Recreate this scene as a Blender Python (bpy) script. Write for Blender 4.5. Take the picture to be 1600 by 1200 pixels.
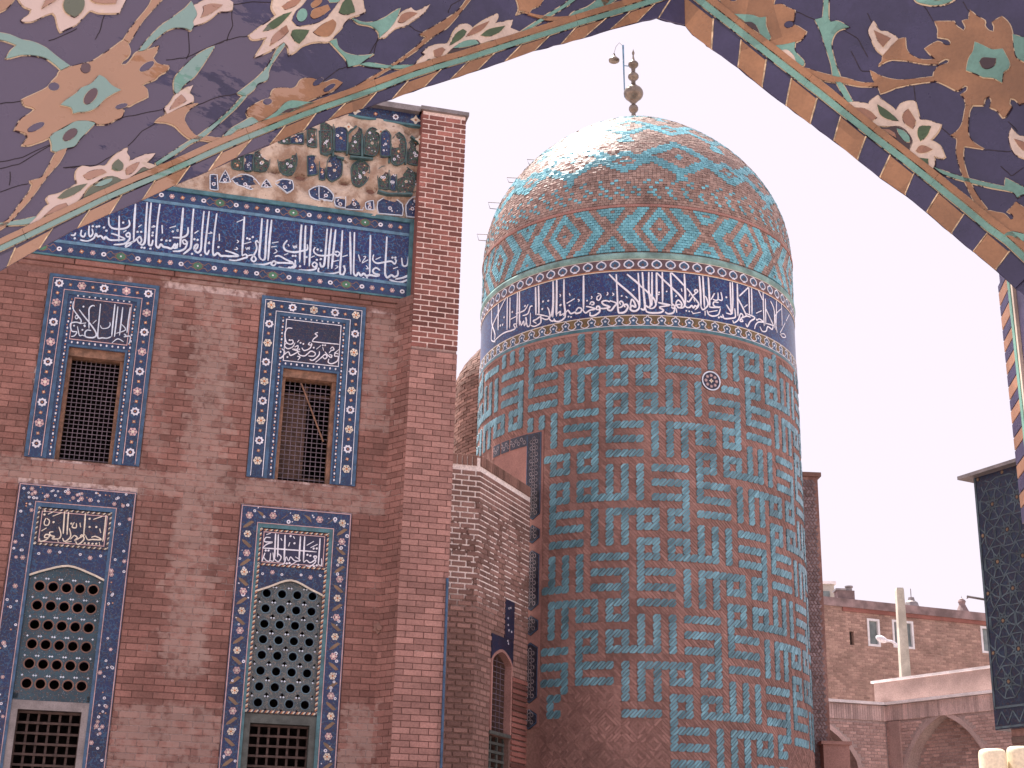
import bpy, math, random
from mathutils import Vector, Matrix, noise as mnoise
from mathutils.geometry import tessellate_polygon
random.seed(7)
for o in list(bpy.data.objects):
    bpy.data.objects.remove(o)
SC = bpy.context.scene
COL = SC.collection
R = math.radians
# ------------------------------------------------------------------ camera
EYE = Vector((0, 0, 1.6))
FOC, PITCH, ROLL = 2250.0, 0.342, 0.0245
cF = Vector((0, math.cos(PITCH), math.sin(PITCH)))
cU0 = Vector((0, -math.sin(PITCH), math.cos(PITCH)))
cR0 = Vector((1, 0, 0))
cR = math.cos(ROLL) * cR0 + math.sin(ROLL) * cU0
cU = -math.sin(ROLL) * cR0 + math.cos(ROLL) * cU0
cam_d = bpy.data.cameras.new('camera')
cam = bpy.data.objects.new('camera', cam_d)
COL.objects.link(cam)
cam.matrix_world = Matrix(((cR.x, cU.x, -cF.x, EYE.x), (cR.y, cU.y, -cF.y, EYE.y), (cR.z, cU.z, -cF.z, EYE.z), (0, 0, 0, 1)))
cam_d.sensor_width = 36
cam_d.lens = FOC / 1600 * 36
cam_d.clip_start = 0.05
cam_d.clip_end = 1500
SC.camera = cam
# ------------------------------------------------------------------ sky, sun, exposure
SUN_EL, SUN_AZ = 65, -35          # sun stands high behind the tower, a little to its left
W = bpy.data.worlds.new('World')
SC.world = W
W.use_nodes = True
wt = W.node_tree
wt.nodes.clear()
wo = wt.nodes.new('ShaderNodeOutputWorld')
bg = wt.nodes.new('ShaderNodeBackground')
sk = wt.nodes.new('ShaderNodeTexSky')
sk.sky_type = 'NISHITA'
sk.sun_disc = False
sk.sun_elevation = R(SUN_EL)
sk.sun_rotation = R(SUN_AZ)
sk.dust_density = 4.0
mx = wt.nodes.new('ShaderNodeMix')
mx.data_type = 'RGBA'
mx.inputs[0].default_value = 0.92
mx.inputs[7].default_value = (3.88, 3.48, 3.88, 1)      # pale milky cloud cover
wt.links.new(sk.outputs[0], mx.inputs[6])
wt.links.new(mx.outputs[2], bg.inputs[0])
bg.inputs[1].default_value = 0.1
wt.links.new(bg.outputs[0], wo.inputs[0])
sd = bpy.data.lights.new('sun', 'SUN')
sd.energy = 4.6
sd.angle = R(0.8)
sd.color = (1.0, 0.95, 0.88)
sun = bpy.data.objects.new('sun', sd)
COL.objects.link(sun)
sv = Vector((math.sin(R(SUN_AZ)) * math.cos(R(SUN_EL)), math.cos(R(SUN_AZ)) * math.cos(R(SUN_EL)), math.sin(R(SUN_EL))))
sun.rotation_euler = sv.to_track_quat('Z', 'Y').to_euler()
vs = SC.view_settings
vs.view_transform = 'Standard'
vs.look = 'None'
vs.exposure = 1.4
vs.gamma = 1.0
vs.use_curve_mapping = False
SC.cycles.max_bounces = 6

# ------------------------------------------------------------------ helpers: geometry
def ray(x, y):
    return (cF + cR * ((x - 800) / FOC) - cU * ((y - 600) / FOC)).normalized()

def proj(P):
    d = P - EYE
    z = d.dot(cF)
    if z < 0.1: return (-9999, -9999, z)
    return (800 + FOC * d.dot(cR) / z, 600 - FOC * d.dot(cU) / z, z)

class Plane:
    """flat surface: origin, in-plane unit axes A (along) and B (up), outward normal N"""
    def __init__(s, O, A, B=Vector((0, 0, 1)), toward=None):
        s.O = Vector(O); s.A = Vector(A).normalized(); s.B = Vector(B).normalized()
        s.N = s.A.cross(s.B).normalized()
        t = (toward or EYE) - s.O
        if s.N.dot(t) < 0: s.N = -s.N
    def __call__(s, a, b, off=0.0):
        return s.O + s.A * a + s.B * b + s.N * off
    def at(s, x, y, off=0.0):
        d = ray(x, y)
        t = (s.O + s.N * off - EYE).dot(s.N) / d.dot(s.N)
        P = EYE + d * t - s.O
        return (P.dot(s.A), P.dot(s.B))
    def frame(s, a, b, off=0.0):
        P = s(a, b, off)
        return Matrix(((s.A.x, s.B.x, s.N.x, P.x), (s.A.y, s.B.y, s.N.y, P.y), (s.A.z, s.B.z, s.N.z, P.z), (0, 0, 0, 1)))

class Drum:
    """vertical cylinder seen from the eye: a = angle in degrees (0 faces -Y), b = height"""
    def __init__(s, cx, cy, r):
        s.cx, s.cy, s.r = cx, cy, r
    def __call__(s, a, b, off=0.0):
        t = R(a); q = s.r + off
        return Vector((s.cx + q * math.sin(t), s.cy - q * math.cos(t), b))
    def at(s, x, y, off=0.0):
        d = ray(x, y); q = s.r + off
        A = d.x * d.x + d.y * d.y; B = -2 * (d.x * s.cx + d.y * s.cy); C = s.cx ** 2 + s.cy ** 2 - q * q
        D = max(B * B - 4 * A * C, 0)
        t = (-B - math.sqrt(D)) / (2 * A)
        P = EYE + d * t
        return (math.degrees(math.atan2(P.x - s.cx, -(P.y - s.cy))), P.z)
    def frame(s, a, b, off=0.0):
        t = R(a); P = s(a, b, off)
        A = Vector((math.cos(t), math.sin(t), 0)); N = Vector((math.sin(t), -math.cos(t), 0))
        return Matrix(((A.x, 0, N.x, P.x), (A.y, 0, N.y, P.y), (0, 1, 0, P.z), (0, 0, 0, 1)))

class MB:
    def __init__(s):
        s.v = []; s.f = []; s.m = []; s.r = []
    def face(s, idx, mat=0, rv=0.0):
        s.f.append(idx); s.m.append(mat); s.r.append(rv)
    def add(s, pts, faces, mat=0, rv=0.0):
        n = len(s.v)
        s.v.extend(pts)
        for f in faces: s.face([n + i for i in f], mat, rv)
    def prism(s, S, loops, h0, h1, mat=0, rv=0.0, back=False):
        if not isinstance(loops[0][0], (tuple, list)): loops = [loops]
        try:
            tris = tessellate_polygon([[Vector((p[0], p[1], 0)) for p in L] for L in loops])
        except Exception:
            return
        flat = [p for L in loops for p in L]
        n = len(s.v); m = len(flat)
        s.v.extend(S(p[0], p[1], h1) for p in flat)
        s.v.extend(S(p[0], p[1], h0) for p in flat)
        for t in tris:
            p = [flat[i] for i in t]
            ar = (p[1][0] - p[0][0]) * (p[2][1] - p[0][1]) - (p[2][0] - p[0][0]) * (p[1][1] - p[0][1])
            t = list(t) if ar > 0 else list(t)[::-1]
            s.face([n + i for i in t], mat, rv)
            if back: s.face([n + m + i for i in t[::-1]], mat, rv)
        k = 0
        for L in loops:
            q = len(L)
            for i in range(q):
                j = (i + 1) % q
                s.face([n + k + i, n + k + j, n + m + k + j, n + m + k + i], mat, rv)
            k += q
    def rect(s, S, a0, a1, b0, b1, h0, h1, mat=0, rv=0.0, seg=1):
        for i in range(seg):
            x0 = a0 + (a1 - a0) * i / seg; x1 = a0 + (a1 - a0) * (i + 1) / seg
            P = [S(x0, b0, h1), S(x1, b0, h1), S(x1, b1, h1), S(x0, b1, h1), S(x0, b0, h0), S(x1, b0, h0), S(x1, b1, h0), S(x0, b1, h0)]
            fs = [(0, 1, 2, 3), (4, 5, 1, 0), (3, 2, 6, 7)]
            if i == 0: fs.append((4, 0, 3, 7))
            if i == seg - 1: fs.append((1, 5, 6, 2))
            s.add(P, fs, mat, rv)
    def brick(s, S, a0, a1, b0, b1, h0, h1, mat=0, rv=0.0, ch=0.004, k=1.0):
        """box with a softened front edge; k = a-units per metre"""
        c = ch; ca = c * k
        P = [S(a0, b0, h0), S(a1, b0, h0), S(a1, b1, h0), S(a0, b1, h0),
             S(a0, b0, h1 - c), S(a1, b0, h1 - c), S(a1, b1, h1 - c), S(a0, b1, h1 - c),
             S(a0 + ca, b0 + c, h1), S(a1 - ca, b0 + c, h1), S(a1 - ca, b1 - c, h1), S(a0 + ca, b1 - c, h1)]
        s.add(P, [(8, 9, 10, 11), (0, 1, 5, 4), (1, 2, 6, 5), (2, 3, 7, 6), (3, 0, 4, 7), (4, 5, 9, 8), (5, 6, 10, 9), (6, 7, 11, 10), (7, 4, 8, 11)], mat, rv)
    def ribbon(s, S, pts, w, h0, h1, mat=0, rv=0.0, closed=False, taper=True, k=1.0):
        """flat bar along a curve; w in metres, k = a-units per metre"""
        n = len(pts)
        if n < 2: return
        L = []; Rr = []
        for i in range(n):
            p = pts[max(i - 1, 0)] if not closed else pts[i - 1]
            q = pts[min(i + 1, n - 1)] if not closed else pts[(i + 1) % n]
            dx = (q[0] - p[0]) / k; dy = q[1] - p[1]
            l = math.hypot(dx, dy) or 1e-6
            f = 1.0
            if taper and not closed and n > 3:
                t = i / (n - 1)
                f = 0.75 + 0.35 * math.sin(min(max(t, 0), 1) * math.pi)
                if i == 0: f = 0.7
                if i == n - 1: f = 0.45
            nx = -dy / l * w / 2 * f * k; ny = dx / l * w / 2 * f
            L.append((pts[i][0] + nx, pts[i][1] + ny)); Rr.append((pts[i][0] - nx, pts[i][1] - ny))
        b = len(s.v)
        for i in range(n):
            s.v.extend([S(L[i][0], L[i][1], h1), S(Rr[i][0], Rr[i][1], h1), S(L[i][0], L[i][1], h0), S(Rr[i][0], Rr[i][1], h0)])
        for i in range(n if closed else n - 1):
            j = (i + 1) % n
            x, y = b + 4 * i, b + 4 * j
            s.face([x, x + 1, y + 1, y], mat, rv)
            s.face([x + 2, x, y, y + 2], mat, rv)
            s.face([x + 1, x + 3, y + 3, y + 1], mat, rv)
        if not closed:
            s.face([b + 2, b + 3, b + 1, b], mat, rv)
            e = b + 4 * (n - 1)
            s.face([e, e + 1, e + 3, e + 2], mat, rv)
    def tube(s, P, r, n=6, mat=0, r2=None):
        b = len(s.v)
        for i, p in enumerate(P):
            d = (P[min(i + 1, len(P) - 1)] - P[max(i - 1, 0)]).normalized()
            u = d.cross(Vector((0.31, 0.22, 0.93)));
            if u.length < 0.05: u = d.cross(Vector((1, 0, 0)))
            u.normalize(); w = d.cross(u)
            q = r if r2 is None else r + (r2 - r) * i / (len(P) - 1)
            for k in range(n):
                t = 2 * math.pi * k / n
                s.v.append(p + (u * math.cos(t) + w * math.sin(t)) * q)
        for i in range(len(P) - 1):
            for k in range(n):
                k2 = (k + 1) % n
                s.face([b + i * n + k, b + i * n + k2, b + (i + 1) * n + k2, b + (i + 1) * n + k], mat)
        s.face([b + k for k in range(n)][::-1], mat)
        s.face([b + (len(P) - 1) * n + k for k in range(n)], mat)
    def lathe(s, c, prof, n=24, mat=0):
        b = len(s.v)
        for (r, z) in prof:
            for k in range(n):
                t = 2 * math.pi * k / n
                s.v.append(Vector((c[0] + r * math.cos(t), c[1] + r * math.sin(t), z)))
        for i in range(len(prof) - 1):
            for k in range(n):
                k2 = (k + 1) % n
                s.face([b + i * n + k, b + i * n + k2, b + (i + 1) * n + k2, b + (i + 1) * n + k], mat)
    def box(s, x0, x1, y0, y1, z0, z1, mat=0):
        P = [Vector(p) for p in ((x0, y0, z0), (x1, y0, z0), (x1, y1, z0), (x0, y1, z0), (x0, y0, z1), (x1, y0, z1), (x1, y1, z1), (x0, y1, z1))]
        s.add(P, [(0, 3, 2, 1), (4, 5, 6, 7), (0, 1, 5, 4), (1, 2, 6, 5), (2, 3, 7, 6), (3, 0, 4, 7)], mat)
    def mesh(s, name, mats, smooth=False):
        me = bpy.data.meshes.new(name)
        me.from_pydata(s.v, [], s.f)
        for m in mats: me.materials.append(m)
        if len(mats) > 1: me.polygons.foreach_set('material_index', s.m)
        if any(s.r):
            at = me.attributes.new('var', 'FLOAT', 'FACE')
            at.data.foreach_set('value', s.r)
        if smooth: me.polygons.foreach_set('use_smooth', [True] * len(me.polygons))
        me.update()
        return me
    def build(s, name, mats, parent=None, smooth=False, kind=None, label=None):
        if not isinstance(mats, (list, tuple)): mats = [mats]
        return link(name, s.mesh(name, mats, smooth), parent, None, kind, label)

def link(name, me, parent=None, M=None, kind=None, label=None):
    o = bpy.data.objects.new(name, me)
    COL.objects.link(o)
    if parent is not None:
        o.parent = parent
        if parent.type == 'EMPTY': o.matrix_parent_inverse = Matrix.Translation(-parent.location)
    if M is not None: o.matrix_basis = M
    if kind: o['kind'] = kind
    if label: o['label'] = label
    return o

def thing(name, loc, label, cat, group=None):
    o = bpy.data.objects.new(name, None)
    COL.objects.link(o)
    o.location = loc
    o['label'] = label; o['category'] = cat
    if group: o['group'] = group
    return o

def tag(o, label, cat, group=None):
    o['label'] = label; o['category'] = cat
    if group: o['group'] = group
    return o

def smooth(pts, closed=True, n=3, sharp=55):
    """rounded outline through the points; corners sharper than `sharp` degrees stay corners"""
    N = len(pts)
    if N < 3: return list(pts)
    T = []
    for i in range(N):
        p = pts[i - 1] if (closed or i > 0) else pts[0]
        q = pts[(i + 1) % N] if (closed or i < N - 1) else pts[-1]
        a = (pts[i][0] - p[0], pts[i][1] - p[1]); b = (q[0] - pts[i][0], q[1] - pts[i][1])
        la = math.hypot(*a); lb = math.hypot(*b)
        ang = 0
        if la > 0 and lb > 0:
            c = max(-1, min(1, (a[0] * b[0] + a[1] * b[1]) / (la * lb))); ang = math.degrees(math.acos(c))
        if closed and ang > sharp: T.append(None)
        else: T.append(((q[0] - p[0]) / 2, (q[1] - p[1]) / 2))
    out = []
    for i in range(N if closed else N - 1):
        j = (i + 1) % N
        p, q = pts[i], pts[j]
        d = (q[0] - p[0], q[1] - p[1])
        t0 = T[i] or d; t1 = T[j] or d
        L = math.hypot(*d)
        def lim(t):
            l = math.hypot(*t)
            return t if l <= 1.3 * L or l == 0 else (t[0] * 1.3 * L / l, t[1] * 1.3 * L / l)
        t0, t1 = lim(t0), lim(t1)
        for k in range(n):
            s = k / n
            h0 = 2 * s ** 3 - 3 * s * s + 1; h1 = s ** 3 - 2 * s * s + s; h2 = -2 * s ** 3 + 3 * s * s; h3 = s ** 3 - s * s
            out.append((h0 * p[0] + h1 * t0[0] + h2 * q[0] + h3 * t1[0], h0 * p[1] + h1 * t0[1] + h2 * q[1] + h3 * t1[1]))
    if not closed: out.append(tuple(pts[-1]))
    return out

def grow(pts, d):
    """outline pushed outward by d"""
    N = len(pts)
    ar = sum(pts[i - 1][0] * pts[i][1] - pts[i][0] * pts[i - 1][1] for i in range(N))
    sg = 1 if ar > 0 else -1
    out = []
    for i in range(N):
        p, q = pts[i - 1], pts[(i + 1) % N]
        dx, dy = q[0] - p[0], q[1] - p[1]
        l = math.hypot(dx, dy) or 1
        out.append((pts[i][0] + dy / l * d * sg, pts[i][1] - dx / l * d * sg))
    return out

def ell(cx, cy, rx, ry, deg=0, n=14):
    c, s = math.cos(R(deg)), math.sin(R(deg))
    return [(cx + rx * math.cos(t) * c - ry * math.sin(t) * s, cy + rx * math.cos(t) * s + ry * math.sin(t) * c) for t in (2 * math.pi * i / n for i in range(n))]

# ------------------------------------------------------------------ helpers: materials
class NT:
    def __init__(s, name):
        s.m = bpy.data.materials.new(name); s.m.use_nodes = True
        s.t = s.m.node_tree; s.p = s.t.nodes['Principled BSDF']
        g = s.t.nodes.new('ShaderNodeNewGeometry'); s.pos = g.outputs['Position']
    def n(s, typ, **kw):
        o = s.t.nodes.new(typ)
        for k, v in kw.items(): setattr(o, k, v)
        return o
    def l(s, a, b): s.t.links.new(a, b)
    def noise(s, scale, detail=3, rough=0.55, stretch=None):
        q = s.n('ShaderNodeTexNoise'); q.inputs['Scale'].default_value = scale; q.inputs['Detail'].default_value = detail; q.inputs['Roughness'].default_value = rough
        src = s.pos
        if stretch:
            mp = s.n('ShaderNodeMapping'); mp.inputs['Scale'].default_value = stretch; s.l(s.pos, mp.inputs[0]); src = mp.outputs[0]
        s.l(src, q.inputs['Vector']); return q.outputs['Fac']
    def vor(s, scale, feature='DISTANCE_TO_EDGE'):
        q = s.n('ShaderNodeTexVoronoi'); q.feature = feature; q.inputs['Scale'].default_value = scale
        s.l(s.pos, q.inputs['Vector']); return q
    def ramp(s, fac, lo, hi, a=0.0, b=1.0):
        q = s.n('ShaderNodeMapRange'); q.interpolation_type = 'SMOOTHSTEP'
        for i, v in enumerate((lo, hi, a, b)): q.inputs[i + 1].default_value = v
        s.l(fac, q.inputs[0]); return q.outputs[0]
    def mixc(s, fac, a, b, mode='MIX'):
        q = s.n('ShaderNodeMix'); q.data_type = 'RGBA'; q.blend_type = mode
        if isinstance(fac, (int, float)): q.inputs[0].default_value = fac
        else: s.l(fac, q.inputs[0])
        for i, c in ((6, a), (7, b)):
            if isinstance(c, tuple): q.inputs[i].default_value = (*c[:3], 1)
            else: s.l(c, q.inputs[i])
        return q.outputs[2]
    def math(s, op, a, b=None, c=None):
        q = s.n('ShaderNodeMath', operation=op)
        for i, v in enumerate((a, b, c)):
            if v is None: continue
            if isinstance(v, (int, float)): q.inputs[i].default_value = v
            else: s.l(v, q.inputs[i])
        return q.outputs[0]
    def rnd(s):
        a = s.n('ShaderNodeAttribute'); a.attribute_name = 'var'
        o = s.n('ShaderNodeObjectInfo')
        return s.math('FRACT', s.math('ADD', a.outputs['Fac'], o.outputs['Random']))
    def xyz(s):
        q = s.n('ShaderNodeSeparateXYZ'); s.l(s.pos, q.inputs[0]); return q.outputs
    def val(s, col, fac):
        """colour times a scalar"""
        q = s.n('ShaderNodeVectorMath', operation='SCALE')
        if isinstance(col, tuple):
            q.inputs[0].default_value = col[:3]
        else: s.l(col, q.inputs[0])
        s.l(fac, q.inputs['Scale']); return q.outputs[0]
    def bump(s, h, strength=0.3, dist=0.01):
        q = s.n('ShaderNodeBump'); q.inputs['Strength'].default_value = strength; q.inputs['Distance'].default_value = dist
        s.l(h, q.inputs['Height']); s.l(q.outputs[0], s.p.inputs['Normal'])
    def done(s, col, rough=0.7, spec=0.5):
        if isinstance(col, tuple): s.p.inputs['Base Color'].default_value = (*col[:3], 1)
        else: s.l(col, s.p.inputs['Base Color'])
        if isinstance(rough, (int, float)): s.p.inputs['Roughness'].default_value = rough
        else: s.l(rough, s.p.inputs['Roughness'])
        s.p.inputs['Specular IOR Level'].default_value = spec
        return s.m

def m_basic(name, col, rough=0.6, var=0.12, sc=6, amt=0.25, bump=0.15, fine=60, spec=0.5, metal=0.0):
    t = NT(name)
    v = t.math('ADD', 1 - var, t.math('MULTIPLY', t.rnd(), 2 * var))
    n1 = t.ramp(t.noise(sc, 4), 0.3, 0.7, 1 - amt, 1 + amt)
    n2 = t.ramp(t.noise(fine, 2), 0.3, 0.7, 0.9, 1.1)
    c = t.val(t.val(t.val(col, v), n1), n2)
    if bump: t.bump(t.noise(fine * 1.5, 3), bump, 0.004)
    t.p.inputs['Metallic'].default_value = metal
    return t.done(c, rough, spec)

def m_brick(name, c1, c2, rough=0.88, soot=None, zones=(), pale=0.0):
    """each brick its own tone between c1 and c2, soot and pale scum in drifts"""
    t = NT(name)
    r = t.rnd()
    c = t.mixc(t.ramp(r, 0.0, 1.0), c1, c2)
    c = t.val(c, t.ramp(t.math('FRACT', t.math('MULTIPLY', r, 7.31)), 0, 1, 0.82, 1.16))
    c = t.val(c, t.ramp(t.noise(1.3, 5, 0.6), 0.3, 0.7, 0.78, 1.15))
    c = t.val(c, t.ramp(t.noise(45, 3), 0.3, 0.7, 0.85, 1.12))
    if pale: c = t.mixc(t.math('MULTIPLY', t.ramp(t.noise(2.2, 6, 0.65, (1, 1, 0.5)), 0.56, 0.72), pale), c, (0.46, 0.36, 0.32))
    if zones: c = t.mixc(zone_mask(t, zones, t.ramp(t.noise(1, 1), 2, 3)), c, (0.37, 0.27, 0.24))
    if soot: c = t.mixc(t.math('MULTIPLY', t.ramp(t.noise(0.9, 5, 0.6), 0.5, 0.72), soot), c, (0.05, 0.035, 0.03))
    t.bump(t.noise(90, 4, 0.7), 0.5, 0.004)
    return t.done(c, rough, 0.25)

def m_tile(name, base, l1, l2, sc=24, spread=0.5, rough=0.3, wl=0.05, dense=0.5, fleckv=0.4):
    """glazed tile carrying fine painted vines: thin wandering lines of two colours and flecks"""
    t = NT(name)
    wv = t.n('ShaderNodeTexNoise'); wv.inputs['Scale'].default_value = sc * 0.55; wv.inputs['Detail'].default_value = 1; t.l(t.pos, wv.inputs['Vector'])
    a = t.math('ABSOLUTE', t.math('SUBTRACT', wv.outputs['Fac'], 0.5))
    line1 = t.ramp(a, wl * 0.35, wl * 0.75, 1, 0)
    w2 = t.n('ShaderNodeTexNoise'); w2.inputs['Scale'].default_value = sc * 0.8; w2.inputs['Detail'].default_value = 1
    mp = t.n('ShaderNodeMapping'); mp.inputs['Location'].default_value = (3.1, 7.7, 1.9); t.l(t.pos, mp.inputs[0]); t.l(mp.outputs[0], w2.inputs['Vector'])
    b = t.math('ABSOLUTE', t.math('SUBTRACT', w2.outputs['Fac'], 0.47))
    line2 = t.ramp(b, wl * 0.3, wl * 0.7, 1, 0)
    fl = t.vor(sc * 0.9, 'F1')
    fleck = t.ramp(fl.outputs['Distance'], 0.12, 0.2, 1, 0)
    c = t.val(base, t.ramp(t.noise(2.0, 5), 0.3, 0.7, 0.75, 1.25))
    c = t.val(c, t.math('ADD', 0.85, t.math('MULTIPLY', t.rnd(), 0.3)))
    c = t.mixc(t.math('MULTIPLY', line2, dense), c, l2)
    c = t.mixc(t.math('MULTIPLY', line1, dense), c, l1)
    c = t.mixc(t.math('MULTIPLY', fleck, dense * 0.8), c, (fleckv, fleckv, fleckv * 1.1))
    t.bump(t.noise(30, 2), 0.12, 0.003)
    return t.done(c, rough, 0.5)

def zone_mask(t, zones, f):
    """repaired areas of the front (u0, u1, z0, z1, strength) with ragged limits"""
    if not zones: return f
    d = t.n('ShaderNodeVectorMath', operation='DOT_PRODUCT'); t.l(t.pos, d.inputs[0]); d.inputs[1].default_value = (math.sin(1.318411), math.cos(1.318411), 0)
    jit = t.math('MULTIPLY', t.math('SUBTRACT', t.noise(4.0, 5, .7), .5), .55)
    u = t.math('ADD', d.outputs['Value'], t.math('ADD', jit, t.math('MULTIPLY', t.math('SUBTRACT', t.rnd(), .5), .22))); z = t.math('ADD', t.xyz()[2], jit)
    gap = t.ramp(t.noise(7, 4, .7), .40, .52, .25, 1)
    for (u0, u1, z0, z1, s) in zones:
        a = t.math('MULTIPLY', t.ramp(u, u0 - .04, u0 + .04), t.ramp(u, u1 - .04, u1 + .04, 1, 0))
        b = t.math('MULTIPLY', t.ramp(z, z0 - .05, z0 + .05), t.ramp(z, z1 - .05, z1 + .05, 1, 0))
        q = t.math('MULTIPLY', t.math('MULTIPLY', a, b), t.math('MULTIPLY', gap, s))
        f = t.math('MAXIMUM', f, q)
    return f

def m_mortar(name, dull, white, z_lo=None, z_hi=None, thr=(0.5, 0.6), sc=1.6, base=0.0, zones=(), zfade=None):
    """joint mortar: fresh white pointing in patches over old dull joints"""
    t = NT(name)
    f = t.ramp(t.noise(sc, 5, 0.65, (1, 1, 0.7)), thr[0], thr[1])
    if z_lo is not None:
        z = t.xyz()[2]
        if zfade: f = t.math('MULTIPLY', f, t.ramp(z, zfade[0], zfade[1]))
        f = t.math('MAXIMUM', f, t.ramp(z, z_lo, z_hi))
    f = zone_mask(t, zones, f)
    f = t.math('MAXIMUM', f, base)
    c = t.mixc(f, dull, white)
    c = t.val(c, t.ramp(t.noise(30, 4), 0.3, 0.7, 0.8, 1.15))
    t.bump(t.noise(60, 4, 0.7), 0.5, 0.004)
    return t.done(c, 0.95, 0.15)

# brick layer -----------------------------------------------------
UNIT = {}
def unit_brick(mat, key, ch=0.004):
    if key not in UNIT:
        b = MB()
        S = lambda a, bb, o=0: Vector((a, bb, o))
        cx = ch * 4
        P = [(-.5, -.5, 0), (.5, -.5, 0), (.5, .5, 0), (-.5, .5, 0), (-.5, -.5, .7), (.5, -.5, .7), (.5, .5, .7), (-.5, .5, .7),
             (-.485, -.45, 1), (.485, -.45, 1), (.485, .45, 1), (-.485, .45, 1)]
        b.add([Vector(p) for p in P], [(8, 9, 10, 11), (0, 1, 5, 4), (1, 2, 6, 5), (2, 3, 7, 6), (3, 0, 4, 7), (4, 5, 9, 8), (5, 6, 10, 9), (6, 7, 11, 10), (7, 4, 8, 11)])
        UNIT[key] = b.mesh(key, [mat])
    return UNIT[key]

def lay(S, a0, a1, b0, b1, L, H, J, off, dep, mat, parent, excl=None, keep=300, name='brick', stuff='brickwork', k=1.0, wob=0.002, bond=0.5, mat_fn=None):
    """courses of single bricks; the ones that show largest become objects, the rest one joined part"""
    rows = []
    r = 0; b = b0
    while b + H <= b1 + 1e-6:
        a = a0 - (L + J) * k * ((r % 2) * bond + random.uniform(0, .04))
        while a < a1:
            x0, x1 = max(a, a0), min(a + L * k, a1)
            if x1 - x0 > 0.03 * k:
                segs = [(x0, x1)]
                if excl: segs = excl(x0, x1, b, b + H)
                for (p, q) in segs:
                    if q - p > 0.025 * k: rows.append((p, q, b, b + H))
            a += (L + J) * k
        b += H + J; r += 1
    sc = []
    for i, (p, q, c, d) in enumerate(rows):
        P = S((p + q) / 2, (c + d) / 2)
        x, y, z = proj(P)
        vis = -20 < x < 1620 and -20 < y < 1220 and z > 0
        sc.append(((0 if vis else 1000) + z - 2 * min((q - p) / k, L), i))
    sc.sort()
    ind = set(i for _, i in sc[:keep] if _ < 900)
    mb = MB()
    me = unit_brick(mat, name + '_' + mat.name) if keep else None
    for i, (p, q, c, d) in enumerate(rows):
        w = random.uniform(-wob, wob)
        if i in ind:
            M = S.frame((p + q) / 2, (c + d) / 2, off) @ Matrix.Diagonal(((q - p) / k, d - c, dep + w, 1))
            link(name, me, parent, M)
        else:
            mb.brick(S, p, q, c, d, off, off + dep + w, 0, random.random(), 0.004, k)
    if mb.f:
        mb.build(stuff, mat, parent, kind='stuff')

def cut(rects):
    """interval cutter for lay(): keeps bricks out of rectangles"""
    def f(x0, x1, y0, y1):
        segs = [(x0, x1)]
        for (a, b, c, d) in rects:
            if y1 <= c or y0 >= d: continue
            ns = []
            for (p, q) in segs:
                if q <= a or p >= b: ns.append((p, q)); continue
                if p < a: ns.append((p, a))
                if q > b: ns.append((b, q))
            segs = ns
        return segs
    return f
# ------------------------------------------------------------------ materials
ZN = [(.35, .92, 4.1, 9.3, .85), (-4, 3.1, 6.40, 6.74, .8), (2.66, 3.1, 7.6, 9.3, .75), (2.7, 3.1, 1, 3.9, .9), (-.15, 1.15, 1, 3.75, .8), (-.16, .1, 6.9, 9.3, .5), (-.1, 1.2, 9.2, 9.5, .7)]
M = {}
M['brick'] = m_brick('facade_brick', (0.262, 0.134, 0.114), (0.222, 0.108, 0.092), soot=0.35, pale=0.22, zones=[(z[0], z[1], z[2], z[3], z[4] * .62) for z in ZN])
M['brick_red'] = m_brick('red_brick', (0.30, 0.125, 0.105), (0.18, 0.075, 0.065), soot=0.15)
M['brick_pink'] = m_brick('pink_brick', (0.37, 0.205, 0.18), (0.315, 0.17, 0.15), soot=0.1, pale=0.12)
M['brick_tower'] = m_brick('tower_brick', (0.325, 0.188, 0.165), (0.275, 0.155, 0.136), soot=0.15)
M['brick_old'] = m_brick('old_brick', (0.30, 0.17, 0.14), (0.20, 0.115, 0.095), soot=0.4)
M['brick_court'] = m_brick('court_brick', (0.64, 0.44, 0.40), (0.56, 0.375, 0.34), soot=0.0)
M['mortar'] = m_mortar('facade_mortar', (0.20, 0.11, 0.096), (0.56, 0.44, 0.42), thr=(0.60, 0.68), zones=ZN)
M['mortar_white'] = m_mortar('white_mortar', (0.40, 0.27, 0.24), (0.62, 0.50, 0.46), thr=(0.3, 0.5))
M['mortar_pillar'] = m_mortar('pillar_mortar', (0.15, 0.08, 0.07), (0.78, 0.62, 0.58), 8.72, 8.84, thr=(0.62, 0.72))
M['mortar_turret'] = m_mortar('turret_mortar', (0.20, 0.125, 0.108), (0.88, 0.78, 0.75), 7.35, 7.55, thr=(0.46, 0.49), sc=3.6, zfade=(5.6, 6.2))
M['mortar_tower'] = m_mortar('tower_mortar', (0.235, 0.135, 0.118), (0.34, 0.21, 0.185), thr=(0.5, 0.6))
M['teal_edge'] = m_basic('teal_glaze', (0.055, 0.15, 0.18), 0.35, 0.1, 8, 0.3)
M['blue_edge'] = m_basic('light_blue_glaze', (0.11, 0.23, 0.35), 0.35, 0.1, 10, 0.25)
M['steel_blue'] = m_basic('steel_blue_glaze', (0.035, 0.085, 0.165), 0.35, 0.1, 10, 0.3)
M['navy'] = m_tile('navy_vine_tile', (0.008, 0.018, 0.075), (0.03, 0.10, 0.20), (0.07, 0.045, 0.025), 30, dense=0.6, fleckv=0.18)
M['navy_band'] = m_tile('band_vine_tile', (0.008, 0.020, 0.115), (0.035, 0.14, 0.30), (0.085, 0.03, 0.02), 26, dense=0.7, wl=0.05, fleckv=0.22)
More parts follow.
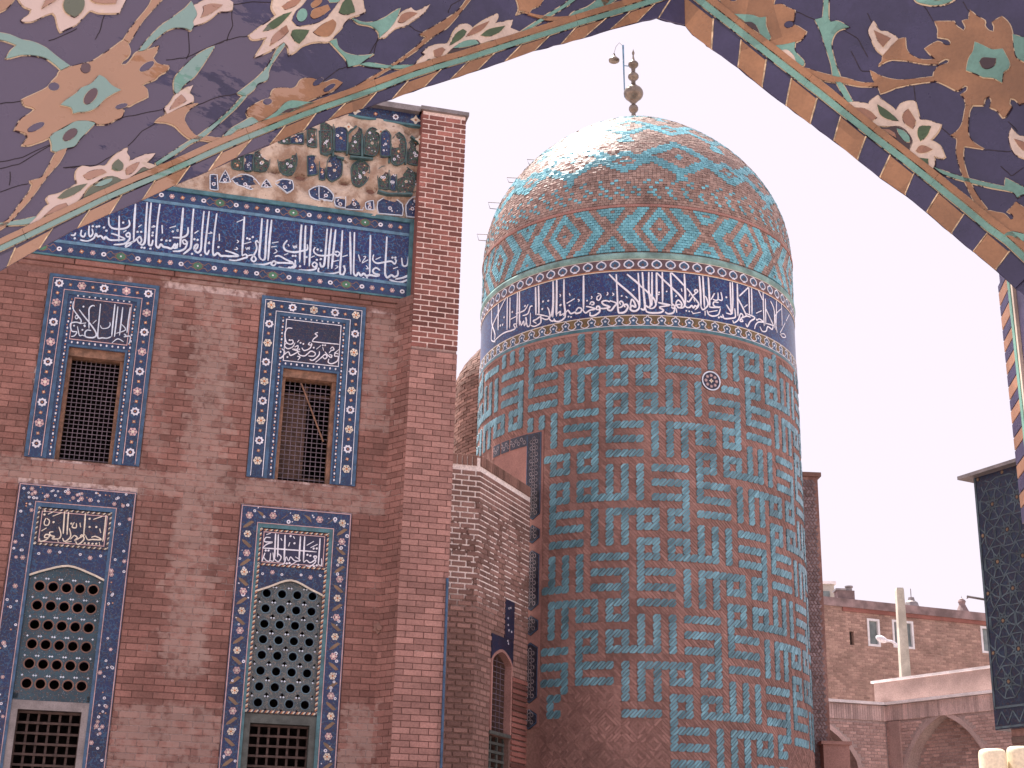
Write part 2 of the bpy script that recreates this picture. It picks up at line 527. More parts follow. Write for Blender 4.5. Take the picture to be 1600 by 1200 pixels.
M['navy_plain'] = m_tile('border_tile', (0.010, 0.026, 0.09), (0.025, 0.10, 0.20), (0.03, 0.05, 0.07), 30, dense=0.5, fleckv=0.12)
M['dark_panel'] = m_tile('dark_panel_tile', (0.008, 0.012, 0.045), (0.08, 0.035, 0.03), (0.025, 0.045, 0.08), 34, dense=0.6, fleckv=0.15)
M['green_navy'] = m_tile('green_vine_tile', (0.012, 0.016, 0.032), (0.025, 0.075, 0.05), (0.12, 0.06, 0.04), 34, dense=0.85, wl=0.12, fleckv=0.3)
M['white'] = m_basic('white_glaze', (0.66, 0.66, 0.74), 0.35, 0.06, 10, 0.12)
M['pale_blue'] = m_basic('pale_blue_glaze', (0.58, 0.65, 0.76), 0.35, 0.08, 10, 0.12)
M['cream'] = m_basic('cream_glaze', (0.62, 0.55, 0.46), 0.4, 0.1, 10, 0.15)
M['pink'] = m_basic('pink_glaze', (0.50, 0.33, 0.34), 0.4, 0.12, 10, 0.2)
M['orange'] = m_basic('orange_glaze', (0.40, 0.16, 0.07), 0.4, 0.15, 10, 0.2)
M['green'] = m_basic('green_glaze', (0.06, 0.17, 0.10), 0.4, 0.15, 10, 0.2)
M['ink'] = m_basic('ink_glaze', (0.02, 0.02, 0.06), 0.4, 0.1, 10, 0.2)
M['brown_t'] = m_basic('brown_glaze', (0.16, 0.10, 0.06), 0.45, 0.15, 10, 0.2)
M['wood'] = m_basic('weathered_wood', (0.22, 0.12, 0.08), 0.75, 0.12, 12, 0.35, 0.4)
M['wood_dark'] = m_basic('dark_wood', (0.10, 0.055, 0.04), 0.75, 0.12, 12, 0.35, 0.4)
M['wire'] = m_basic('grille_wire', (0.14, 0.105, 0.13), 0.5, 0.1, 12, 0.3, 0)
M['grille_dark'] = m_basic('dark_lattice_bars', (0.06, 0.035, 0.03), 0.75, 0.12, 12, 0.35, 0.2)
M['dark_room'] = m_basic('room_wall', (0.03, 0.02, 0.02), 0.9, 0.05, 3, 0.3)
M['metal'] = m_basic('dull_metal', (0.25, 0.22, 0.22), 0.45, 0.1, 6, 0.2, 0.1, metal=0.6)

t = NT('crumbling_plaster')
c = t.mixc(t.ramp(t.noise(3.0, 6, 0.65), 0.38, 0.62), (0.34, 0.235, 0.18), (0.62, 0.51, 0.43))
c = t.mixc(t.math('MULTIPLY', t.ramp(t.noise(7, 5, 0.7), 0.58, 0.7), 0.75), c, (0.13, 0.06, 0.035))
t.bump(t.noise(24, 6, 0.7), 0.9, 0.03)
M['dark_rim'] = m_basic('dull_rim_glaze', (0.05, 0.10, 0.105), 0.4, 0.1, 8, 0.3)
M['dim_brown'] = m_basic('dim_brown_glaze', (0.19, 0.10, 0.075), 0.45, 0.1, 8, 0.3)
M['ring_blue'] = m_basic('ring_blue_glaze', (0.09, 0.15, 0.19), 0.4, 0.1, 8, 0.3)
M['slate'] = m_basic('slate_green_frame', (0.075, 0.085, 0.08), 0.6, 0.1, 8, 0.3)
M['plaster'] = t.done(c, 0.95, 0.1)

# ------------------------------------------------------------------ small tile motifs, shared meshes
LS = lambda a, b, o=0.0: Vector((a, b, o))
def star(n, r1, r2, ph=0.0, fine=1):
    return [((r1 if i % 2 == 0 else r2) * math.cos(ph + math.pi * i / n), (r1 if i % 2 == 0 else r2) * math.sin(ph + math.pi * i / n)) for i in range(2 * n)]
def motif(name, parts, mats):
    b = MB()
    for (loops, h0, h1, mi) in parts: b.prism(LS, loops, h0, h1, mi)
    return b.mesh(name, mats)
ROS_W = motif('white_rosette', [(smooth(star(8, .062, .047), n=2, sharp=200), 0, .004, 0), (ell(0, 0, .027, .027), .004, .006, 1), (ell(0, 0, .011, .011, n=8), .006, .008, 2)], [M['white'], M['ink'], M['orange']])
pet = []
for i in range(6):
    a = math.pi / 3 * i
    pet.append((ell(.036 * math.cos(a), .036 * math.sin(a), .024, .0165, math.degrees(a), 10), .001, .005, 0))
    pet.append((ell(.034 * math.cos(a + .52), .034 * math.sin(a + .52), .008, .008, 0, 6), .005, .0065, 1))
ROS_P = motif('pink_rosette', pet + [(ell(0, 0, .018, .018), 0, .006, 2), (star(6, .058, .05), 0, .002, 0)], [M['pink'], M['ink'], M['cream']])
ROS_C = motif('cream_rosette', pet + [(ell(0, 0, .018, .018), 0, .006, 2), (star(6, .058, .05), 0, .002, 0)], [M['cream'], M['ink'], M['orange']])
BUD = motif('orange_bud', [(star(4, .026, .017, .3), 0, .004, 0), (ell(0, 0, .009, .009, n=6), .004, .006, 1)], [M['orange'], M['cream']])
DOT = motif('white_dot', [(ell(0, 0, .012, .017, n=6), 0, .004, 0)], [M['white']])
DOT_O = motif('orange_dot', [(ell(0, 0, .009, .012, n=6), 0, .003, 0)], [M['orange']])
RING = motif('ring_flower', [(ell(0, 0, .036, .034), 0, .004, 0), (ell(0, 0, .015, .013, n=8), .004, .006, 1)], [M['white'], M['ink']])
GEM = motif('green_diamond', [([(-.075, 0), (-.03, .045), (.03, .045), (.075, 0), (.03, -.045), (-.03, -.045)], 0, .003, 0), (ell(0, 0, .055, .045, n=10), .003, .005, 1), (ell(0, 0, .012, .012, n=6), .005, .007, 2)], [M['brown_t'], M['green'], M['white']])
KITE = motif('white_flower', [(star(4, .075, .04), 0, .004, 0), (ell(0, 0, .018, .018, n=8), .004, .006, 1)], [M['cream'], M['orange']])

# ------------------------------------------------------------------ the shrine front
AZF = 1.318411
FU = Vector((math.sin(AZF), math.cos(AZF), 0))
FN = Vector((-FU.y, FU.x, 0))
F = Plane(FN * 18.7447, FU)                      # a runs along the front, b is the height above the ground
shrine = thing('shrine_building', F(0.5, 0, 0), 'dark pink brick shrine front with blue tiled windows, inscription and a tall brick pier', 'building')
WIN = [(-1.60, -0.165, 6.77, 9.33), (1.22, 2.675, 6.77, 9.38)]        # tiled surrounds of the upper windows
LOW = [(-1.61, -0.155, 1.2, 6.42), (1.19, 2.655, 1.2, 6.39)]          # and of the lower ones
def inner(w): return (w[0] + .37, w[1] - .345)
UTOP = [8.34, 8.37]
OPEN = [(inner(WIN[0]) + (6.77, 8.32)), (inner(WIN[1]) + (6.77, 8.35)), (-1.37, -.40, 1.2, 6.16), (1.43, 2.40, 1.2, 6.13)]
b = MB()
hol = [[(o[0], o[2]), (o[1], o[2]), (o[1], o[3]), (o[0], o[3])] for o in OPEN]
b.prism(F, [[(-4.2, 0), (3.34, 0), (3.34, 9.58), (-4.2, 9.58)]] + hol, -.45, 0, back=True)
b.build('wall_backing', M['mortar'], shrine)
# body behind the front, hollow dark rooms behind the windows
b = MB()
b.rect(F, -4.2, 4.0, 9.58, 12.5, -.9, -.02)
b.rect(F, -4.2, 4.0, 0, 12.45, -2.6, -2.4)
b.rect(F, -4.2, 4.0, 12.4, 12.5, -2.6, -.4)
b.rect(F, 3.86, 4.0, 0, 12.4, -2.4, 0.0)
b.rect(F, -4.2, -4.06, 0, 12.4, -2.4, -.45)
b.rect(F, -4.06, 3.86, 6.45, 6.6, -2.4, -.46)
b.build('rear_body', M['brick_old'], shrine)
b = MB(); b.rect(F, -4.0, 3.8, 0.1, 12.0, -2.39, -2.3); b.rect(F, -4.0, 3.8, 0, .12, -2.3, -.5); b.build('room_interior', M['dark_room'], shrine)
ex = cut([(w[0] - .01, w[1] + .01, w[2] - .005, w[3] + .005) for w in WIN + LOW])
lay(F, -4.2, 3.12, 1.4, 9.40, .25, .075, .0085, 0, .012, M['brick'], shrine, ex, 300)
# projecting courses under the inscription and over the windows
b = MB()
for (z0, z1, h) in ((9.43, 9.49, .022), (9.5, 9.575, .04)):
    a = -4.2
    while a < 3.3:
        L = random.uniform(.5, .9)
        b.brick(F, a, min(a + L, 3.3), z0, z1, 0, h + random.uniform(-.004, .004), 0, random.random(), .008)
        a += L + .012
b.build('brick_ledge', M['brick'], shrine, kind='stuff')

def at_F(me, a, bb, off, parent, name=None, rot=0.0, sc=1.0):
    Mx = F.frame(a, bb, off) @ Matrix.Rotation(rot, 4, 'Z') @ Matrix.Diagonal((sc, sc, 1, 1))
    return link(name or me.name, me, parent, Mx)

def letters(S, crop, strokes, dots, h0, h1, mat, parent, k=1.0, wmul=1.0, dsz=None, name='lettering', mb=None, off=0.0):
    """painted script: brush strokes followed on the surface itself"""
    ox, oy, s = crop
    own = mb is None
    mb = mb or MB()
    pxm = (lambda p: S.at(ox + p[0] / s, oy + p[1] / s, off))
    c0 = strokes[0][1][0]
    for (w, pts) in strokes:
        P = smooth([pxm(p) for p in pts], closed=False, n=4)
        x, y, z = proj(S(P[0][0], P[0][1]))
        mb.ribbon(S, P, w / s * z / FOC * wmul, h0, h1 + random.uniform(0, .001), 0, 0, k=k)
    for p in dots:
        a, bb = pxm(p)
        z = proj(S(a, bb))[2]
        r = (dsz or 17) / s * z / FOC
        mb.prism(S, [(a + q[0] * k, bb + q[1]) for q in ell(0, 0, r, r * .9, 45, 5)], h0, h1)
    if own: mb.build(name, mat, parent)
    return mb

F1 = (90, 290, 8)
F1S = [(20, [(770, 380), (768, 540), (765, 700)]), (24, [(975, 230), (960, 430), (950, 690)]), (20, [(950, 690), (905, 740), (850, 770), (870, 730), (950, 700), (1000, 660), (1030, 640), (1050, 690), (1020, 722), (1000, 690), (1000, 660)]),
 (24, [(1120, 210), (1105, 450), (1090, 700), (1060, 742), (1020, 722)]), (24, [(1170, 215), (1150, 450), (1140, 735), (1175, 745), (1192, 680)]),
 (24, [(1280, 230), (1250, 450), (1230, 740), (1260, 780), (1290, 735), (1320, 765), (1370, 775), (1420, 790), (1460, 750), (1490, 780), (1500, 720)]),
 (22, [(640, 400), (645, 490), (690, 535), (780, 545), (860, 530), (900, 490), (890, 430)]),
 (22, [(670, 600), (740, 620), (840, 670), (760, 682), (650, 680), (600, 640), (580, 670), (540, 630), (500, 640), (480, 600), (450, 660), (370, 695), (280, 680)]),
 (20, [(850, 615), (890, 590), (905, 630), (870, 640), (850, 610)]), (22, [(905, 630), (895, 680), (830, 730), (700, 740)]),
 (20, [(395, 505), (390, 600), (410, 640), (440, 600), (430, 540)]), (20, [(300, 555), (290, 620), (330, 640), (350, 590)]), (20, [(225, 590), (210, 622), (165, 620)]),
 (15, [(1305, 495), (1310, 600)]), (11, [(1400, 530), (1480, 505)]), (11, [(820, 585), (860, 560)]), (11, [(1010, 520), (1050, 490)]), (12, [(1170, 520), (1220, 515), (1190, 500)])]
F1D = [(820, 465), (580, 525), (610, 565), (490, 515), (520, 510), (440, 510), (1000, 580), (1045, 580), (1190, 590), (1185, 625), (1160, 790), (1085, 780), (1050, 775), (1300, 680), (1360, 690), (1405, 690), (1500, 560), (1440, 575), (215, 660)]
F2 = (270, 300, 8)
F2S = [(26, [(130, 200), (110, 440), (90, 690)]), (24, [(260, 210), (240, 450), (225, 690), (180, 740), (130, 780)]), (22, [(0, 570), (120, 570), (185, 525), (190, 440)]),
 (24, [(390, 240), (365, 500), (350, 720), (310, 760), (270, 720), (280, 670), (312, 660), (300, 705), (262, 730)]), (22, [(455, 240), (425, 500), (400, 740), (430, 780), (455, 725)]),
 (24, [(550, 270), (520, 500), (500, 740), (515, 795), (560, 765), (600, 800), (640, 800), (720, 805), (820, 800), (740, 760), (655, 735)]),
 (24, [(895, 310), (880, 550), (865, 790)]), (20, [(865, 800), (910, 780), (930, 815), (885, 830), (790, 858), (700, 850)]),
 (20, [(935, 800), (1000, 790), (1040, 840), (1012, 872), (982, 840), (1030, 760), (1050, 700), (1035, 630), (1055, 610), (1072, 640)]),
 (24, [(1115, 330), (1100, 550), (1080, 800), (1110, 850)]), (24, [(1185, 345), (1165, 600), (1150, 835), (1112, 855)]), (24, [(1235, 350), (1210, 600), (1190, 860)]),
 (22, [(1275, 810), (1330, 800), (1420, 850), (1505, 890), (1400, 888), (1300, 885), (1262, 865), (1230, 905), (1265, 920), (1295, 885)]), (22, [(1232, 880), (1130, 910), (990, 905)]),
 (22, [(1530, 850), (1520, 920), (1430, 960), (1320, 940)]), (22, [(1430, 605), (1385, 670), (1410, 730), (1500, 752), (1600, 742)]),
 (20, [(120, 610), (150, 600), (180, 640), (140, 650), (120, 612)]), (22, [(180, 645), (150, 710), (80, 740), (0, 742)]), (20, [(0, 690), (25, 650), (50, 690), (20, 705), (0, 690)]),
 (13, [(580, 525), (582, 612)]), (10, [(800, 380), (880, 345)]), (11, [(1240, 640), (1320, 625)]), (11, [(890, 650), (980, 625)]), (10, [(1230, 690), (1300, 680)]), (10, [(1390, 790), (1440, 770)]),
 (10, [(1500, 665), (1510, 700), (1528, 675), (1545, 700), (1550, 660)]), (10, [(910, 690), (925, 722), (940, 695), (955, 720), (958, 685)]), (12, [(1280, 715), (1302, 745), (1260, 772)]),
 (11, [(800, 600), (822, 620), (800, 640)]), (12, [(765, 720), (810, 715), (790, 690)]), (12, [(440, 520), (492, 515), (465, 500)]), (10, [(455, 620), (462, 655)]), (11, [(1440, 655), (1455, 680)]), (12, [(270, 520), (320, 485)]), (10, [(0, 440), (40, 430)])]
F2D = [(270, 590), (310, 600), (570, 690), (350, 790), (240, 775), (60, 485), (1000, 565), (930, 580), (960, 590), (450, 640)]
F3 = (450, 320, 8)
F3S = [(26, [(170, 250), (155, 450), (145, 720)]), (24, [(220, 260), (210, 500), (205, 755)]), (24, [(295, 260), (280, 500), (265, 770)]), (24, [(490, 300), (470, 560), (450, 755), (415, 775), (398, 720)]),
 (24, [(540, 300), (515, 560), (500, 800)]), (25, [(595, 310), (565, 600), (545, 800)]), (24, [(680, 320), (665, 600), (648, 850), (680, 882), (712, 820), (695, 765)]), (24, [(775, 340), (780, 600), (785, 870)]),
 (24, [(830, 345), (825, 600), (820, 850), (850, 890), (880, 850), (910, 888), (945, 860), (980, 890), (1025, 880), (1100, 892), (1140, 878), (1080, 860), (1060, 822), (1100, 790), (1150, 822)]),
 (22, [(1030, 380), (1025, 600), (1020, 875)]), (24, [(1235, 400), (1225, 600), (1212, 850), (1240, 912), (1290, 880), (1330, 902), (1370, 880), (1372, 820)]), (24, [(1500, 805), (1512, 870), (1440, 912), (1340, 930)]),
 (24, [(1530, 920), (1440, 962), (1370, 970), (1265, 938)]), (20, [(298, 750), (330, 720), (362, 750), (330, 782), (300, 752)]), (22, [(362, 750), (340, 805), (230, 822), (130, 815)]),
 (22, [(385, 790), (380, 840), (440, 862), (560, 862), (640, 840)]), (11, [(590, 760), (625, 775), (585, 805)]), (20, [(340, 530), (320, 580), (370, 630), (480, 637), (580, 620), (620, 645), (645, 605), (605, 580)]),
 (20, [(1070, 625), (1060, 690), (1110, 732), (1200, 720), (1290, 708), (1330, 742), (1352, 700), (1330, 680)]), (20, [(1420, 665), (1435, 760), (1490, 752), (1512, 640), (1552, 630)]), (20, [(1550, 640), (1528, 720), (1562, 770)]),
 (22, [(0, 585), (80, 597), (180, 577), (240, 560), (240, 495)]), (22, [(0, 700), (75, 745), (95, 760), (70, 790), (0, 780)]),
 (12, [(880, 625), (902, 710)]), (11, [(940, 650), (972, 650), (925, 720)]), (11, [(925, 730), (1000, 690)]), (10, [(975, 760), (1002, 800), (970, 800)]), (11, [(1095, 685), (1160, 655)]), (11, [(680, 650), (745, 630)]), (11, [(560, 712), (632, 695)]), (11, [(1315, 800), (1372, 780)]), (11, [(288, 660), (332, 640)]), (10, [(65, 515), (85, 545), (100, 520), (112, 540)])]
F3D = [(370, 560), (415, 575), (230, 655), (360, 690), (410, 680), (600, 590), (940, 918), (985, 918), (700, 770), (1305, 662), (1342, 662), (60, 640), (92, 640), (150, 770)]

band = MB(); band.rect(F, -4.2, 3.30, 9.58, 10.83, -.1, .03)
bandp = band.build('inscription_band', M['navy_band'], shrine)
b = MB()
b.rect(F, -4.2, 3.30, 10.77, 10.83, .03, .065, 0); b.rect(F, -4.2, 3.30, 9.575, 9.60, .03, .055, 0); b.rect(F, 3.235, 3.31, 9.575, 10.83, .03, .07, 0)
b.build('teal_moulding', M['teal_edge'], bandp)
b = MB(); b.rect(F, -4.2, 3.235, 10.562, 10.606, .03, .042); b.rect(F, -4.2, 3.235, 9.778, 9.822, .03, .042); b.build('blue_fillet', M['blue_edge'], bandp)
b = MB(); b.rect(F, -4.2, 3.235, 10.606, 10.77, .03, .034); b.rect(F, -4.2, 3.235, 9.60, 9.778, .03, .034); b.build('border_strip', M['navy_plain'], bandp)
mb = letters(F, F1, F1S, F1D, .03, .037, None, None, mb=MB(), off=.03)
mb = letters(F, F2, F2S, F2D, .03, .037, None, None, mb=mb, off=.03)
mb = letters(F, F3, F3S, F3D, .03, .037, None, None, mb=mb, off=.03)
mb.build('lettering', M['pale_blue'], bandp)
for (z, ph) in ((10.69, .524), (9.69, .311)):
    n0 = -4 if ph > .4 else -4
    for n in range(n0, 3):
        g = ph + 1.03 * n
        for (me, d, s) in ((GEM, 0, 1.1), (RING, .225, .95), (ROS_P, .37, .62), (BUD, .515, 1.3), (ROS_P, .66, .62), (RING, .805, .95)):
            if -3.6 < g + d < 3.18: at_F(me, g + d, z, .034, bandp, sc=s)
# brown bows that frame the green diamonds
b = MB()
for (z, ph) in ((10.69, .524), (9.69, .311)):
    for n in range(-4, 3):
        g = ph + 1.03 * n
        if g > 2.9: continue
        for sg in (-1, 1):
            b.ribbon(F, smooth([(g + sg * .20, z), (g + sg * .14, z + .06), (g + sg * .09, z + .02), (g, z + .07)], False), .009, .034, .037, 0, k=1)
            b.ribbon(F, smooth([(g + sg * .20, z), (g + sg * .14, z - .06), (g + sg * .09, z - .02), (g, z - .07)], False), .009, .034, .037, 0, k=1)
b.build('border_bow', M['dim_brown'], bandp, kind='stuff')

# ------------------------------------------------------------------ tiled window surrounds
def frame_rects(b, S, o, i, h0, h1, mat=0, bottom=False):
    """flat frame between outer rect o and inner rect i"""
    b.rect(S, o[0], i[0], o[2], o[3], h0, h1, mat)
    b.rect(S, i[1], o[1], o[2], o[3], h0, h1, mat)
    b.rect(S, i[0], i[1], i[3], o[3], h0, h1, mat)
    if bottom: b.rect(S, i[0], i[1], o[2], i[2], h0, h1, mat)

W1 = (80, 430, 9.23)
W1S = [(17, [(322, 380), (315, 480), (380, 580), (430, 650), (420, 690), (360, 680), (290, 692), (278, 740), (300, 810), (370, 820), (335, 875), (288, 887)]), (15, [(345, 600), (370, 580), (390, 610), (362, 632), (345, 605)]),
 (20, [(405, 500), (480, 600), (560, 700), (630, 800), (650, 870), (600, 902), (500, 890), (488, 830), (520, 795), (575, 800)]), (17, [(545, 770), (545, 600), (550, 480), (600, 440), (628, 450)]), (19, [(712, 415), (690, 650), (670, 860), (682, 912), (740, 905), (800, 912), (862, 890)]),
 (13, [(708, 725), (735, 770), (815, 762), (850, 722), (845, 680)]), (20, [(920, 420), (895, 650), (872, 885)]), (19, [(962, 455), (935, 700), (912, 890)]), (19, [(1032, 465), (1005, 700), (985, 870)]), (20, [(1142, 465), (1115, 650), (1092, 835)]),
 (13, [(1010, 705), (1072, 790), (930, 842)]), (14, [(1048, 850), (1080, 868), (1050, 892), (1132, 880), (1138, 940), (1115, 1000)]), (13, [(875, 980), (960, 920), (1042, 962)]), (14, [(378, 740), (390, 800), (408, 872), (450, 868), (482, 882)]), (11, [(408, 702), (502, 690)]), (9, [(600, 700), (652, 650)])]
W1D = [(465, 455), (330, 730), (450, 790), (485, 738), (480, 725)]
W2 = (410, 460, 9.23)
W2S = [(17, [(430, 492), (362, 490), (325, 560), (330, 650), (350, 700), (400, 722), (442, 700), (432, 660), (402, 668)]), (15, [(468, 700), (435, 760), (362, 785), (318, 740), (350, 700)]), (15, [(800, 550), (758, 570), (792, 600), (742, 640), (716, 682)]), (14, [(716, 682), (900, 702), (1125, 724)]),
 (15, [(690, 690), (662, 720), (700, 732), (712, 700)]), (16, [(716, 720), (680, 782), (602, 812), (568, 770)]), (15, [(465, 762), (512, 740), (500, 792), (430, 792), (545, 832)]), (16, [(280, 785), (322, 832), (290, 900), (268, 922)]), (16, [(278, 902), (370, 830), (402, 882), (462, 860), (505, 835)]),
 (16, [(500, 800), (530, 870), (602, 890), (650, 860), (700, 820), (762, 850), (740, 892), (660, 890)]), (17, [(680, 940), (730, 952), (812, 882), (822, 820)]), (16, [(765, 982), (850, 912), (902, 868), (932, 900), (900, 932), (870, 905)]), (15, [(902, 830), (945, 880), (990, 912), (1000, 880), (965, 870)]),
 (17, [(1092, 860), (1052, 850), (1040, 890), (1092, 900), (1080, 962), (1000, 1002), (948, 980), (960, 930)]), (9, [(1035, 850), (1112, 790)]), (14, [(978, 792), (1010, 760), (1032, 800), (990, 812), (960, 850)]), (10, [(868, 760), (882, 812)]), (9, [(778, 792), (842, 740)]), (13, [(500, 895), (542, 905), (510, 950)]), (12, [(505, 690), (530, 660)])]
W2D = [(390, 660), (590, 715), (550, 700), (740, 770), (870, 735), (905, 735), (360, 905), (530, 795)]

def upper_window(i):
    w = WIN[i]; o = OPEN[i]
    top = w[3]
    b = MB(); frame_rects(b, F, w, (o[0], o[1], o[2], o[3]), 0, .02, 0)
    sur = b.build('window_surround', M['navy_plain'], shrine)
    b = MB()      # outer steel-blue edge and inner strip
    frame_rects(b, F, w, (w[0] + .045, w[1] - .045, w[2] + .03, top - .04), .02, .03, 0, True if False else False)
    frame_rects(b, F, (w[0] + .225, w[1] - .225, w[2], top - .225), (w[0] + .27, w[1] - .27, w[2], top - .27), .02, .03, 0)
    frame_rects(b, F, (o[0] - .022, o[1] + .022, o[2], o[3]), (o[0], o[1], o[2], o[3] - .001), .02, .035, 0)
    b.rect(F, o[0] - .03, o[1] + .03, o[3], o[3] + .03, .02, .03)
    b.build('blue_fillet', M['steel_blue'], sur)
    b = MB()
    for (d, e) in ((.05, .058), (.205, .215)):
        frame_rects(b, F, (w[0] + d, w[1] - d, w[2] + .02, top - d), (w[0] + e, w[1] - e, w[2] + .02, top - e), .02, .025, 0)
    tx = (o[0] - .015, o[1] + .015, o[3] + .10, top - .31)
    frame_rects(b, F, tx, (tx[0] + .01, tx[1] - .01, tx[2] + .01, tx[3] - .01), .02, .028, 0, True)
    b.build('white_line', M['pink'] if i == 0 else M['white'], sur)
    b = MB(); b.rect(F, tx[0] + .01, tx[1] - .01, tx[2] + .01, tx[3] - .01, .0, .022); b.build('text_panel', M['dark_panel'], sur)
    letters(F, (W1, W2)[i], (W1S, W2S)[i], (W1D, W2D)[i], .022, .030, M['white'] if i else M['pale_blue'], sur, off=.022, wmul=.95, dsz=15)
    # flowers up both sides and over the top
    na = 5
    for k in range(na):
        x = w[0] + .135 + (w[1] - w[0] - .27) * k / (na - 1)
        at_F(((ROS_W, ROS_P) if i == 0 else (ROS_C, ROS_W))[k % 2], x, top - .13, .02, sur, rot=random.random())
        if k < na - 1: at_F(BUD, x + .145, top - .135, .02, sur, rot=random.random())
    for side in (0, 1):
        x = w[0] + .13 if side == 0 else w[1] - .13
        for k in range(1, 9):
            z = top - .13 - .281 * k
            if z > w[2] + .07: at_F(((ROS_W, ROS_P) if i == 0 else (ROS_C, ROS_W))[k % 2], x, z, .02, sur, rot=random.random())
            if z + .14 > w[2] + .1: at_F(BUD, x, z + .14, .02, sur, rot=random.random())
    z = w[2] + .06
    while z < top - .3:
        for x in (o[0] - .055, o[1] + .055):
            at_F(DOT, x, z, .02, sur)
            at_F(DOT_O, x + random.uniform(-.01, .01), z + .045, .02, sur)
        z += .092
    n = 10
    for k in range(n):
        x = tx[0] + .04 + (tx[1] - tx[0] - .08) * k / (n - 1)
        at_F(DOT, x, tx[3] + .035, .02, sur); at_F(DOT, x, tx[2] - .035, .02, sur)
    # joinery
    b = MB()
    b.rect(F, o[0], o[1], o[3] - .11, o[3], -.22, -.02)
    b.rect(F, o[0], o[0] + .05, o[2], o[3] - .11, -.2, -.06); b.rect(F, o[1] - .05, o[1], o[2], o[3] - .11, -.2, -.06)
    fr = b.build('window_frame', M['wood'], shrine)
    b = MB()
    nx, nz = (10, 24) if i == 0 else (9, 22)
    x0, x1, z0, z1 = o[0] + .05, o[1] - .05, o[2], o[3] - .13
    for k in range(1, nx): x = x0 + (x1 - x0) * k / nx; b.rect(F, x - .004, x + .004, z0, z1, -.14, -.13)
    for k in range(1, nz): z = z0 + (z1 - z0) * k / nz; b.rect(F, x0, x1, z - .004, z + .004, -.131, -.122)
    b.build('grille', M['wire'], fr)
    if i == 1:
        b = MB()
        b.rect(F, x0, x0 + .30, z0 + .1, z1 - .12, -.34, -.30); b.rect(F, x0 + .30, x0 + .34, z0, z1, -.33, -.27); b.rect(F, x0, x1, z1 - .16, z1 - .12, -.33, -.26); b.rect(F, x0, x1, z0 + .1, z0 + .13, -.33, -.26)
        b.build('shutter', M['wood_dark'], fr)
        b = MB(); b.tube([F(x0 + .22, z1 - .02, -.1), F(x0 + .58, z0 + .62, -.1)], .012); b.build('brace', M['wood'], fr)
    else:
        b = MB(); b.rect(F, x0, x1, z0 + .0, z0 + .04, -.2, -.1); b.build('sill_bar', M['wood_dark'], fr)
upper_window(0); upper_window(1)

L1 = (20, 750, 6.667)
L1S = [(15, [(540, 328), (532, 450), (525, 562)]), (15, [(582, 328), (572, 450), (565, 572)]), (15, [(757, 338), (750, 450), (738, 582)]), (15, [(972, 366), (958, 500), (938, 642)]), (12, [(345, 400), (328, 440), (335, 470), (368, 470), (382, 425), (352, 400)]),
 (13, [(278, 610), (290, 640), (350, 622), (382, 580), (345, 568), (330, 600), (372, 600)]), (14, [(422, 540), (382, 548), (398, 580), (435, 590), (410, 612), (480, 612), (502, 565), (480, 488)]), (14, [(590, 505), (602, 590), (542, 642), (518, 605)]), (13, [(600, 620), (640, 580), (672, 602), (642, 632), (700, 602), (755, 568)]),
 (14, [(655, 640), (680, 672), (742, 620), (722, 572), (700, 590)]), (14, [(758, 580), (780, 622), (830, 620), (922, 622), (862, 588), (818, 600)]), (9, [(365, 358), (432, 328)]), (9, [(415, 378), (512, 340)]), (9, [(838, 412), (932, 380)]), (9, [(298, 532), (352, 500)]), (9, [(548, 652), (612, 640)]),
 (12, [(642, 440), (618, 490), (660, 497), (662, 450)]), (10, [(700, 448), (706, 492)]), (10, [(905, 508), (916, 552)]), (9, [(900, 648), (906, 682)]), (9, [(468, 622), (475, 652)])]
L1D = [(335, 325), (330, 360), (750, 660), (790, 660), (830, 665), (870, 665), (800, 490), (870, 490), (610, 455), (800, 405), (425, 440)]
L2 = (370, 780, 6.667)
L2S = [(17, [(404, 358), (398, 500), (392, 632)]), (15, [(432, 368), (428, 500), (424, 602)]), (17, [(502, 372), (498, 500), (492, 640)]), (17, [(662, 388), (655, 520), (648, 640)]), (16, [(707, 388), (700, 520), (693, 652)]), (16, [(867, 408), (858, 550), (848, 680)]), (14, [(268, 510), (500, 524), (832, 550)]),
 (13, [(352, 402), (302, 400), (288, 442), (372, 450), (312, 470), (268, 510)]), (9, [(308, 372), (352, 354)]), (12, [(292, 560), (262, 645)]), (11, [(280, 605), (308, 640), (342, 642), (352, 560)]), (11, [(345, 640), (382, 642), (376, 555)]), (13, [(418, 560), (462, 602), (432, 652), (388, 620)]),
 (13, [(512, 600), (490, 672), (438, 684)]), (11, [(518, 600), (540, 642), (560, 602), (602, 642), (662, 640), (608, 600)]), (9, [(558, 690), (622, 650)]), (13, [(695, 660), (728, 638), (760, 662), (802, 642), (832, 600), (800, 598), (822, 650), (762, 702), (718, 690)]), (13, [(848, 680), (882, 690), (882, 618)]),
 (9, [(728, 482), (802, 440)]), (9, [(768, 507), (842, 470)]), (9, [(588, 388), (602, 412)]), (9, [(538, 492), (552, 450)]), (9, [(458, 408), (472, 432)])]
L2D = [(800, 515), (832, 515), (735, 580), (765, 590), (640, 685), (520, 670), (548, 665), (300, 535), (802, 700), (832, 690), (330, 535), (600, 460), (560, 385)]

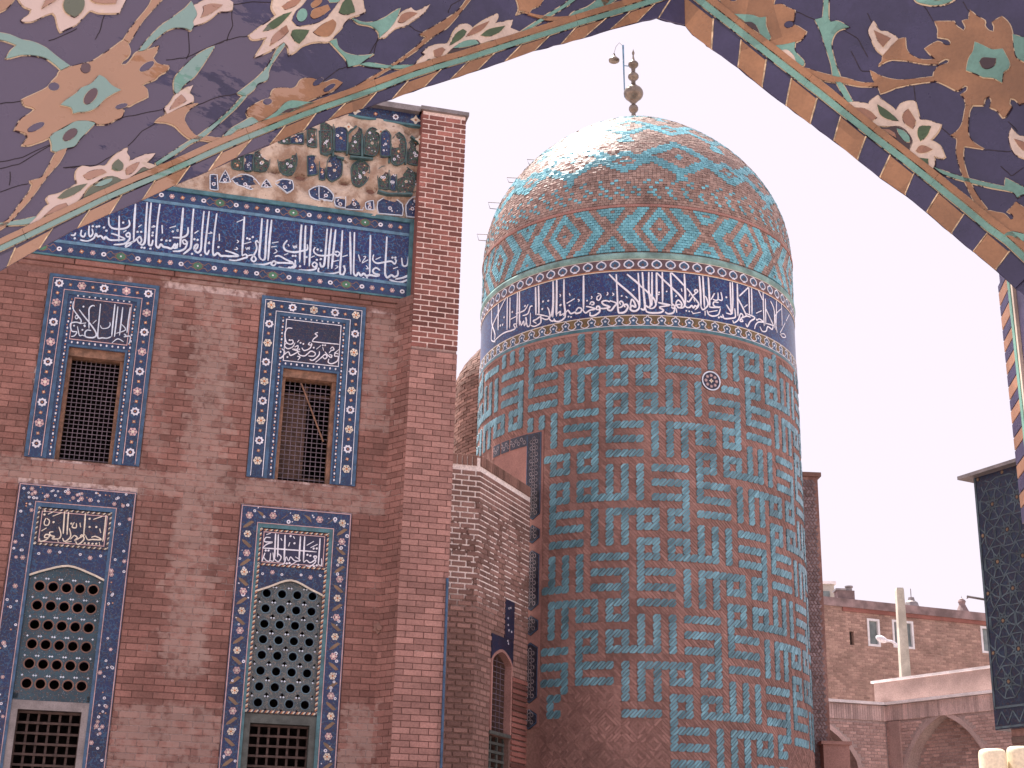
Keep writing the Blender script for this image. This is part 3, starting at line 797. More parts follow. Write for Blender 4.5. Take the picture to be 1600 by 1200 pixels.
def cell_mesh(name, w, h, r, mats):
    n = 16
    outer = []
    for i in range(n):
        t = 2 * math.pi * (i + .5) / n
        c, s = math.cos(t), math.sin(t)
        q = min(w / 2 / abs(c) if abs(c) > 1e-6 else 9, h / 2 / abs(s) if abs(s) > 1e-6 else 9)
        outer.append((q * c, q * s))
    b = MB()
    rings = [([(x, y) for x, y in outer], 0.0), ([(r * 1.28 * math.cos(2 * math.pi * (i + .5) / n), r * 1.28 * math.sin(2 * math.pi * (i + .5) / n)) for i in range(n)], 0.0),
             ([(r * 1.2 * math.cos(2 * math.pi * (i + .5) / n), r * 1.2 * math.sin(2 * math.pi * (i + .5) / n)) for i in range(n)], .008), ([(r * math.cos(2 * math.pi * (i + .5) / n), r * math.sin(2 * math.pi * (i + .5) / n)) for i in range(n)], .004),
             ([(r * .96 * math.cos(2 * math.pi * (i + .5) / n), r * .96 * math.sin(2 * math.pi * (i + .5) / n)) for i in range(n)], -.06)]
    for (L, z) in rings: b.v.extend(Vector((x, y, z)) for x, y in L)
    for k in range(4):
        for i in range(n):
            j = (i + 1) % n
            b.face([k * n + i, k * n + j, (k + 1) * n + j, (k + 1) * n + i], (0, 1, 1, 2)[k])
    # corner stars
    for (x, y) in ((w / 2, h / 2), (-w / 2, h / 2)):
        b.prism(LS, star(4, .02, .011) if False else [(x * .82 + q[0], y * .82 + q[1]) for q in star(4, .016, .008)], 0, .004, 3)
    return b.mesh(name, mats)
M['lattice'] = m_tile('lattice_tile', (0.065, 0.085, 0.09), (0.22, 0.17, 0.13), (0.012, 0.03, 0.07), 40, dense=0.6)
M['lattice2'] = m_tile('lattice_tile_blue', (0.022, 0.06, 0.085), (0.10, 0.055, 0.04), (0.012, 0.025, 0.06), 40, dense=0.6)
def lower_window(i):
    w = LOW[i]; o = OPEN[2 + i]; top = w[3]
    b = MB(); frame_rects(b, F, w, (o[0], o[1], o[2], o[3]), 0, .02)
    sur = b.build('window_surround', M['navy'], shrine)
    b = MB()
    for (d, e, m_) in ((.008, .02, 0), (.225, .235, 0)):
        frame_rects(b, F, (w[0] + d, w[1] - d, w[2], top - d), (w[0] + e, w[1] - e, w[2], top - e), .02, .027)
    b.build('white_line', M['pink'], sur)
    b = MB()
    frame_rects(b, F, (w[0] + .238, w[1] - .238, w[2], top - .238), (o[0] + .03, o[1] - .03, o[2], o[3] - .03), .0, .026)
    b.build('blue_fillet', M['teal_edge'] if i else M['steel_blue'], sur)
    zt1, zt0 = o[3] - .04, (5.60, 5.64)[1 - i]
    zb = (3.74, 3.72)[i]
    if i == 0: zb = 3.74
    x0, x1 = o[0] + .03, o[1] - .03
    b = MB(); b.rect(F, x0, x1, zt0, zt1, -.08, .012); b.build('text_panel', M['dark_panel'] if i == 0 else M['ink'], sur)
    b = MB(); frame_rects(b, F, (x0 + .05, x1 - .05, zt0 + .04, zt1 - .04), (x0 + .06, x1 - .06, zt0 + .05, zt1 - .05), .012, .018, 0, True)
    b.build('white_line', M['pink'], sur)
    letters(F, (L1, L2)[i], (L1S, L2S)[i], (L1D, L2D)[i], .012, .020, M['cream'] if i == 0 else M['white'], sur, off=.012, wmul=.9, dsz=13)
    # twisted rope border: little slanting tiles
    b = MB()
    def rope(ax, a0, a1, c, wd):
        t_ = a0; k = 0
        while t_ < a1:
            if ax == 0: P = [(t_, c), (t_ + .02, c), (t_ + .04, c + wd), (t_ + .02, c + wd)]
            else: P = [(c, t_), (c + wd, t_ + .02), (c + wd, t_ + .04), (c, t_ + .02)]
            b.prism(F, P, .012 if zt0 < P[0][1] else -.02, .022, k % 3)
            t_ += .022; k += 1
    rope(0, x0, x1, zt1 - .028, .024); rope(0, x0, x1, zt0, .024); rope(1, zt0, zt1, x0, .024); rope(1, zt0, zt1, x1 - .024, .024)
    if i == 1: rope(1, zb, zt0, x0, .03); rope(1, zb, zt0, x1 - .03, .03); rope(0, x0, x1, zb, .03)
    b.build('rope_border', [M['cream'], M['ink'], M['brown_t'] if i == 0 else M['orange']], sur, kind='stuff')
    # spandrel with its low pointed arch
    ap, sp = ((5.40, 5.25), (5.43, 5.25))[i]
    xm = (x0 + x1) / 2
    arch = smooth([(x0, sp), (x0 + .18, sp + .075), (xm, ap), (x1 - .18, sp + .075), (x1, sp)], False, 4)
    b = MB(); b.prism(F, [(x0, zt0), (x0, sp)] + arch[1:-1] + [(x1, sp), (x1, zt0)], -.05, .004)
    sp_ = b.build('spandrel', M['navy'], sur)
    b = MB(); b.ribbon(F, arch, .024, .004, .016, 0, taper=False); b.build('arch_line', M['cream'], sur)
    for k in range(7):
        x = x0 + .08 + (x1 - x0 - .16) * k / 6
        if abs(x - xm) > .1: at_F(ROS_P if k % 2 else RING, x, zt0 - .07 - random.uniform(0, .05), .004, sp_, sc=.5)
    # pierced tile screen
    if i == 0: cols, rw, cw, chh, r_, zc = 5, 6, .162, .2405, .058, 5.127
    else: cols, rw, cw, chh, r_, zc = 4, 8, .1985, .2, .054, 5.247
    me = cell_mesh('lattice_ring', cw, chh, r_, [M['lattice'] if i else M['lattice2'], M['ring_blue'] if i else M['dim_brown'], M['ink'], M['pale_blue']])
    xa = xm - cw * (cols - 1) / 2 + (.01 if i == 0 else 0)
    for r in range(rw):
        for k in range(cols):
            at_F(me, xa + k * cw, zc - r * chh, -.03, sur)
    b = MB()
    b.rect(F, x0, xa - cw / 2, zb, zt0, -.09, -.03); b.rect(F, xa + cw * (cols - .5), x1, zb, zt0, -.09, -.03)
    b.rect(F, x0, x1, zb - .05, zc - (rw - .5) * chh, -.09, -.03)
    b.rect(F, xa - cw / 2, xa + cw * (cols - .5), zc + .5 * chh, zt0, -.09, -.03)
    b.build('screen_edge', M['lattice'] if i else M['lattice2'], sur)
    # opening below
    b = MB()
    b.rect(F, o[0] + .03, o[1] - .03, zb - .13, zb - .02, -.2, .0)
    b.rect(F, o[0] + .03, o[0] + .11, o[2], zb - .13, -.2, -.0); b.rect(F, o[1] - .11, o[1] - .03, o[2], zb - .13, -.2, .0)
    fr = b.build('window_frame', M['metal'] if i == 0 else M['slate'], shrine)
    b = MB(); n = 6; za = zb - .15
    xa, xb = o[0] + .11, o[1] - .11
    for k in range(n + 1):
        x = xa + (xb - xa) * k / n; b.rect(F, x - .014, x + .014, o[2], za, -.16, -.12)
    z = za
    while z > o[2]:
        b.rect(F, xa, xb, z - .014, z + .014, -.125, -.09); z -= (xb - xa) / n
    b.build('grille', M['grille_dark'], fr)
    # border flowers
    if i == 1:
        sp2 = .253; k = 0
        for side in (0, 1):
            x = w[0] + .115 if side == 0 else w[1] - .115
            z = top - .14; k = side
            while z > 2.4:
                at_F(ROS_C if k % 2 else ROS_P, x + random.uniform(-.01, .01), z, .02, sur, sc=.82); z -= sp2; k += 1
        for k in range(1, 4): at_F(ROS_C if k % 2 == 0 else ROS_P, w[0] + .115 + (w[1] - w[0] - .23) * k / 4, top - .12, .02, sur, sc=.82)
        b = MB()      # brown leaves between
        for side in (0, 1):
            x = w[0] + .115 if side == 0 else w[1] - .115
            z = top - .14 - sp2 / 2; k = 0
            while z > 2.4:
                b.prism(F, smooth([(x - .07, z - .05 * (-1) ** k), (x - .01, z - .03 * (-1) ** k), (x + .07, z + .04 * (-1) ** k), (x + .03, z + .055 * (-1) ** k), (x - .05, z - .01 * (-1) ** k)]), .02, .023); z -= sp2; k += 1
        for k in range(4):
            x = w[0] + .115 + (w[1] - w[0] - .23) * (k + .5) / 4; s_ = (-1) ** k
            b.prism(F, smooth([(x - .06, top - .12 + .05 * s_), (x, top - .13), (x + .05, top - .12 - .05 * s_), (x + .02, top - .10)]), .02, .023)
        b.build('leaf', M['brown_t'], sur, kind='stuff')
    n = 130 if i == 0 else 70
    for k in range(n):
        side = random.random()
        if side < .25: x = random.uniform(w[0] + .04, w[1] - .04); z = random.uniform(top - .2, top - .03)
        else:
            x = random.uniform(.035, .205); z = random.uniform(2.5, top - .1); x = w[0] + x if side < .62 else w[1] - x
        if i == 0: at_F(random.choice((RING, RING, ROS_P, BUD)), x, z, .02, sur, sc=random.uniform(.35, .55))
        else: at_F(random.choice((DOT, RING)), x, z, .02, sur, sc=random.uniform(.4, .8), rot=random.random() * 3)
lower_window(0); lower_window(1)

# ------------------------------------------------------------------ ruined stalactite cornice over the inscription
nx, nz = 130, 44
b = MB()
def mdepth(a, z):
    t_ = (z - 10.83) / 1.47
    lobe = .07 * abs(math.sin(math.pi * (a - 2.42) / .78)) * (0.4 + t_)
    n_ = mnoise.fractal(Vector((a * 3.2, z * 4.5, 3.3)), 1.0, 2.0, 4)
    d = .02 + .10 * max(t_, 0) + lobe + .05 * n_
    for (hx, hz, rx, rz) in HOLES:
        q = ((a - hx) / rx) ** 2 + ((z - hz) / rz) ** 2
        if q < 1: d -= .16 * (1 - q)
    return d
HOLES = [F.at(500 + 225 / 6, 160 + 765 / 6) + (.1, .05), F.at(500 + 480 / 6, 160 + 830 / 6) + (.11, .07), F.at(330 + 690 / 7.06, 180 + 640 / 7.06) + (.11, .045), F.at(330 + 975 / 7.06, 180 + 690 / 7.06) + (.11, .045), F.at(500 + 810 / 6, 160 + 318 / 6) + (.04, .04)]
for j in range(nz + 1):
    for i in range(nx + 1):
        a = -1.9 + (3.30 + 1.9) * i / nx; z = 10.80 + (12.31 - 10.80) * j / nz
        b.v.append(F(a, z, mdepth(a, z)))
for j in range(nz):
    for i in range(nx):
        p = j * (nx + 1) + i
        b.face([p, p + 1, p + nx + 2, p + nx + 1])
corn = b.build('stalactite_cornice', M['plaster'], shrine, smooth=True)
MQ = [((500, 160, 6), [[(10, 200), (110, 200), (110, 440), (60, 510), (10, 480)], [(140, 240), (190, 220), (240, 280), (240, 470), (140, 470)], [(280, 480), (280, 310), (330, 240), (385, 260), (380, 490)],
  [(415, 500), (420, 340), (460, 270), (510, 270), (545, 340), (530, 460), (500, 510)], [(565, 525), (565, 330), (610, 295), (645, 340), (640, 530)], [(670, 580), (670, 380), (735, 310), (785, 370), (785, 560), (720, 600)], [(830, 570), (835, 390), (890, 350), (940, 400), (935, 590)],
  [(70, 700), (75, 560), (120, 500), (190, 540), (200, 640), (180, 700), (110, 740)], [(310, 590), (380, 545), (455, 600), (450, 690), (425, 740), (370, 780), (315, 750), (300, 650)], [(550, 630), (640, 600), (640, 810), (560, 800)], [(670, 640), (715, 630), (705, 820), (665, 810)],
  [(730, 660), (795, 595), (870, 650), (880, 740), (860, 820), (740, 840)], [(890, 650), (940, 680), (930, 800), (880, 830)], [(0, 560), (40, 560), (40, 720), (0, 720)], [(255, 890), (335, 835), (410, 890), (405, 980), (250, 970)], [(555, 920), (660, 880), (770, 940), (775, 1040), (555, 1020)],
  [(820, 950), (880, 880), (930, 890), (915, 1060), (825, 1050)], [(150, 890), (240, 880), (235, 970), (155, 950)], [(440, 930), (500, 910), (505, 990), (445, 980)], [(0, 780), (60, 800), (120, 860), (115, 910), (0, 890)]]),
 ((330, 180, 7.058), [[(750, 430), (840, 355), (930, 420), (935, 540), (890, 640), (800, 640), (755, 560)], [(1070, 450), (1150, 450), (1165, 640), (1075, 655)], [(1190, 200), (1310, 200), (1310, 440), (1210, 440)], [(490, 410), (630, 380), (640, 480), (600, 600), (480, 600)], [(370, 440), (460, 420), (450, 590), (375, 590)],
  [(235, 500), (350, 450), (345, 590), (240, 580)], [(1065, 160), (1150, 170), (1150, 360), (1065, 340)], [(880, 240), (1010, 210), (1010, 310), (880, 310)], [(740, 260), (860, 240), (860, 320), (740, 320)], [(235, 690), (330, 640), (450, 660), (540, 760), (440, 790), (370, 760), (300, 740)],
  [(705, 740), (790, 705), (890, 720), (900, 800), (840, 840), (770, 780)], [(1090, 820), (1190, 775), (1330, 850), (1330, 920), (1200, 920), (1110, 880)], [(560, 780), (610, 710), (660, 780)], [(0, 640), (60, 640), (70, 800), (0, 790)], [(100, 720), (160, 600), (210, 720)]])]
rim = MB()
for (ox, oy, s), polys in MQ:
    for q, P in enumerate(polys):
        Q = [F.at(ox + p[0] / s, oy + p[1] / s, .12) for p in P]
        ca = sum(p[0] for p in Q) / len(Q); cz = sum(p[1] for p in Q) / len(Q)
        d = mdepth(ca, cz) + .018
        Q = smooth(Q, n=2, sharp=75)
        low = cz < 11.2
        b = MB(); b.prism(F, Q, d - .12, d); pn = b.build('glazed_panel', M['navy'] if low or q % 3 == 1 else M['green_navy'], corn)
        rim.ribbon(F, grow(Q, .012), .012 if not low else .013, d - .03, d + .008, 0 if low else 1, closed=True)
        at_F(ROS_W if low else (RING, BUD, RING, ROS_C)[q % 4], ca, cz - .03, d, pn, sc=(.55, 1, .6, .42)[q % 4] if not low else .5)
        wx = (max(p[0] for p in Q) - min(p[0] for p in Q)) * .3; wz = (max(p[1] for p in Q) - min(p[1] for p in Q)) * .36
        for _ in range(6):
            at_F(random.choice((BUD, DOT, DOT_O, DOT, RING, DOT)), ca + random.uniform(-wx, wx), cz + random.uniform(-wz, wz), d, pn, rot=random.random() * 3, sc=random.uniform(.35, .7))
rim.build('panel_rim', [M['pale_blue'], M['dark_rim']], corn, kind='stuff')
b = MB()
for (x0, y0, x1, y1) in ((262, 290, 255, 480), (125, 250, 125, 500), (398, 290, 398, 500), (655, 330, 650, 560), (808, 370, 805, 570), (200, 205, 262, 290), (262, 290, 345, 215), (510, 240, 570, 310), (570, 310, 640, 265), (855, 310, 940, 370), (545, 820, 640, 850), (640, 850, 740, 850), (740, 850, 870, 850), (160, 505, 230, 520), (285, 500, 500, 520)):
    P = [F.at(500 + x / 6, 160 + y / 6, .18) for x, y in ((x0, y0), ((x0 + x1) / 2, (y0 + y1) / 2), (x1, y1))]
    b.ribbon(F, P, .028, .08, .17, 0, taper=False)
b.build('blue_rib', M['dark_rim'], corn)
for (x, y) in ((268, 230), (570, 275), (935, 350)):
    a, z = F.at(500 + x / 6, 160 + y / 6, .2); at_F(KITE, a, z, .2, corn)
b = MB(); b.rect(F, -4.2, 3.34, 12.30, 12.5, -.02, .16); fz = b.build('frieze', M['navy'], shrine)
b = MB(); b.rect(F, -4.2, 3.34, 12.285, 12.315, .12, .2); b.build('teal_moulding', M['teal_edge'], fz)
for k in range(14):
    at_F((KITE, ROS_W, BUD)[k % 3 if k % 3 < 2 else 2], 3.22 - k * .3, 12.405, .16, fz, sc=(1.1, .8, 1.2)[k % 3])
b = MB(); b.rect(F, -4.2, 3.36, 12.5, 12.59, -.9, .26); b.build('cornice', M['metal'], shrine)

# ------------------------------------------------------------------ pier at the right end of the front
PO = .30
pu0, pu1 = F.at(641, 560, PO)[0], F.at(714, 560, PO)[0]
b = MB()
b.rect(F, pu0 + .01, pu1 - .01, 0, 12.50, -.6, PO - .006)
b.prism(F, [(pu0 + .01, 0), (3.10, 0), (3.10, .01), (pu0 + .01, .01)], 0, .01)
b.build('pier_core', M['mortar_pillar'], shrine)
RV = Plane(F(3.10, 0, 0.0), F(pu0, 0, PO) - F(3.10, 0, 0))      # canted return between wall and pier
rl = (F(pu0, 0, PO) - F(3.10, 0, 0)).length
b = MB(); b.rect(RV, -.01, rl - .012, 0, 9.56, -.15, -.004); b.build('return_backing', M['mortar'], shrine)
lay(RV, 0, rl, 1.4, 9.54, .2, .075, .0085, -.006, .014, M['brick'], shrine, None, 0, stuff='return_brickwork')
lay(F, pu0, pu1, 8.78, 12.44, .222, .060, .020, PO - .01, .016, M['brick_red'], shrine, None, 130)
lay(F, pu0, pu1, 1.4, 8.76, .235, .074, .0075, PO - .01, .016, M['brick_pink'], shrine, None, 170)
b = MB(); b.rect(F, pu0 - .03, pu1 + .035, 12.50, 12.56, -.6, PO + .05); b.build('pier_cap', M['metal'], shrine)
LP = Plane(F(pu0, 0, PO), FN); 
b = MB(); b.rect(LP, -.0, .6, 9.5, 12.5, -.01, .0); b.build('pier_side', M['brick_red'], shrine)
ba, bz = F.at(591, 982)
b = MB(); b.prism(F, [(ba + p[0], bz + p[1]) for p in star(7, .085, .06)], 0, .04); b.prism(F, [(ba + p[0], bz + p[1]) for p in ell(0, 0, .035, .035)], .04, .07); b.build('plaster_boss', M['brick_old'], shrine)
b = MB()
b.tube([F(pu1 - .02, 5.55, PO + .03), F(pu1 + .0, 1.0, PO + .03)], .018)
b.build('drain_pipe', M['steel_blue'], shrine)
# ------------------------------------------------------------------ the round tower
TX, TY, TR = 2.392, 26.0, 3.012
T = Drum(TX, TY, TR)
KD = 180 / math.pi / TR                      # degrees per metre of wall
tower = thing('dome_tower', (TX, TY, 0), 'round brick tower with turquoise zigzag lettering, blue inscription band and tiled dome', 'tower')
M['teal'] = m_basic('turquoise_glaze', (0.13, 0.28, 0.345), 0.33, 0.3, 2.5, 0.3, 0.25)
M['teal_dome'] = m_basic('dome_turquoise', (0.13, 0.37, 0.44), 0.3, 0.2, 2.5, 0.25, 0.25)
M['brick_dome'] = m_brick('dome_brick', (0.37, 0.262, 0.225), (0.27, 0.178, 0.152), rough=0.5, soot=0.2)
M['moulding'] = m_basic('moulding_glaze', (0.19, 0.33, 0.31), 0.55, 0.1, 3, 0.4)
M['white_b'] = m_basic('bright_white_glaze', (0.80, 0.79, 0.86), 0.35, 0.04, 10, 0.08)
M['night_tile'] = m_tile('night_tile', (0.006, 0.008, 0.022), (0.03, 0.05, 0.09), (0.06, 0.025, 0.02), 34, dense=0.6, fleckv=0.3)
M['strap_dull'] = m_basic('dull_strap_glaze', (0.36, 0.31, 0.33), 0.5, 0.2, 12, 0.4)
M['olive'] = m_basic('olive_glaze', (0.15, 0.10, 0.04), 0.4, 0.1, 8, 0.3)
M['plum'] = m_basic('plum_glaze', (0.11, 0.06, 0.07), 0.4, 0.1, 8, 0.3)
def shell(z0, z1, r0, r1, mat, name, parent, a0=-180, a1=180, n=96, smooth_=True):
    b = MB()
    for i in range(n + 1):
        a = a0 + (a1 - a0) * i / n
        b.v.append(T(a, z0, r0)); b.v.append(T(a, z1, r1))
    for i in range(n): b.face([2 * i, 2 * i + 2, 2 * i + 3, 2 * i + 1])
    return b.build(name, mat, parent, smooth=smooth_)
shell(0, 10.88, 0, 0, M['mortar_tower'], 'shaft', tower)
# lettering laid in slanting bricks: the holy name four ways round, woven on a 12 by 8 lattice
DEG = 2.4
def cells():
    on = set()
    A = [(x, y) for x in (0, 1, 2) for y in (2, 3, 4) if (x, y) != (1, 3)] + [(x, 4) for x in range(3, 7)] + [(4, y) for y in range(0, 4)] + [(6, y) for y in range(0, 4)] + [(8, y) for y in range(5)]
    Bm = [(0, y) for y in range(5)] + [(2, y) for y in range(5)] + [(4, y) for y in range(5)] + [(x, 0) for x in range(2, 9)] + [(6, 1), (6, 2), (7, 2), (8, 1), (8, 2)]
    Cm = [(x, 0) for x in range(5)] + [(x, 2) for x in range(5)] + [(x, 4) for x in range(5)] + [(4, y) for y in range(2, 9)] + [(2, 6), (3, 6), (2, 7), (2, 8), (3, 8)]
    Dm = [(0, y) for y in range(7)] + [(1, 0), (2, 0), (2, 1), (2, 2), (1, 2)] + [(x, 4) for x in range(5)] + [(x, 6) for x in range(5)] + [(x, 8) for x in range(5)]
    for i in range(-14, 15):
        for j in range(-14, 15):
            dx, dy = 12 * i + 8 * j, 8 * i - 12 * j
            for (ox, oy, P) in ((4, 0, A), (6, 6, Bm), (14, 0, Cm), (20, -2, Dm)):
                for (x, y) in P: on.add((ox + dx + x, oy + dy + y))
    return on
ON = cells()
CH = .1255
def zlow(a):
    if a < -30: return 4.24
    if a < -12.5: return 4.64
    if a < 2.5: return 4.20
    if a < 48: return 2.2
    return 3.95
big = []; corner = []
mt, mbk = MB(), MB()
for c_ in range(-24, 48):
    for r_ in range(-19, 60):
        a0 = -15.2 + DEG * (c_ - 8); zt = 8.432 - CH * r_; zb = zt - CH
        am = a0 + DEG / 2; zm = zt - CH / 2
        if zm < 1.6 or zt > 10.85: continue
        if am < -36.9 and zm < 9.19: continue            # tile frame and the wall that leans on the tower
        if (am - 19.4) ** 2 * (TR * math.pi / 180) ** 2 + (zm - 9.98) ** 2 < .19 ** 2: continue
        teal = (c_, r_) in ON and zt < 10.82 and zb > zlow(am) and am < 84
        if zb < zlow(am) and random.random() < .012: teal = 2
        sl = 1 if teal else -1
        if not teal and zb < zlow(am) and ((c_ // 2 + r_ // 2) % 2): sl = 1
        if teal != 2:
            corner.append((am, zm, sl, bool(teal)))
        for h in (0,):
            side_ = (c_ - 1, r_) in ON or (c_ + 1, r_) in ON
            upr = teal is True and not side_
            x = am; zq = zm
            # slanting brick, slightly longer than its cell so its ends step past the edge
            L = .158 if teal else .150; wd = .036
            if teal == 2: L = .06
            big.append((x, zq, sl, L, wd, bool(teal), teal is True))
def slant(mb, x, z, sl, L, wd, h0, h1, rv):
    c = math.cos(R(47)); s = math.sin(R(47)) * sl
    hx, hz = L / 2 * c, L / 2 * s
    px, pz = -wd / 2 * math.sin(R(47)) * sl, wd / 2 * math.cos(R(47))
    P = [(-hx - px, -hz - pz), (hx - px, hz - pz), (hx + px, hz + pz), (-hx + px, -hz + pz)]
    top = [T(x + p[0] * KD, z + p[1], h1) for p in P]; bot = [T(x + p[0] * KD * 1.02, z + p[1] * 1.02, h0) for p in P]
    mb.add(top + bot, [(0, 1, 2, 3), (0, 4, 5, 1), (1, 5, 6, 2), (2, 6, 7, 3), (3, 7, 4, 0)], 0, rv)
pick = []
for i, q in enumerate(big):
    if q[6]:
        x, y, z = proj(T(q[0], q[1]))
        if -5 < x < 1605 and y < 1205 and abs(q[0]) < 60: pick.append((z, i))
pick.sort(); ind = set(i for _, i in pick[:300])
gm = unit_brick(M['teal'], 'glazed_brick')
for i, (x, z, sl, L, wd, tl, _) in enumerate(big):
    j = random.uniform(-.0025, .0025)
    if i in ind:
        link('glazed_brick', gm, tower, T.frame(x, z, -.004) @ Matrix.Rotation(R(47) * sl, 4, 'Z') @ Matrix.Diagonal((L, wd, .02 + j, 1)))
    elif tl: slant(mt, x + random.uniform(-.05, .05), z, sl, L, wd, -.004, .02 + j, random.random())
    else: slant(mbk, x, z, sl, L, wd, -.004, .006 + j, random.random())
def clipbox(P, h):
    for ax in (0, 1):
        for sg in (-1, 1):
            out = []
            for i in range(len(P)):
                p, q = P[i - 1], P[i]
                ip, iq = sg * p[ax] <= h, sg * q[ax] <= h
                if ip != iq:
                    t_ = (sg * h - p[ax]) / (q[ax] - p[ax]); out.append((p[0] + (q[0] - p[0]) * t_, p[1] + (q[1] - p[1]) * t_))
                if iq: out.append(q)
            P = out
            if not P: return P
    return P
CP = []       # the two corner pieces that complete the woven courses in each square
for sg in (-1, 1):
    c_ = sg * .5 * CH; w_ = .036 / 2 / math.cos(R(45))
    CP.append(clipbox([(-.2, -.2 + c_ - w_), (.2, .2 + c_ - w_), (.2, .2 + c_ + w_), (-.2, -.2 + c_ + w_)], CH / 2 + .002))
for (am, zm, sl, tl) in corner:
    for P in CP:
        j = random.uniform(-.0025, .0025); h1 = (.02 if tl else .007) + j
        Q = [(am + p[0] * sl * KD, zm + p[1]) for p in P]
        if sl < 0: Q = Q[::-1]
        m_ = mt if tl else mbk; n_ = len(Q); rv = random.random()
        m_.add([T(q[0], q[1], h1) for q in Q] + [T(q[0], q[1], -.004) for q in Q], [tuple(range(n_))] + [(i, i + n_, (i + 1) % n_ + n_, (i + 1) % n_) for i in range(n_)], 0, rv)
mt.build('glazed_brickwork', M['teal'], tower, kind='stuff')
mbk.build('brickwork', M['brick_tower'], tower, kind='stuff')
b = MB(); b.lathe((TX, TY), [(TR, 0), (TR + .05, .01), (TR + .05, 1.5), (TR, 1.55)], 64); b.build('plinth', M['brick_old'], tower, smooth=False)
shell(10.80, 10.86, .014, .014, M['brick_tower'], 'brick_ring', tower)

# medallion
md = MB()
med = [(19.4 + p[0] * KD, 9.98 + p[1]) for p in ell(0, 0, .175, .175, 0, 24)]
md.prism(T, med, -.01, .03); mo = md.build('medallion', M['dark_panel'], tower)
b = MB(); b.ribbon(T, [(19.4 + p[0] * KD, 9.98 + p[1]) for p in ell(0, 0, .165, .165, 0, 24)], .022, .03, .038, closed=True, k=KD); b.build('medallion_rim', M['pale_blue'], mo)
for i in range(8):
    a = i * math.pi / 4
    link('pink_rosette', ROS_P, mo, T.frame(19.4 + .10 * math.cos(a) * KD, 9.98 + .10 * math.sin(a), .03) @ Matrix.Diagonal((.5, .5, 1, 1)))
link('white_flower', KITE, mo, T.frame(19.4, 9.98, .03) @ Matrix.Diagonal((.6, .6, 1, 1)))

# inscription band
BO = .004
bd = shell(10.842, 12.202, BO, BO, M['navy_band'], 'inscription_band', tower)
shell(10.862, 10.842, BO, 0, M['teal_edge'], 'band_edge', bd)
def ringstrip(z0, z1, off, mat, name, par, n=96):
    b = MB()
    for i in range(n):
        b.rect(T, -180 + 360 * i / n, -180 + 360 * (i + 1) / n, z0, z1, off - .006, off)
    return b.build(name, mat, par)
ringstrip(10.847, 10.902, BO + .014, M['teal_edge'], 'teal_fillet', bd)
ringstrip(10.904, 11.092, BO + .006, M['olive'], 'leaf_border', bd)
ringstrip(11.092, 11.108, BO + .010, M['cream'], 'white_line', bd)
ringstrip(10.904, 10.914, BO + .011, M['white'], 'white_line', bd)
ringstrip(11.935, 11.949, BO + .010, M['cream'], 'white_line', bd)
ringstrip(11.972, 12.157, BO + .006, M['plum'], 'palmette_border', bd)
ringstrip(12.157, 12.169, BO + .010, M['cream'], 'white_line', bd)
ringstrip(11.949, 11.972, BO + .009, M['orange'], 'orange_line', bd)
bm = MB()     # palmette: white outline round a blue bud
fan = smooth([(-.02, -.07), (-.075, -.045), (-.095, 0), (-.075, .045), (-.04, .07), (0, .092), (.04, .07), (.075, .045), (.095, 0), (.075, -.045), (.02, -.07)], n=2)
bm.prism(LS, fan, 0, .004, 0)
bm.prism(LS, [(p[0] * .74, p[1] * .74 - .002) for p in fan], .004, .006, 1)
bm.prism(LS, ell(0, -.015, .026, .028, 0, 8), .006, .008, 2); bm.prism(LS, [(-.045, -.085), (.045, -.085), (.0, -.045)], .003, .008, 0)
PAL = bm.mesh('palmette', [M['white'], M['steel_blue'], M['plum']])
bm = MB()
ogee = smooth([(-.12, -.085), (-.075, -.07), (-.045, -.035), (-.072, .01), (-.055, .045), (-.025, .055), (0, .09), (.025, .055), (.055, .045), (.072, .01), (.045, -.035), (.075, -.07), (.12, -.085)], closed=False, n=2)
bm.ribbon(LS, ogee, .014, .0, .005, 0, taper=False)
bm.prism(LS, ell(0, .005, .05, .045, 0, 10), 0, .004, 1); bm.prism(LS, ell(0, .0, .022, .018, 0, 8), .004, .006, 3)
bm.prism(LS, [(-.045, -.085), (.045, -.085), (.03, -.03), (-.03, -.03)], 0, .003, 1); bm.prism(LS, ell(.12, -.04, .012, .02, 0, 6), 0, .004, 2)
OGE = bm.mesh('bud_arch', [M['white'], M['steel_blue'], M['orange'], M['pale_blue']])
for i in range(78):
    a = -180 + 360 * (i + .35) / 78
    if abs(a) > 93: continue
    link('palmette', PAL, bd, T.frame(a, 12.064, BO + .006))
    link('bud_arch', OGE, bd, T.frame(a + 1.4, 11.004, BO + .006))
TO = BO + .002
T1 = (745, 420, 8.571)
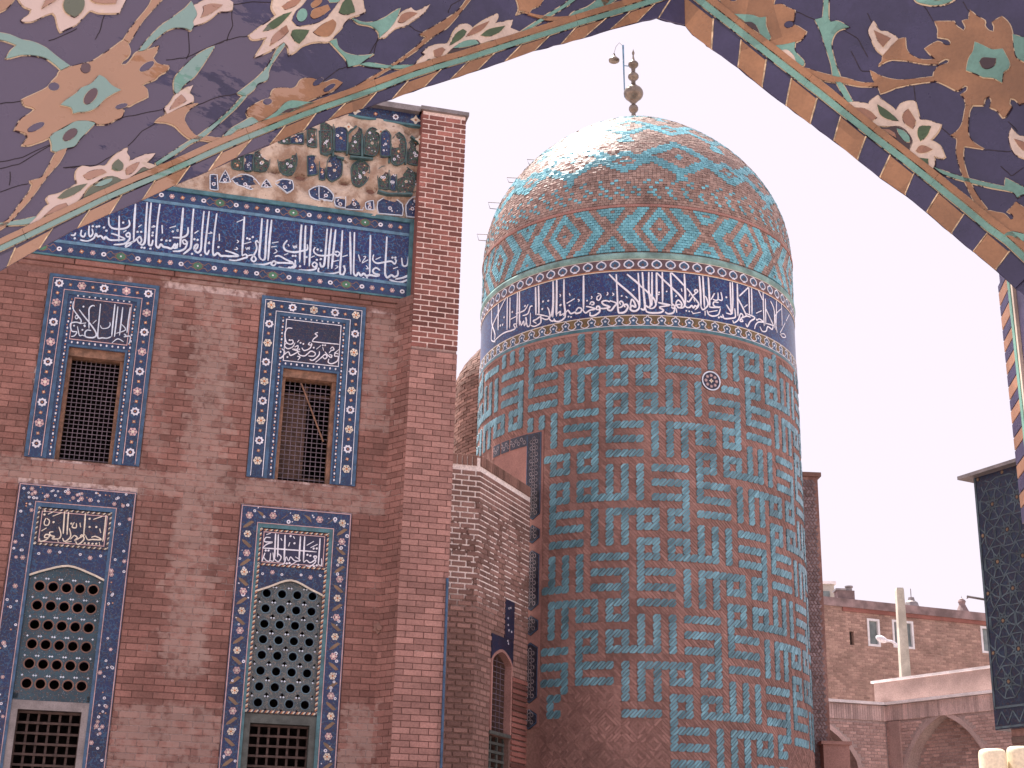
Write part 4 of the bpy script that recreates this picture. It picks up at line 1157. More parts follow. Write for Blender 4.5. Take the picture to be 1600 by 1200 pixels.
T1S = [(15, [(205, 530), (205, 720), (250, 880), (242, 950)]), (18, [(295, 470), (292, 640), (290, 820)]), (13, [(395, 390), (290, 600), (210, 790), (200, 950), (252, 980)]), (16, [(415, 390), (412, 600), (410, 820)]), (15, [(450, 388), (448, 600), (445, 800)]), (17, [(550, 318), (545, 530), (540, 740)]), (18, [(575, 308), (575, 540), (575, 760)]),
 (19, [(790, 248), (794, 430), (795, 620)]), (18, [(830, 228), (834, 430), (835, 620)]), (19, [(1025, 178), (1025, 480), (1000, 640)]), (18, [(1075, 158), (1073, 400), (1070, 640)]), (13, [(240, 970), (310, 900), (370, 860), (420, 840), (460, 830), (520, 800), (498, 752), (530, 740), (542, 792)]),
 (13, [(588, 700), (600, 760), (630, 700), (642, 762), (670, 700), (660, 652), (682, 772), (720, 740), (722, 590)]), (13, [(528, 602), (640, 560), (692, 478)]), (14, [(618, 630), (690, 600), (720, 510), (752, 500)]), (14, [(728, 760), (780, 772), (862, 720), (862, 642), (800, 680), (758, 700), (802, 732)]),
 (13, [(808, 610), (872, 622), (960, 640)]), (14, [(878, 660), (930, 682), (982, 650), (970, 560), (948, 518)]), (9, [(450, 680), (532, 640)]), (14, [(960, 640), (1000, 700), (1060, 690)])]
T1D = [(880, 540), (480, 580), (370, 650), (650, 500), (960, 430), (890, 440), (350, 750), (320, 760), (1120, 490)]
T2 = (860, 400, 10)
T2S = [(22, [(45, 398), (50, 700), (40, 960)]), (21, [(100, 378), (100, 700), (92, 920)]), (21, [(215, 368), (215, 700), (232, 860), (208, 940)]), (21, [(520, 308), (520, 600), (520, 840)]), (22, [(1030, 288), (1045, 600), (1060, 860), (1100, 892), (1170, 872), (1212, 800), (1190, 758), (1152, 770), (1172, 802)]),
 (22, [(1370, 268), (1385, 500), (1392, 780), (1350, 852), (1290, 862), (1248, 830), (1270, 778), (1332, 800), (1310, 722), (1270, 680), (1248, 782)]), (22, [(918, 288), (1050, 420), (1250, 590), (1370, 720), (1388, 790)]), (23, [(1198, 288), (1380, 440), (1400, 458)]),
 (19, [(60, 980), (70, 1020), (150, 1022), (230, 960), (242, 880)]), (17, [(108, 905), (160, 868), (152, 930), (212, 900)]), (19, [(248, 880), (280, 850), (320, 902), (390, 880), (402, 900), (470, 882), (492, 830), (440, 810), (400, 862)]), (19, [(508, 840), (550, 892), (620, 850), (702, 830), (620, 800), (558, 790)]),
 (17, [(618, 762), (640, 720), (682, 730), (672, 762), (640, 765)]), (20, [(622, 878), (620, 932), (690, 932), (772, 870), (770, 800), (730, 790), (720, 832), (762, 842)]), (20, [(768, 822), (850, 822), (932, 800), (830, 760), (808, 718), (870, 700), (935, 722)]), (20, [(928, 700), (1032, 740), (1000, 790), (950, 852), (900, 842), (888, 800)]),
 (18, [(1058, 812), (1110, 800), (1142, 750), (1110, 708), (1080, 730), (1102, 762)]), (14, [(738, 588), (780, 600), (792, 640), (760, 692), (728, 682), (730, 640), (772, 620)]), (12, [(888, 568), (900, 590), (880, 620)]), (12, [(968, 578), (992, 600), (968, 622)]), (13, [(258, 742), (382, 668)]), (13, [(428, 680), (452, 690), (438, 722)]),
 (12, [(638, 630), (652, 648), (636, 675)]), (12, [(298, 588), (312, 622)]), (12, [(148, 600), (162, 615), (150, 642)]), (12, [(1178, 630), (1202, 660)])]
T2D = [(1115, 625), (300, 775), (285, 950), (325, 955), (575, 700), (165, 765), (1300, 530)]
T3 = (1000, 400, 10.952)
T3S = [(26, [(40, 278), (60, 600), (85, 880), (50, 922), (12, 898)]), (25, [(150, 278), (150, 600), (182, 820), (150, 882), (98, 848)]), (22, [(205, 278), (205, 560), (205, 850)]), (24, [(280, 288), (284, 560), (285, 800)]), (22, [(380, 278), (384, 540), (385, 800)]), (24, [(520, 288), (535, 600), (545, 842)]), (24, [(755, 308), (770, 600), (775, 832)]),
 (24, [(1010, 348), (1030, 600), (1040, 870)]), (23, [(1070, 348), (1085, 600), (1100, 882)]), (24, [(1165, 368), (1180, 650), (1190, 862)]), (24, [(285, 288), (400, 410), (560, 560), (700, 700), (762, 820), (740, 882), (678, 892)]), (22, [(535, 288), (640, 390), (762, 522)]), (22, [(-90, 410), (0, 510), (120, 612), (240, 740), (272, 830), (230, 892), (160, 902)]),
 (23, [(308, 798), (400, 820), (522, 842)]), (22, [(500, 852), (330, 880), (402, 930), (340, 972), (180, 975), (110, 952), (95, 900)]), (20, [(540, 862), (560, 828), (592, 870), (562, 902), (538, 870)]), (22, [(602, 878), (570, 970), (480, 992), (428, 958)]), (21, [(608, 862), (620, 790), (660, 760), (712, 820), (700, 882), (650, 882), (628, 840), (692, 832)]),
 (20, [(768, 850), (800, 882), (850, 880), (882, 850), (912, 892), (940, 850), (972, 882), (982, 838)]), (20, [(798, 558), (860, 630), (902, 692), (985, 790), (1002, 830), (985, 880), (938, 922)]), (19, [(902, 690), (840, 782), (798, 770)]), (19, [(898, 682), (982, 612), (960, 578), (928, 600), (952, 642)]),
 (20, [(1040, 870), (1070, 922), (1120, 892), (1162, 830), (1132, 720), (1108, 688)]), (20, [(1180, 870), (1220, 882), (1290, 882), (1372, 880), (1282, 870), (1248, 830), (1262, 788), (1342, 800)]), (16, [(1270, 640), (1240, 700), (1208, 752)]), (17, [(1240, 740), (1290, 762), (1332, 740), (1330, 628)]), (17, [(1332, 742), (1380, 762), (1402, 740), (1380, 618)]),
 (18, [(1372, 900), (1340, 1002), (1250, 1032), (1170, 1002), (1142, 928)]), (11, [(1168, 962), (1322, 935)]), (14, [(620, 898), (626, 972)]), (13, [(1110, 938), (1112, 1022)]), (11, [(898, 992), (1032, 965)]), (11, [(878, 948), (912, 992)]), (14, [(704, 558), (716, 612)]), (11, [(608, 668), (622, 685), (600, 702)]), (11, [(838, 650), (850, 670), (830, 692)]), (11, [(918, 740), (932, 782)])]
T3D = [(790, 940), (840, 950), (1350, 1050), (1400, 1050), (320, 660), (325, 625), (455, 610)]
T4 = (1110, 410, 8.571)
T4S = [(17, [(260, 268), (268, 480), (275, 682)]), (16, [(290, 268), (296, 500), (290, 692)]), (17, [(355, 288), (360, 500), (365, 722)]), (16, [(510, 338), (516, 520), (520, 702)]), (15, [(545, 348), (550, 520), (552, 702)]), (15, [(700, 398), (706, 620), (716, 852)]), (14, [(730, 488), (734, 660), (736, 832)]), (14, [(502, 338), (384, 452)]),
 (17, [(360, 478), (420, 590), (482, 722)]), (13, [(640, 378), (692, 502)]), (13, [(735, 618), (842, 852)]), (13, [(800, 518), (850, 650), (852, 882)]), (13, [(880, 518), (876, 700), (870, 902)]), (9, [(945, 558), (952, 700), (956, 852)]), (9, [(948, 618), (860, 720), (890, 942)]), (9, [(1050, 698), (930, 942)]),
 (15, [(160, 698), (180, 752), (260, 752), (332, 730), (322, 618)]), (14, [(208, 680), (280, 692), (230, 600), (212, 568)]), (14, [(295, 778), (310, 812), (370, 770), (400, 688), (432, 720), (390, 782), (432, 790), (400, 742)]), (14, [(430, 742), (480, 720), (535, 735)]), (15, [(478, 688), (592, 742), (530, 792), (490, 862), (468, 818)]),
 (13, [(588, 892), (600, 840), (640, 800), (702, 800), (650, 758), (618, 782)]), (13, [(658, 860), (690, 922), (742, 920), (762, 860), (822, 900), (832, 850), (738, 818)]), (9, [(940, 960), (980, 958), (1002, 1000), (960, 1002), (928, 958)]), (9, [(608, 682), (682, 648)]), (9, [(448, 602), (492, 568)])]
T4D = [(615, 770), (210, 470), (110, 740), (140, 730)]
mb = letters(T, T1, T1S, T1D, TO, TO + .008, None, None, k=KD, mb=MB(), off=BO, wmul=1.3)
letters(T, T2, T2S, T2D, TO, TO + .008, None, None, k=KD, mb=mb, off=BO, wmul=1.3)
letters(T, T3, T3S, T3D, TO, TO + .008, None, None, k=KD, mb=mb, off=BO, wmul=1.3)
letters(T, T4, T4S, T4D, TO, TO + .008, None, None, k=KD, mb=mb, off=BO, wmul=1.3)
mb.build('lettering', M['white_b'], bd)
b = MB()       # green-blue torus above the band
prof = [(TR + BO, 12.169), (TR + BO + .012, 12.182), (TR + BO + .03, 12.232), (TR + BO + .022, 12.277), (TR - .03, 12.312)]
b.lathe((TX, TY), prof, 128); b.build('moulding', M['moulding'], tower, smooth=True)

# dome: courses of small bricks; glazed and plain follow the diamond pattern
DR = 3.008
ZD = 13.20
def drad(z):
    if z < ZD: return DR
    t_ = min((z - ZD) / 3.4, 1)
    return DR * max(1 - t_ ** 2.2, 0) ** .8
prof = [(DR - .02, 12.28), (DR - .02, ZD)] + [(max(drad(ZD + 3.4 * (i / 40) ** .85) - .02, .01), ZD + 3.4 * (i / 40) ** .85) for i in range(1, 40)] + [(.03, 16.58), (.0, 16.60)]
b = MB(); b.lathe((TX, TY), prof, 96); dome = b.build('dome', M['mortar_tower'], tower, smooth=True)
def pat_band(th, v):
    """v in -1..1 across the lozenge band"""
    P = 360 / 11.0
    f = ((th - 2.8) / P) % 1.0
    dx = min(f, 1 - f) * 2; dy = abs(v)
    u = dx + .37 * dy * 1.0
    if u < .05: return 1
    if u < .20: return 0
    if u < .38: return 1
    if u < .58: return 0
    x = 1 - dx
    if abs(x - .42 * dy) < .115: return 0
    if x < .05 and .72 < dy < .86: return 0
    return 1
def pat_dome(th, row):
    if row < 2: return 0
    if row < 10:
        q = int(round((th + 180) / 360 * 260))
        k = (row - 2) % 4
        return 1 if (q + (0, 1, 2, 1)[k] + (2 if row >= 6 else 0)) % 4 == 0 and (q * 7 + row * 3) % 11 else 0
    rr = row - 10; lv = rr // 23; rr = rr % 23
    sh = 20.0 if lv % 2 else 0.0
    u = abs((((th - 11 + sh) / 40.0 + .5) % 1.0) - .5) * 2
    v = abs(rr - 11) / 12.0
    m_ = u * 1.0 + v
    if m_ < .10: return 1
    if m_ < .34: return 0
    if .48 < m_ < .82: return 1
    if u < .11 * (1 - rr / 4.0): return 1
    n_ = (1 - u) + abs(rr - 8) / 12.0
    if n_ < .09 or .22 < n_ < .50: return 1
    if 19 < rr and 1 - u < .16: return 1
    return 0
mt, mk = MB(), MB()
def course(z0, z1, r0, r1, row, kind_):
    rm = (r0 + r1) / 2
    n = max(int(2 * math.pi * rm / .072), 6)
    for i in range(n):
        a = -180 + 360 * (i + .5 * (row % 2)) / n
        if kind_ == 'dome' and abs(a) > 120 and z0 < 14.6: continue
        if kind_ != 'dome' and abs(a) > 104: continue
        v = pat_band(a, (row - 8) / 8.5) if kind_ == 'band' else pat_dome(a, row)
        mb_ = mt if v else mk
        w = 360 / n * .47; j = random.uniform(0, .006) + (.004 if v else 0)
        q = []; tl_ = random.gauss(0, .003); tm_ = random.gauss(0, .002)
        for (aa, zz, rr) in ((a - w, z0, r0 + tl_ - tm_), (a + w, z0, r0 + tl_ + tm_), (a + w, z1, r1 - tl_ + tm_), (a - w, z1, r1 - tl_ - tm_)):
            t_ = R(aa); q.append(Vector((TX + (rr + .006 + j) * math.sin(t_), TY - (rr + .006 + j) * math.cos(t_), zz)))
        for (aa, zz, rr) in ((a - w, z0, r0), (a + w, z0, r0), (a + w, z1, r1), (a - w, z1, r1)):
            t_ = R(aa); q.append(Vector((TX + (rr - .03) * math.sin(t_), TY - (rr - .03) * math.cos(t_), zz)))
        mb_.add(q, [(0, 1, 2, 3), (0, 4, 5, 1), (1, 5, 6, 2), (2, 6, 7, 3), (3, 7, 4, 0)], 0, random.random())
for row in range(17):
    z = 12.317 + row * .0505
    course(z + .003, z + .0475, DR, DR, row, 'band')
s_ = 0; z = 13.242; row = 0
while z < 16.45 and drad(z) > .14:
    r0 = drad(z)
    dz = .046
    for _ in range(6):
        r1 = drad(z + dz); L = math.hypot(r1 - r0, dz)
        dz *= .052 / L
    course(z + dz * .06, z + dz * .94, drad(z + dz * .06), drad(z + dz * .94), row, 'dome')
    z += dz; row += 1
mt.build('glazed_brickwork', M['teal_dome'], dome, kind='stuff')
mk.build('brickwork', M['brick_dome'], dome, kind='stuff')
b = MB(); b.lathe((TX, TY), [(DR - .02, 13.177), (DR + .03, 13.182), (DR + .03, 13.227), (DR - .02, 13.237)], 96); b.build('brick_ring', M['brick_pink'], dome)

# iron rungs on the left shoulder
for (x, y, sz) in ((757, 385, .13), (768, 342, .13), (783, 299, .10), (799, 268, .10)):
    a, bz = T.at(x + 12, y, .02)
    P0 = EYE + ray(x, y) * ((TY - EYE.y) / ray(x, y).y)
    z = P0.z
    r = drad(z)
    b = MB()
    t_ = R(-84 if r > 2.9 else -80); dr = Vector((math.sin(t_), -math.cos(t_), 0)); tg = Vector((math.cos(t_), math.sin(t_), 0)).cross(dr)
    c0 = Vector((TX, TY, z)) + dr * (r - .04); up = Vector((0, 0, sz))
    sd_ = Vector((-dr.y, dr.x, 0)) * .05
    b.tube([c0 - sd_, c0 - sd_ + dr * .20, c0 - sd_ + dr * .24 + up, c0 + up * .9], .008, 5)
    b.build('climbing_rung', M['metal'], tower)

# finial
M['bronze'] = m_basic('weathered_bronze', (0.20, 0.16, 0.13), 0.35, 0.1, 6, 0.35, 0.15, metal=0.55)
fx, fy = TX - .03, TY
def ball(cz, r, q=1.0, n=7): return [(r * math.cos(math.pi * (i / n - .5)), cz + r * q * math.sin(math.pi * (i / n - .5))) for i in range(n + 1)]
b = MB()
pf = [(.09, 16.4), (.06, 16.62), (.045, 16.80)] + ball(16.93, .1, 1.0)[1:-1] + [(.04, 17.05)] + ball(17.29, .205, .86, 10)[2:-2] + [(.05, 17.50), (.045, 17.56)] + ball(17.69, .115, .8)[1:-1] + [(.04, 17.82)] + ball(17.98, .11, .75)[1:-1] + [(.035, 18.08), (.018, 18.16), (.014, 18.2), (.028, 18.24), (.028, 18.27), (.01, 18.32), (.0, 18.36)]
b.lathe((fx, fy), pf, 24)
fin = b.build('finial', M['bronze'], tower, smooth=True)
b = MB(); b.tube([Vector((2.18, fy, 17.2)), Vector((2.15, fy, 18.44))], .012, 6, 0, .02); b.tube([Vector((2.18, fy, 17.3)), Vector((fx, fy, 17.28))], .01); b.tube([Vector((2.165, fy, 17.95)), Vector((fx, fy, 17.93))], .01); b.build('lightning_rod', M['blue_edge'], fin)
b = MB(); b.tube([Vector((2.15, fy, 18.42)), Vector((2.07, fy, 18.50)), Vector((2.0, fy, 18.40)), Vector((1.962, fy, 18.24))], .005, 5)
b.lathe((1.962, fy), [(.0, 18.24), (.02, 18.23), (.03, 18.18), (.07, 18.13), (.115, 18.08), (.11, 18.05), (.07, 18.025), (.0, 18.03)], 16)
b.build('hanging_lamp', M['bronze'], fin)

# tile frame where the older wall met the tower
b = MB()
b.rect(T, -62, -37.1, 8.0, 9.15, -.012, .012, seg=14)
rec = b.build('plain_recess', M['brick_pink'], tower)
b = MB()
b.rect(T, -44.6, -37.2, 4.17, 8.97, .006, .016, seg=5)
b.rect(T, -64, -37.2, 8.93, 9.18, .006, .018, seg=12)
fr = b.build('tile_frame', M['brick_pink'], tower)
KT = KD
def yz(y): return T.at(838, y)[1]
segs = [(686, 812, 1), (820, 849, 0), (859, 954, 2), (961, 993, 0), (1003, 1099, 2), (1107, 1140, 0)]
ac, hw = -40.9, 2.9
for (ya, yb, kd) in segs:
    z1, z0 = yz(ya), yz(yb)
    if kd == 1: z1 = 9.15
    e = .09
    P = [(ac - hw, z0 + e), (ac, z0), (ac + hw, z0 + e), (ac + hw, z1 - e), (ac, z1), (ac - hw, z1 - e)]
    if kd == 1: P = [(ac - hw, z0 + e), (ac, z0), (ac + hw, z0 + e), (ac + hw, z1), (ac - hw, z1)]
    b = MB(); b.prism(T, P, .012, .026); pn = b.build('tile_panel', M['night_tile'], fr)
    b = MB(); b.ribbon(T, grow(P, -.02), .012, .026, .029, closed=True, k=KT); b.build('panel_rim', M['steel_blue'], pn)
    # interlaced star strapwork
    b = MB(); z = z0 + .12
    while z < z1 - .08:
        for (dx, dz) in ((-1.1, .0), (1.1, .0), (0, .055)):
            b.ribbon(T, [(ac + dx + p[0] * KT, z + dz + p[1]) for p in ell(0, 0, .03, .035, random.random() * 30, 6)], .007, .026, .030, closed=True, k=KT)
        z += .115
    b.build('strapwork', M['strap_dull'], pn, kind='stuff')
P = [(-59, 8.93), (-42.5, 8.93), (-42.5, 9.12), (-59, 9.12)]
b = MB()
for (p0, p1) in ((-62.5, -58), (-57.2, -52.8), (-52, -43.9)): b.rect(T, p0, p1, 8.95, 9.16, .018, .028, seg=4)
pn = b.build('tile_panel', M['night_tile'], fr)
b = MB()
for i in range(14):
    a = -62 + i * 1.3
    if -58.2 < a < -57 or -52.9 < a < -51.9: continue
    b.ribbon(T, [(a + p[0] * KT, 9.055 + p[1]) for p in ell(0, .03 * (-1) ** i, .03, .035, 20, 6)], .008, .028, .032, closed=True, k=KT)
b.build('strapwork', M['strap_dull'], pn, kind='stuff')

# ------------------------------------------------------------------ canted brick turret wall between front and tower
turret = thing('brick_wall', (-.46, 21.8, 0), 'lower canted brick wall with thick white pointing between the blue-tiled front and the round tower', 'wall')
M['brick_turret'] = m_brick('turret_brick', (0.31, 0.185, 0.16), (0.24, 0.14, 0.122), soot=.2)
C0 = Vector((-2.4, 21.25, 0)); C1 = Vector((-.46, 21.8, 0)); C2 = Vector((.36, 23.62, 0))
Q1 = Plane(C0, C1 - C0); Q2 = Plane(C1, C2 - C1)
l1 = (C1 - C0).length; l2 = (C2 - C1).length
ZT = 8.12
b = MB(); b.rect(Q1, 0, l1 - .006, 0, ZT - .01, -.5, -.006)
b.build('wall_backing', M['mortar_turret'], turret)
wa, wz0 = Q2.at(782, 1082); 
wl, wr = Q2.at(766, 1100)[0], Q2.at(797, 1100)[0]
zt_, zs_, zb_ = Q2.at(784, 1017)[1], Q2.at(797, 1055)[1], Q2.at(785, 1146)[1]
arch = smooth([(wl, zs_), (wl + .02, zs_ + (zt_ - zs_) * .55), ((wl + wr) / 2, zt_), (wr - .02, zs_ + (zt_ - zs_) * .55), (wr, zs_)], False, 4)
zl = Q2.at(785, 1152)[1]
b = MB(); b.prism(Q2, [[(0, 0), (l2, 0), (l2, ZT - .01), (0, ZT - .01)], [(wl, zb_)] + [(wr, zb_)] + arch[::-1], [(wl, 1.0), (wr, 1.0), (wr, zl), (wl, zl)]], -.3, -.006)
b.build('wall_backing', M['mortar_turret'], turret)
tt = (Q2.at(770, 940)[0] , Q2.at(803, 940)[0], Q2.at(785, 1050)[1], Q2.at(795, 938)[1])
tile_l = Q2.at(789, 960)[0]
exq = cut([(wl - .03, wr + .03, 1.0, zt_ + .02), (wl - .02, wr + .06, Q2.at(785, 1035)[1], Q2.at(785, 995)[1]), (tile_l, wr + .08, Q2.at(785, 1035)[1], tt[3])])
lay(Q1, 0, l1, 1.2, ZT - .16, .205, .060, .026, -.006, .016, M['brick_turret'], turret, None, 60)
lay(Q2, 0, l2 - .01, 1.2, ZT - .16, .205, .062, .024, -.006, .012, M['brick_turret'], turret, exq, 60)
b = MB()
for (S, l) in ((Q1, l1), (Q2, l2)):
    x = 0.0
    while x < l - .05: b.brick(S, x, x + .066, ZT - .145, ZT + .02, -.15, .02, 0, random.random()); x += .082
b.build('rowlock_course', M['brick_old'], turret, kind='stuff')
# tile spandrel, upper strip and the pointed window
b = MB()
za, zb2 = Q2.at(785, 1035)[1], Q2.at(785, 996)[1]
b.prism(Q2, [(wl - .02, za), (wl - .02, zb2), (wr + .06, zb2), (wr + .06, za), (wr, za)] + [p for p in arch[::-1] if p[1] > za] + [(wl, za)], -.02, .012)
b.rect(Q2, tile_l, wr + .07, zb2 + .01, tt[3], -.02, .012)
sp_ = b.build('tile_spandrel', M['dark_panel'], turret)
for k in range(9):
    link('ring_flower', RING, sp_, Q2.frame(random.uniform(tile_l + .04, wr + .03), random.uniform(zb2 - .2, tt[3] - .05), .012) @ Matrix.Diagonal((.5, .5, 1, 1)))
b = MB(); b.ribbon(Q2, [(wl, zb_)] + arch + [(wr, zb_)], .045, -.1, .02, taper=False); b.build('arch_rim', M['brick_pink'], turret)
b = MB()
for k in range(1, 5): x = wl + (wr - wl) * k / 5; b.rect(Q2, x - .006, x + .006, zb_, zt_ - .04 - .25 * abs(k - 2.5) / 2.5, -.12, -.108)
z = zb_
while z < zt_ - .1: b.rect(Q2, wl, wr, z - .005, z + .005, -.108, -.098); z += .085
b.build('window_grille', M['wire'], turret)
b = MB(); b.rect(Q2, wl - .02, wr + .02, zb_ - .05, zb_, -.15, .02); b.build('sill', M['slate'], turret)
b = MB()
z = zl - .1
while z > 1.0: b.rect(Q2, wl, wr, z - .02, z + .02, -.14, -.08); z -= .13
for k in range(0, 4): x = wl + (wr - wl) * k / 3; b.rect(Q2, x - .018, x + .018, 1.0, zl, -.12, -.09)
b.build('pierced_screen', M['slate'], turret)
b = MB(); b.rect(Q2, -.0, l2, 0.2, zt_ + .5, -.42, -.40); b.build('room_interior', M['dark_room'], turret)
b = MB(); z = 2.0
px = wr + .04
while z < Q2.at(805, 1065)[1]: b.brick(Q2, px, l2 - .03, z, z + .06, 0, .03, 0, random.random()); z += .088
b.build('brick_jamb', M['brick_red'], turret, kind='stuff')

# ------------------------------------------------------------------ small brick dome behind
sdm = thing('brick_dome', (.9, 31.5, 0), 'plain weathered brick dome half hidden between the pier and the round tower', 'dome')
b = MB(); b.lathe((.9, 31.5), [(2.25, 0), (2.25, 12.3)] + [(2.25 * math.cos(t * math.pi / 24), 12.3 + 1.75 * math.sin(t * math.pi / 24)) for t in range(1, 13)], 64)
b.build('dome_core', M['mortar_white'], sdm, smooth=True)
b = MB(); Dm_ = Drum(.9, 31.5, 2.25)
for row in range(70):
    s0 = row * .075
    if s0 < 2.6: z0, z1, r0, r1 = 9.7 + s0, 9.7 + s0 + .062, 2.25, 2.25
    else:
        t0, t1 = (s0 - 2.6) / 2.0, (s0 - 2.6 + .062) / 2.0
        if t1 > 1.45: break
        z0, z1 = 12.3 + 1.75 * math.sin(t0), 12.3 + 1.75 * math.sin(t1); r0, r1 = 2.25 * math.cos(t0), 2.25 * math.cos(t1)
    n = max(int(2 * math.pi * r0 / .24), 5)
    for i in range(n):
        a = -180 + 360 * (i + .5 * (row % 2)) / n
        if abs(a) > 110: continue
        w = 360 / n * .46; j = random.uniform(.0, .02)
        q = []
        for off in (.02 + j, -.03):
            for (aa, zz, rr) in ((a - w, z0, r0), (a + w, z0, r0), (a + w, z1, r1), (a - w, z1, r1)): q.append(Dm_(aa, zz, rr - 2.25 + off))
        b.add(q, [(0, 1, 2, 3), (0, 4, 5, 1), (1, 5, 6, 2), (2, 6, 7, 3), (3, 7, 4, 0)], 0, random.random())
b.build('brickwork', M['brick_old'], sdm, kind='stuff')

# ------------------------------------------------------------------ slab behind the tower on its right
M['slab'] = m_brick('grey_brick', (0.30, 0.24, 0.255), (0.19, 0.15, 0.16), soot=0.2)
sl = thing('brick_buttress', (5.9, 27, 0), 'narrow grey-brown brick buttress with a flat cap behind the right edge of the round tower', 'buttress')
SP = Plane(Vector((5.0, 27, 0)), Vector((1, 0.05, 0)))
b = MB(); b.rect(SP, 0, 1.01, 0, 9.46, -1.5, -.006); b.build('core', M['mortar_tower'], sl)
bk = MB(); z = 1.0; r = 0
while z < 9.4:      # small slanting bricks
    x = 0
    while x < .93:
        dx = .03 * (-1) ** r
        x += .0; bk.prism(SP, [(x + .032, z), (x + .077, z), (x + .077 + dx, z + .06), (x + .032 + dx, z + .06)], -.006, .008, 0, random.random()); x += .062
    z += .07; r += 1
bk.build('brickwork', M['slab'], sl, kind='stuff')
b = MB(); b.rect(SP, -.05, 1.07, 9.46, 9.54, -1.55, .05); b.build('cap', M['brick_old'], sl)
b = MB(); b.rect(SP, .8, 1.28, 0, 4.34, -1.3, .25); b.rect(SP, .76, 1.32, 4.34, 4.40, -1.3, .29); b.build('foot_pier', M['brick_tower'], sl)
# ------------------------------------------------------------------ ground
t = NT('courtyard_paving')
br = t.n('ShaderNodeTexBrick'); br.inputs['Scale'].default_value = 2.4; br.inputs['Color1'].default_value = (.43, .35, .32, 1); br.inputs['Color2'].default_value = (.38, .31, .285, 1); br.inputs['Mortar'].default_value = (.27, .22, .20, 1)
t.l(t.pos, br.inputs['Vector'])
c = t.val(br.outputs[0], t.ramp(t.noise(.5, 5), .3, .7, .8, 1.2))
M['ground'] = t.done(c, .95, .2)
b = MB(); b.add([Vector(p) for p in ((-700, -300, 0), (700, -300, 0), (700, 900, 0), (-700, 900, 0))], [(0, 1, 2, 3)]); b.build('ground', M['ground'], kind='structure')

# ------------------------------------------------------------------ arcade on the far side of the court
M['ledge'] = m_basic('stone_ledge', (0.92, 0.86, 0.86), 0.8, 0.05, 3, 0.15, 0.3)
M['court_plaster'] = m_brick('parapet_brick', (0.66, 0.49, 0.46), (0.62, 0.46, 0.43), soot=0.05)
M['mortar_court'] = m_mortar('court_mortar', (0.48, 0.37, 0.35), (0.56, 0.45, 0.42), thr=(.5, .6))
arc = thing('arcade_wall', (8.2, 31.6, 0), 'pinkish brick courtyard wall with blind pointed arches and a pale ledge, right of the tower', 'wall')
KC = Vector((8.33, 32, 0))
dR = Vector((math.sin(R(-34.5 + 180)), math.cos(R(-34.5 + 180)), 0))      # runs from the corner towards the viewer's right
AR_ = Plane(KC, dR)
AL_ = Plane(KC, Vector((-math.sin(R(73)), -math.cos(R(73)), 0)))
zl_ = AR_.at(1385, 1098)[1]
lenR, lenL = 9.5, 7.0
def parch(c_, hw_, spring, top, n=9):
    P = []
    for i in range(n + 1):
        u = i / n
        P.append((c_ - hw_ * (1 - u), spring + (top - spring) * (math.sqrt(max(1.45 ** 2 - (1.45 - u) ** 2, 0)) / math.sqrt(1.45 ** 2 - .45 ** 2))))
    Q = [(2 * c_ - p[0], p[1]) for p in P[:-1]]
    return P + Q[::-1]
ac1 = AR_.at(1481, 1112); hw1 = (AR_.at(1553, 1180)[0] - AR_.at(1408, 1200)[0]) / 2
c1 = (AR_.at(1553, 1180)[0] + AR_.at(1408, 1200)[0]) / 2
acL = AL_.at(1262, 1118)
hwL = abs(AL_.at(1350, 1194)[0] - acL[0])
spR, spL = AR_.at(1408, 1200)[1] - .6, AL_.at(1350, 1194)[1] - .5
archR = parch(c1, hw1 * 1.0, spR, ac1[1]); archL = parch(acL[0], hwL, spL, acL[1])
archL2 = parch(acL[0] + 2 * hwL + 1.0, hwL, spL, acL[1]); archR2 = parch(c1 + 2 * hw1 + 1.1, hw1, spR, ac1[1])
def inarch(A, x, z):
    if z < A[0][1]: return A[0][0] - .02 < x < A[-1][0] + .02
    for i in range(len(A) - 1):
        (x0, z0), (x1, z1) = A[i], A[i + 1]
        if min(x0, x1) <= x <= max(x0, x1) and x1 != x0:
            return z < z0 + (z1 - z0) * (x - x0) / (x1 - x0) + .03
    return False
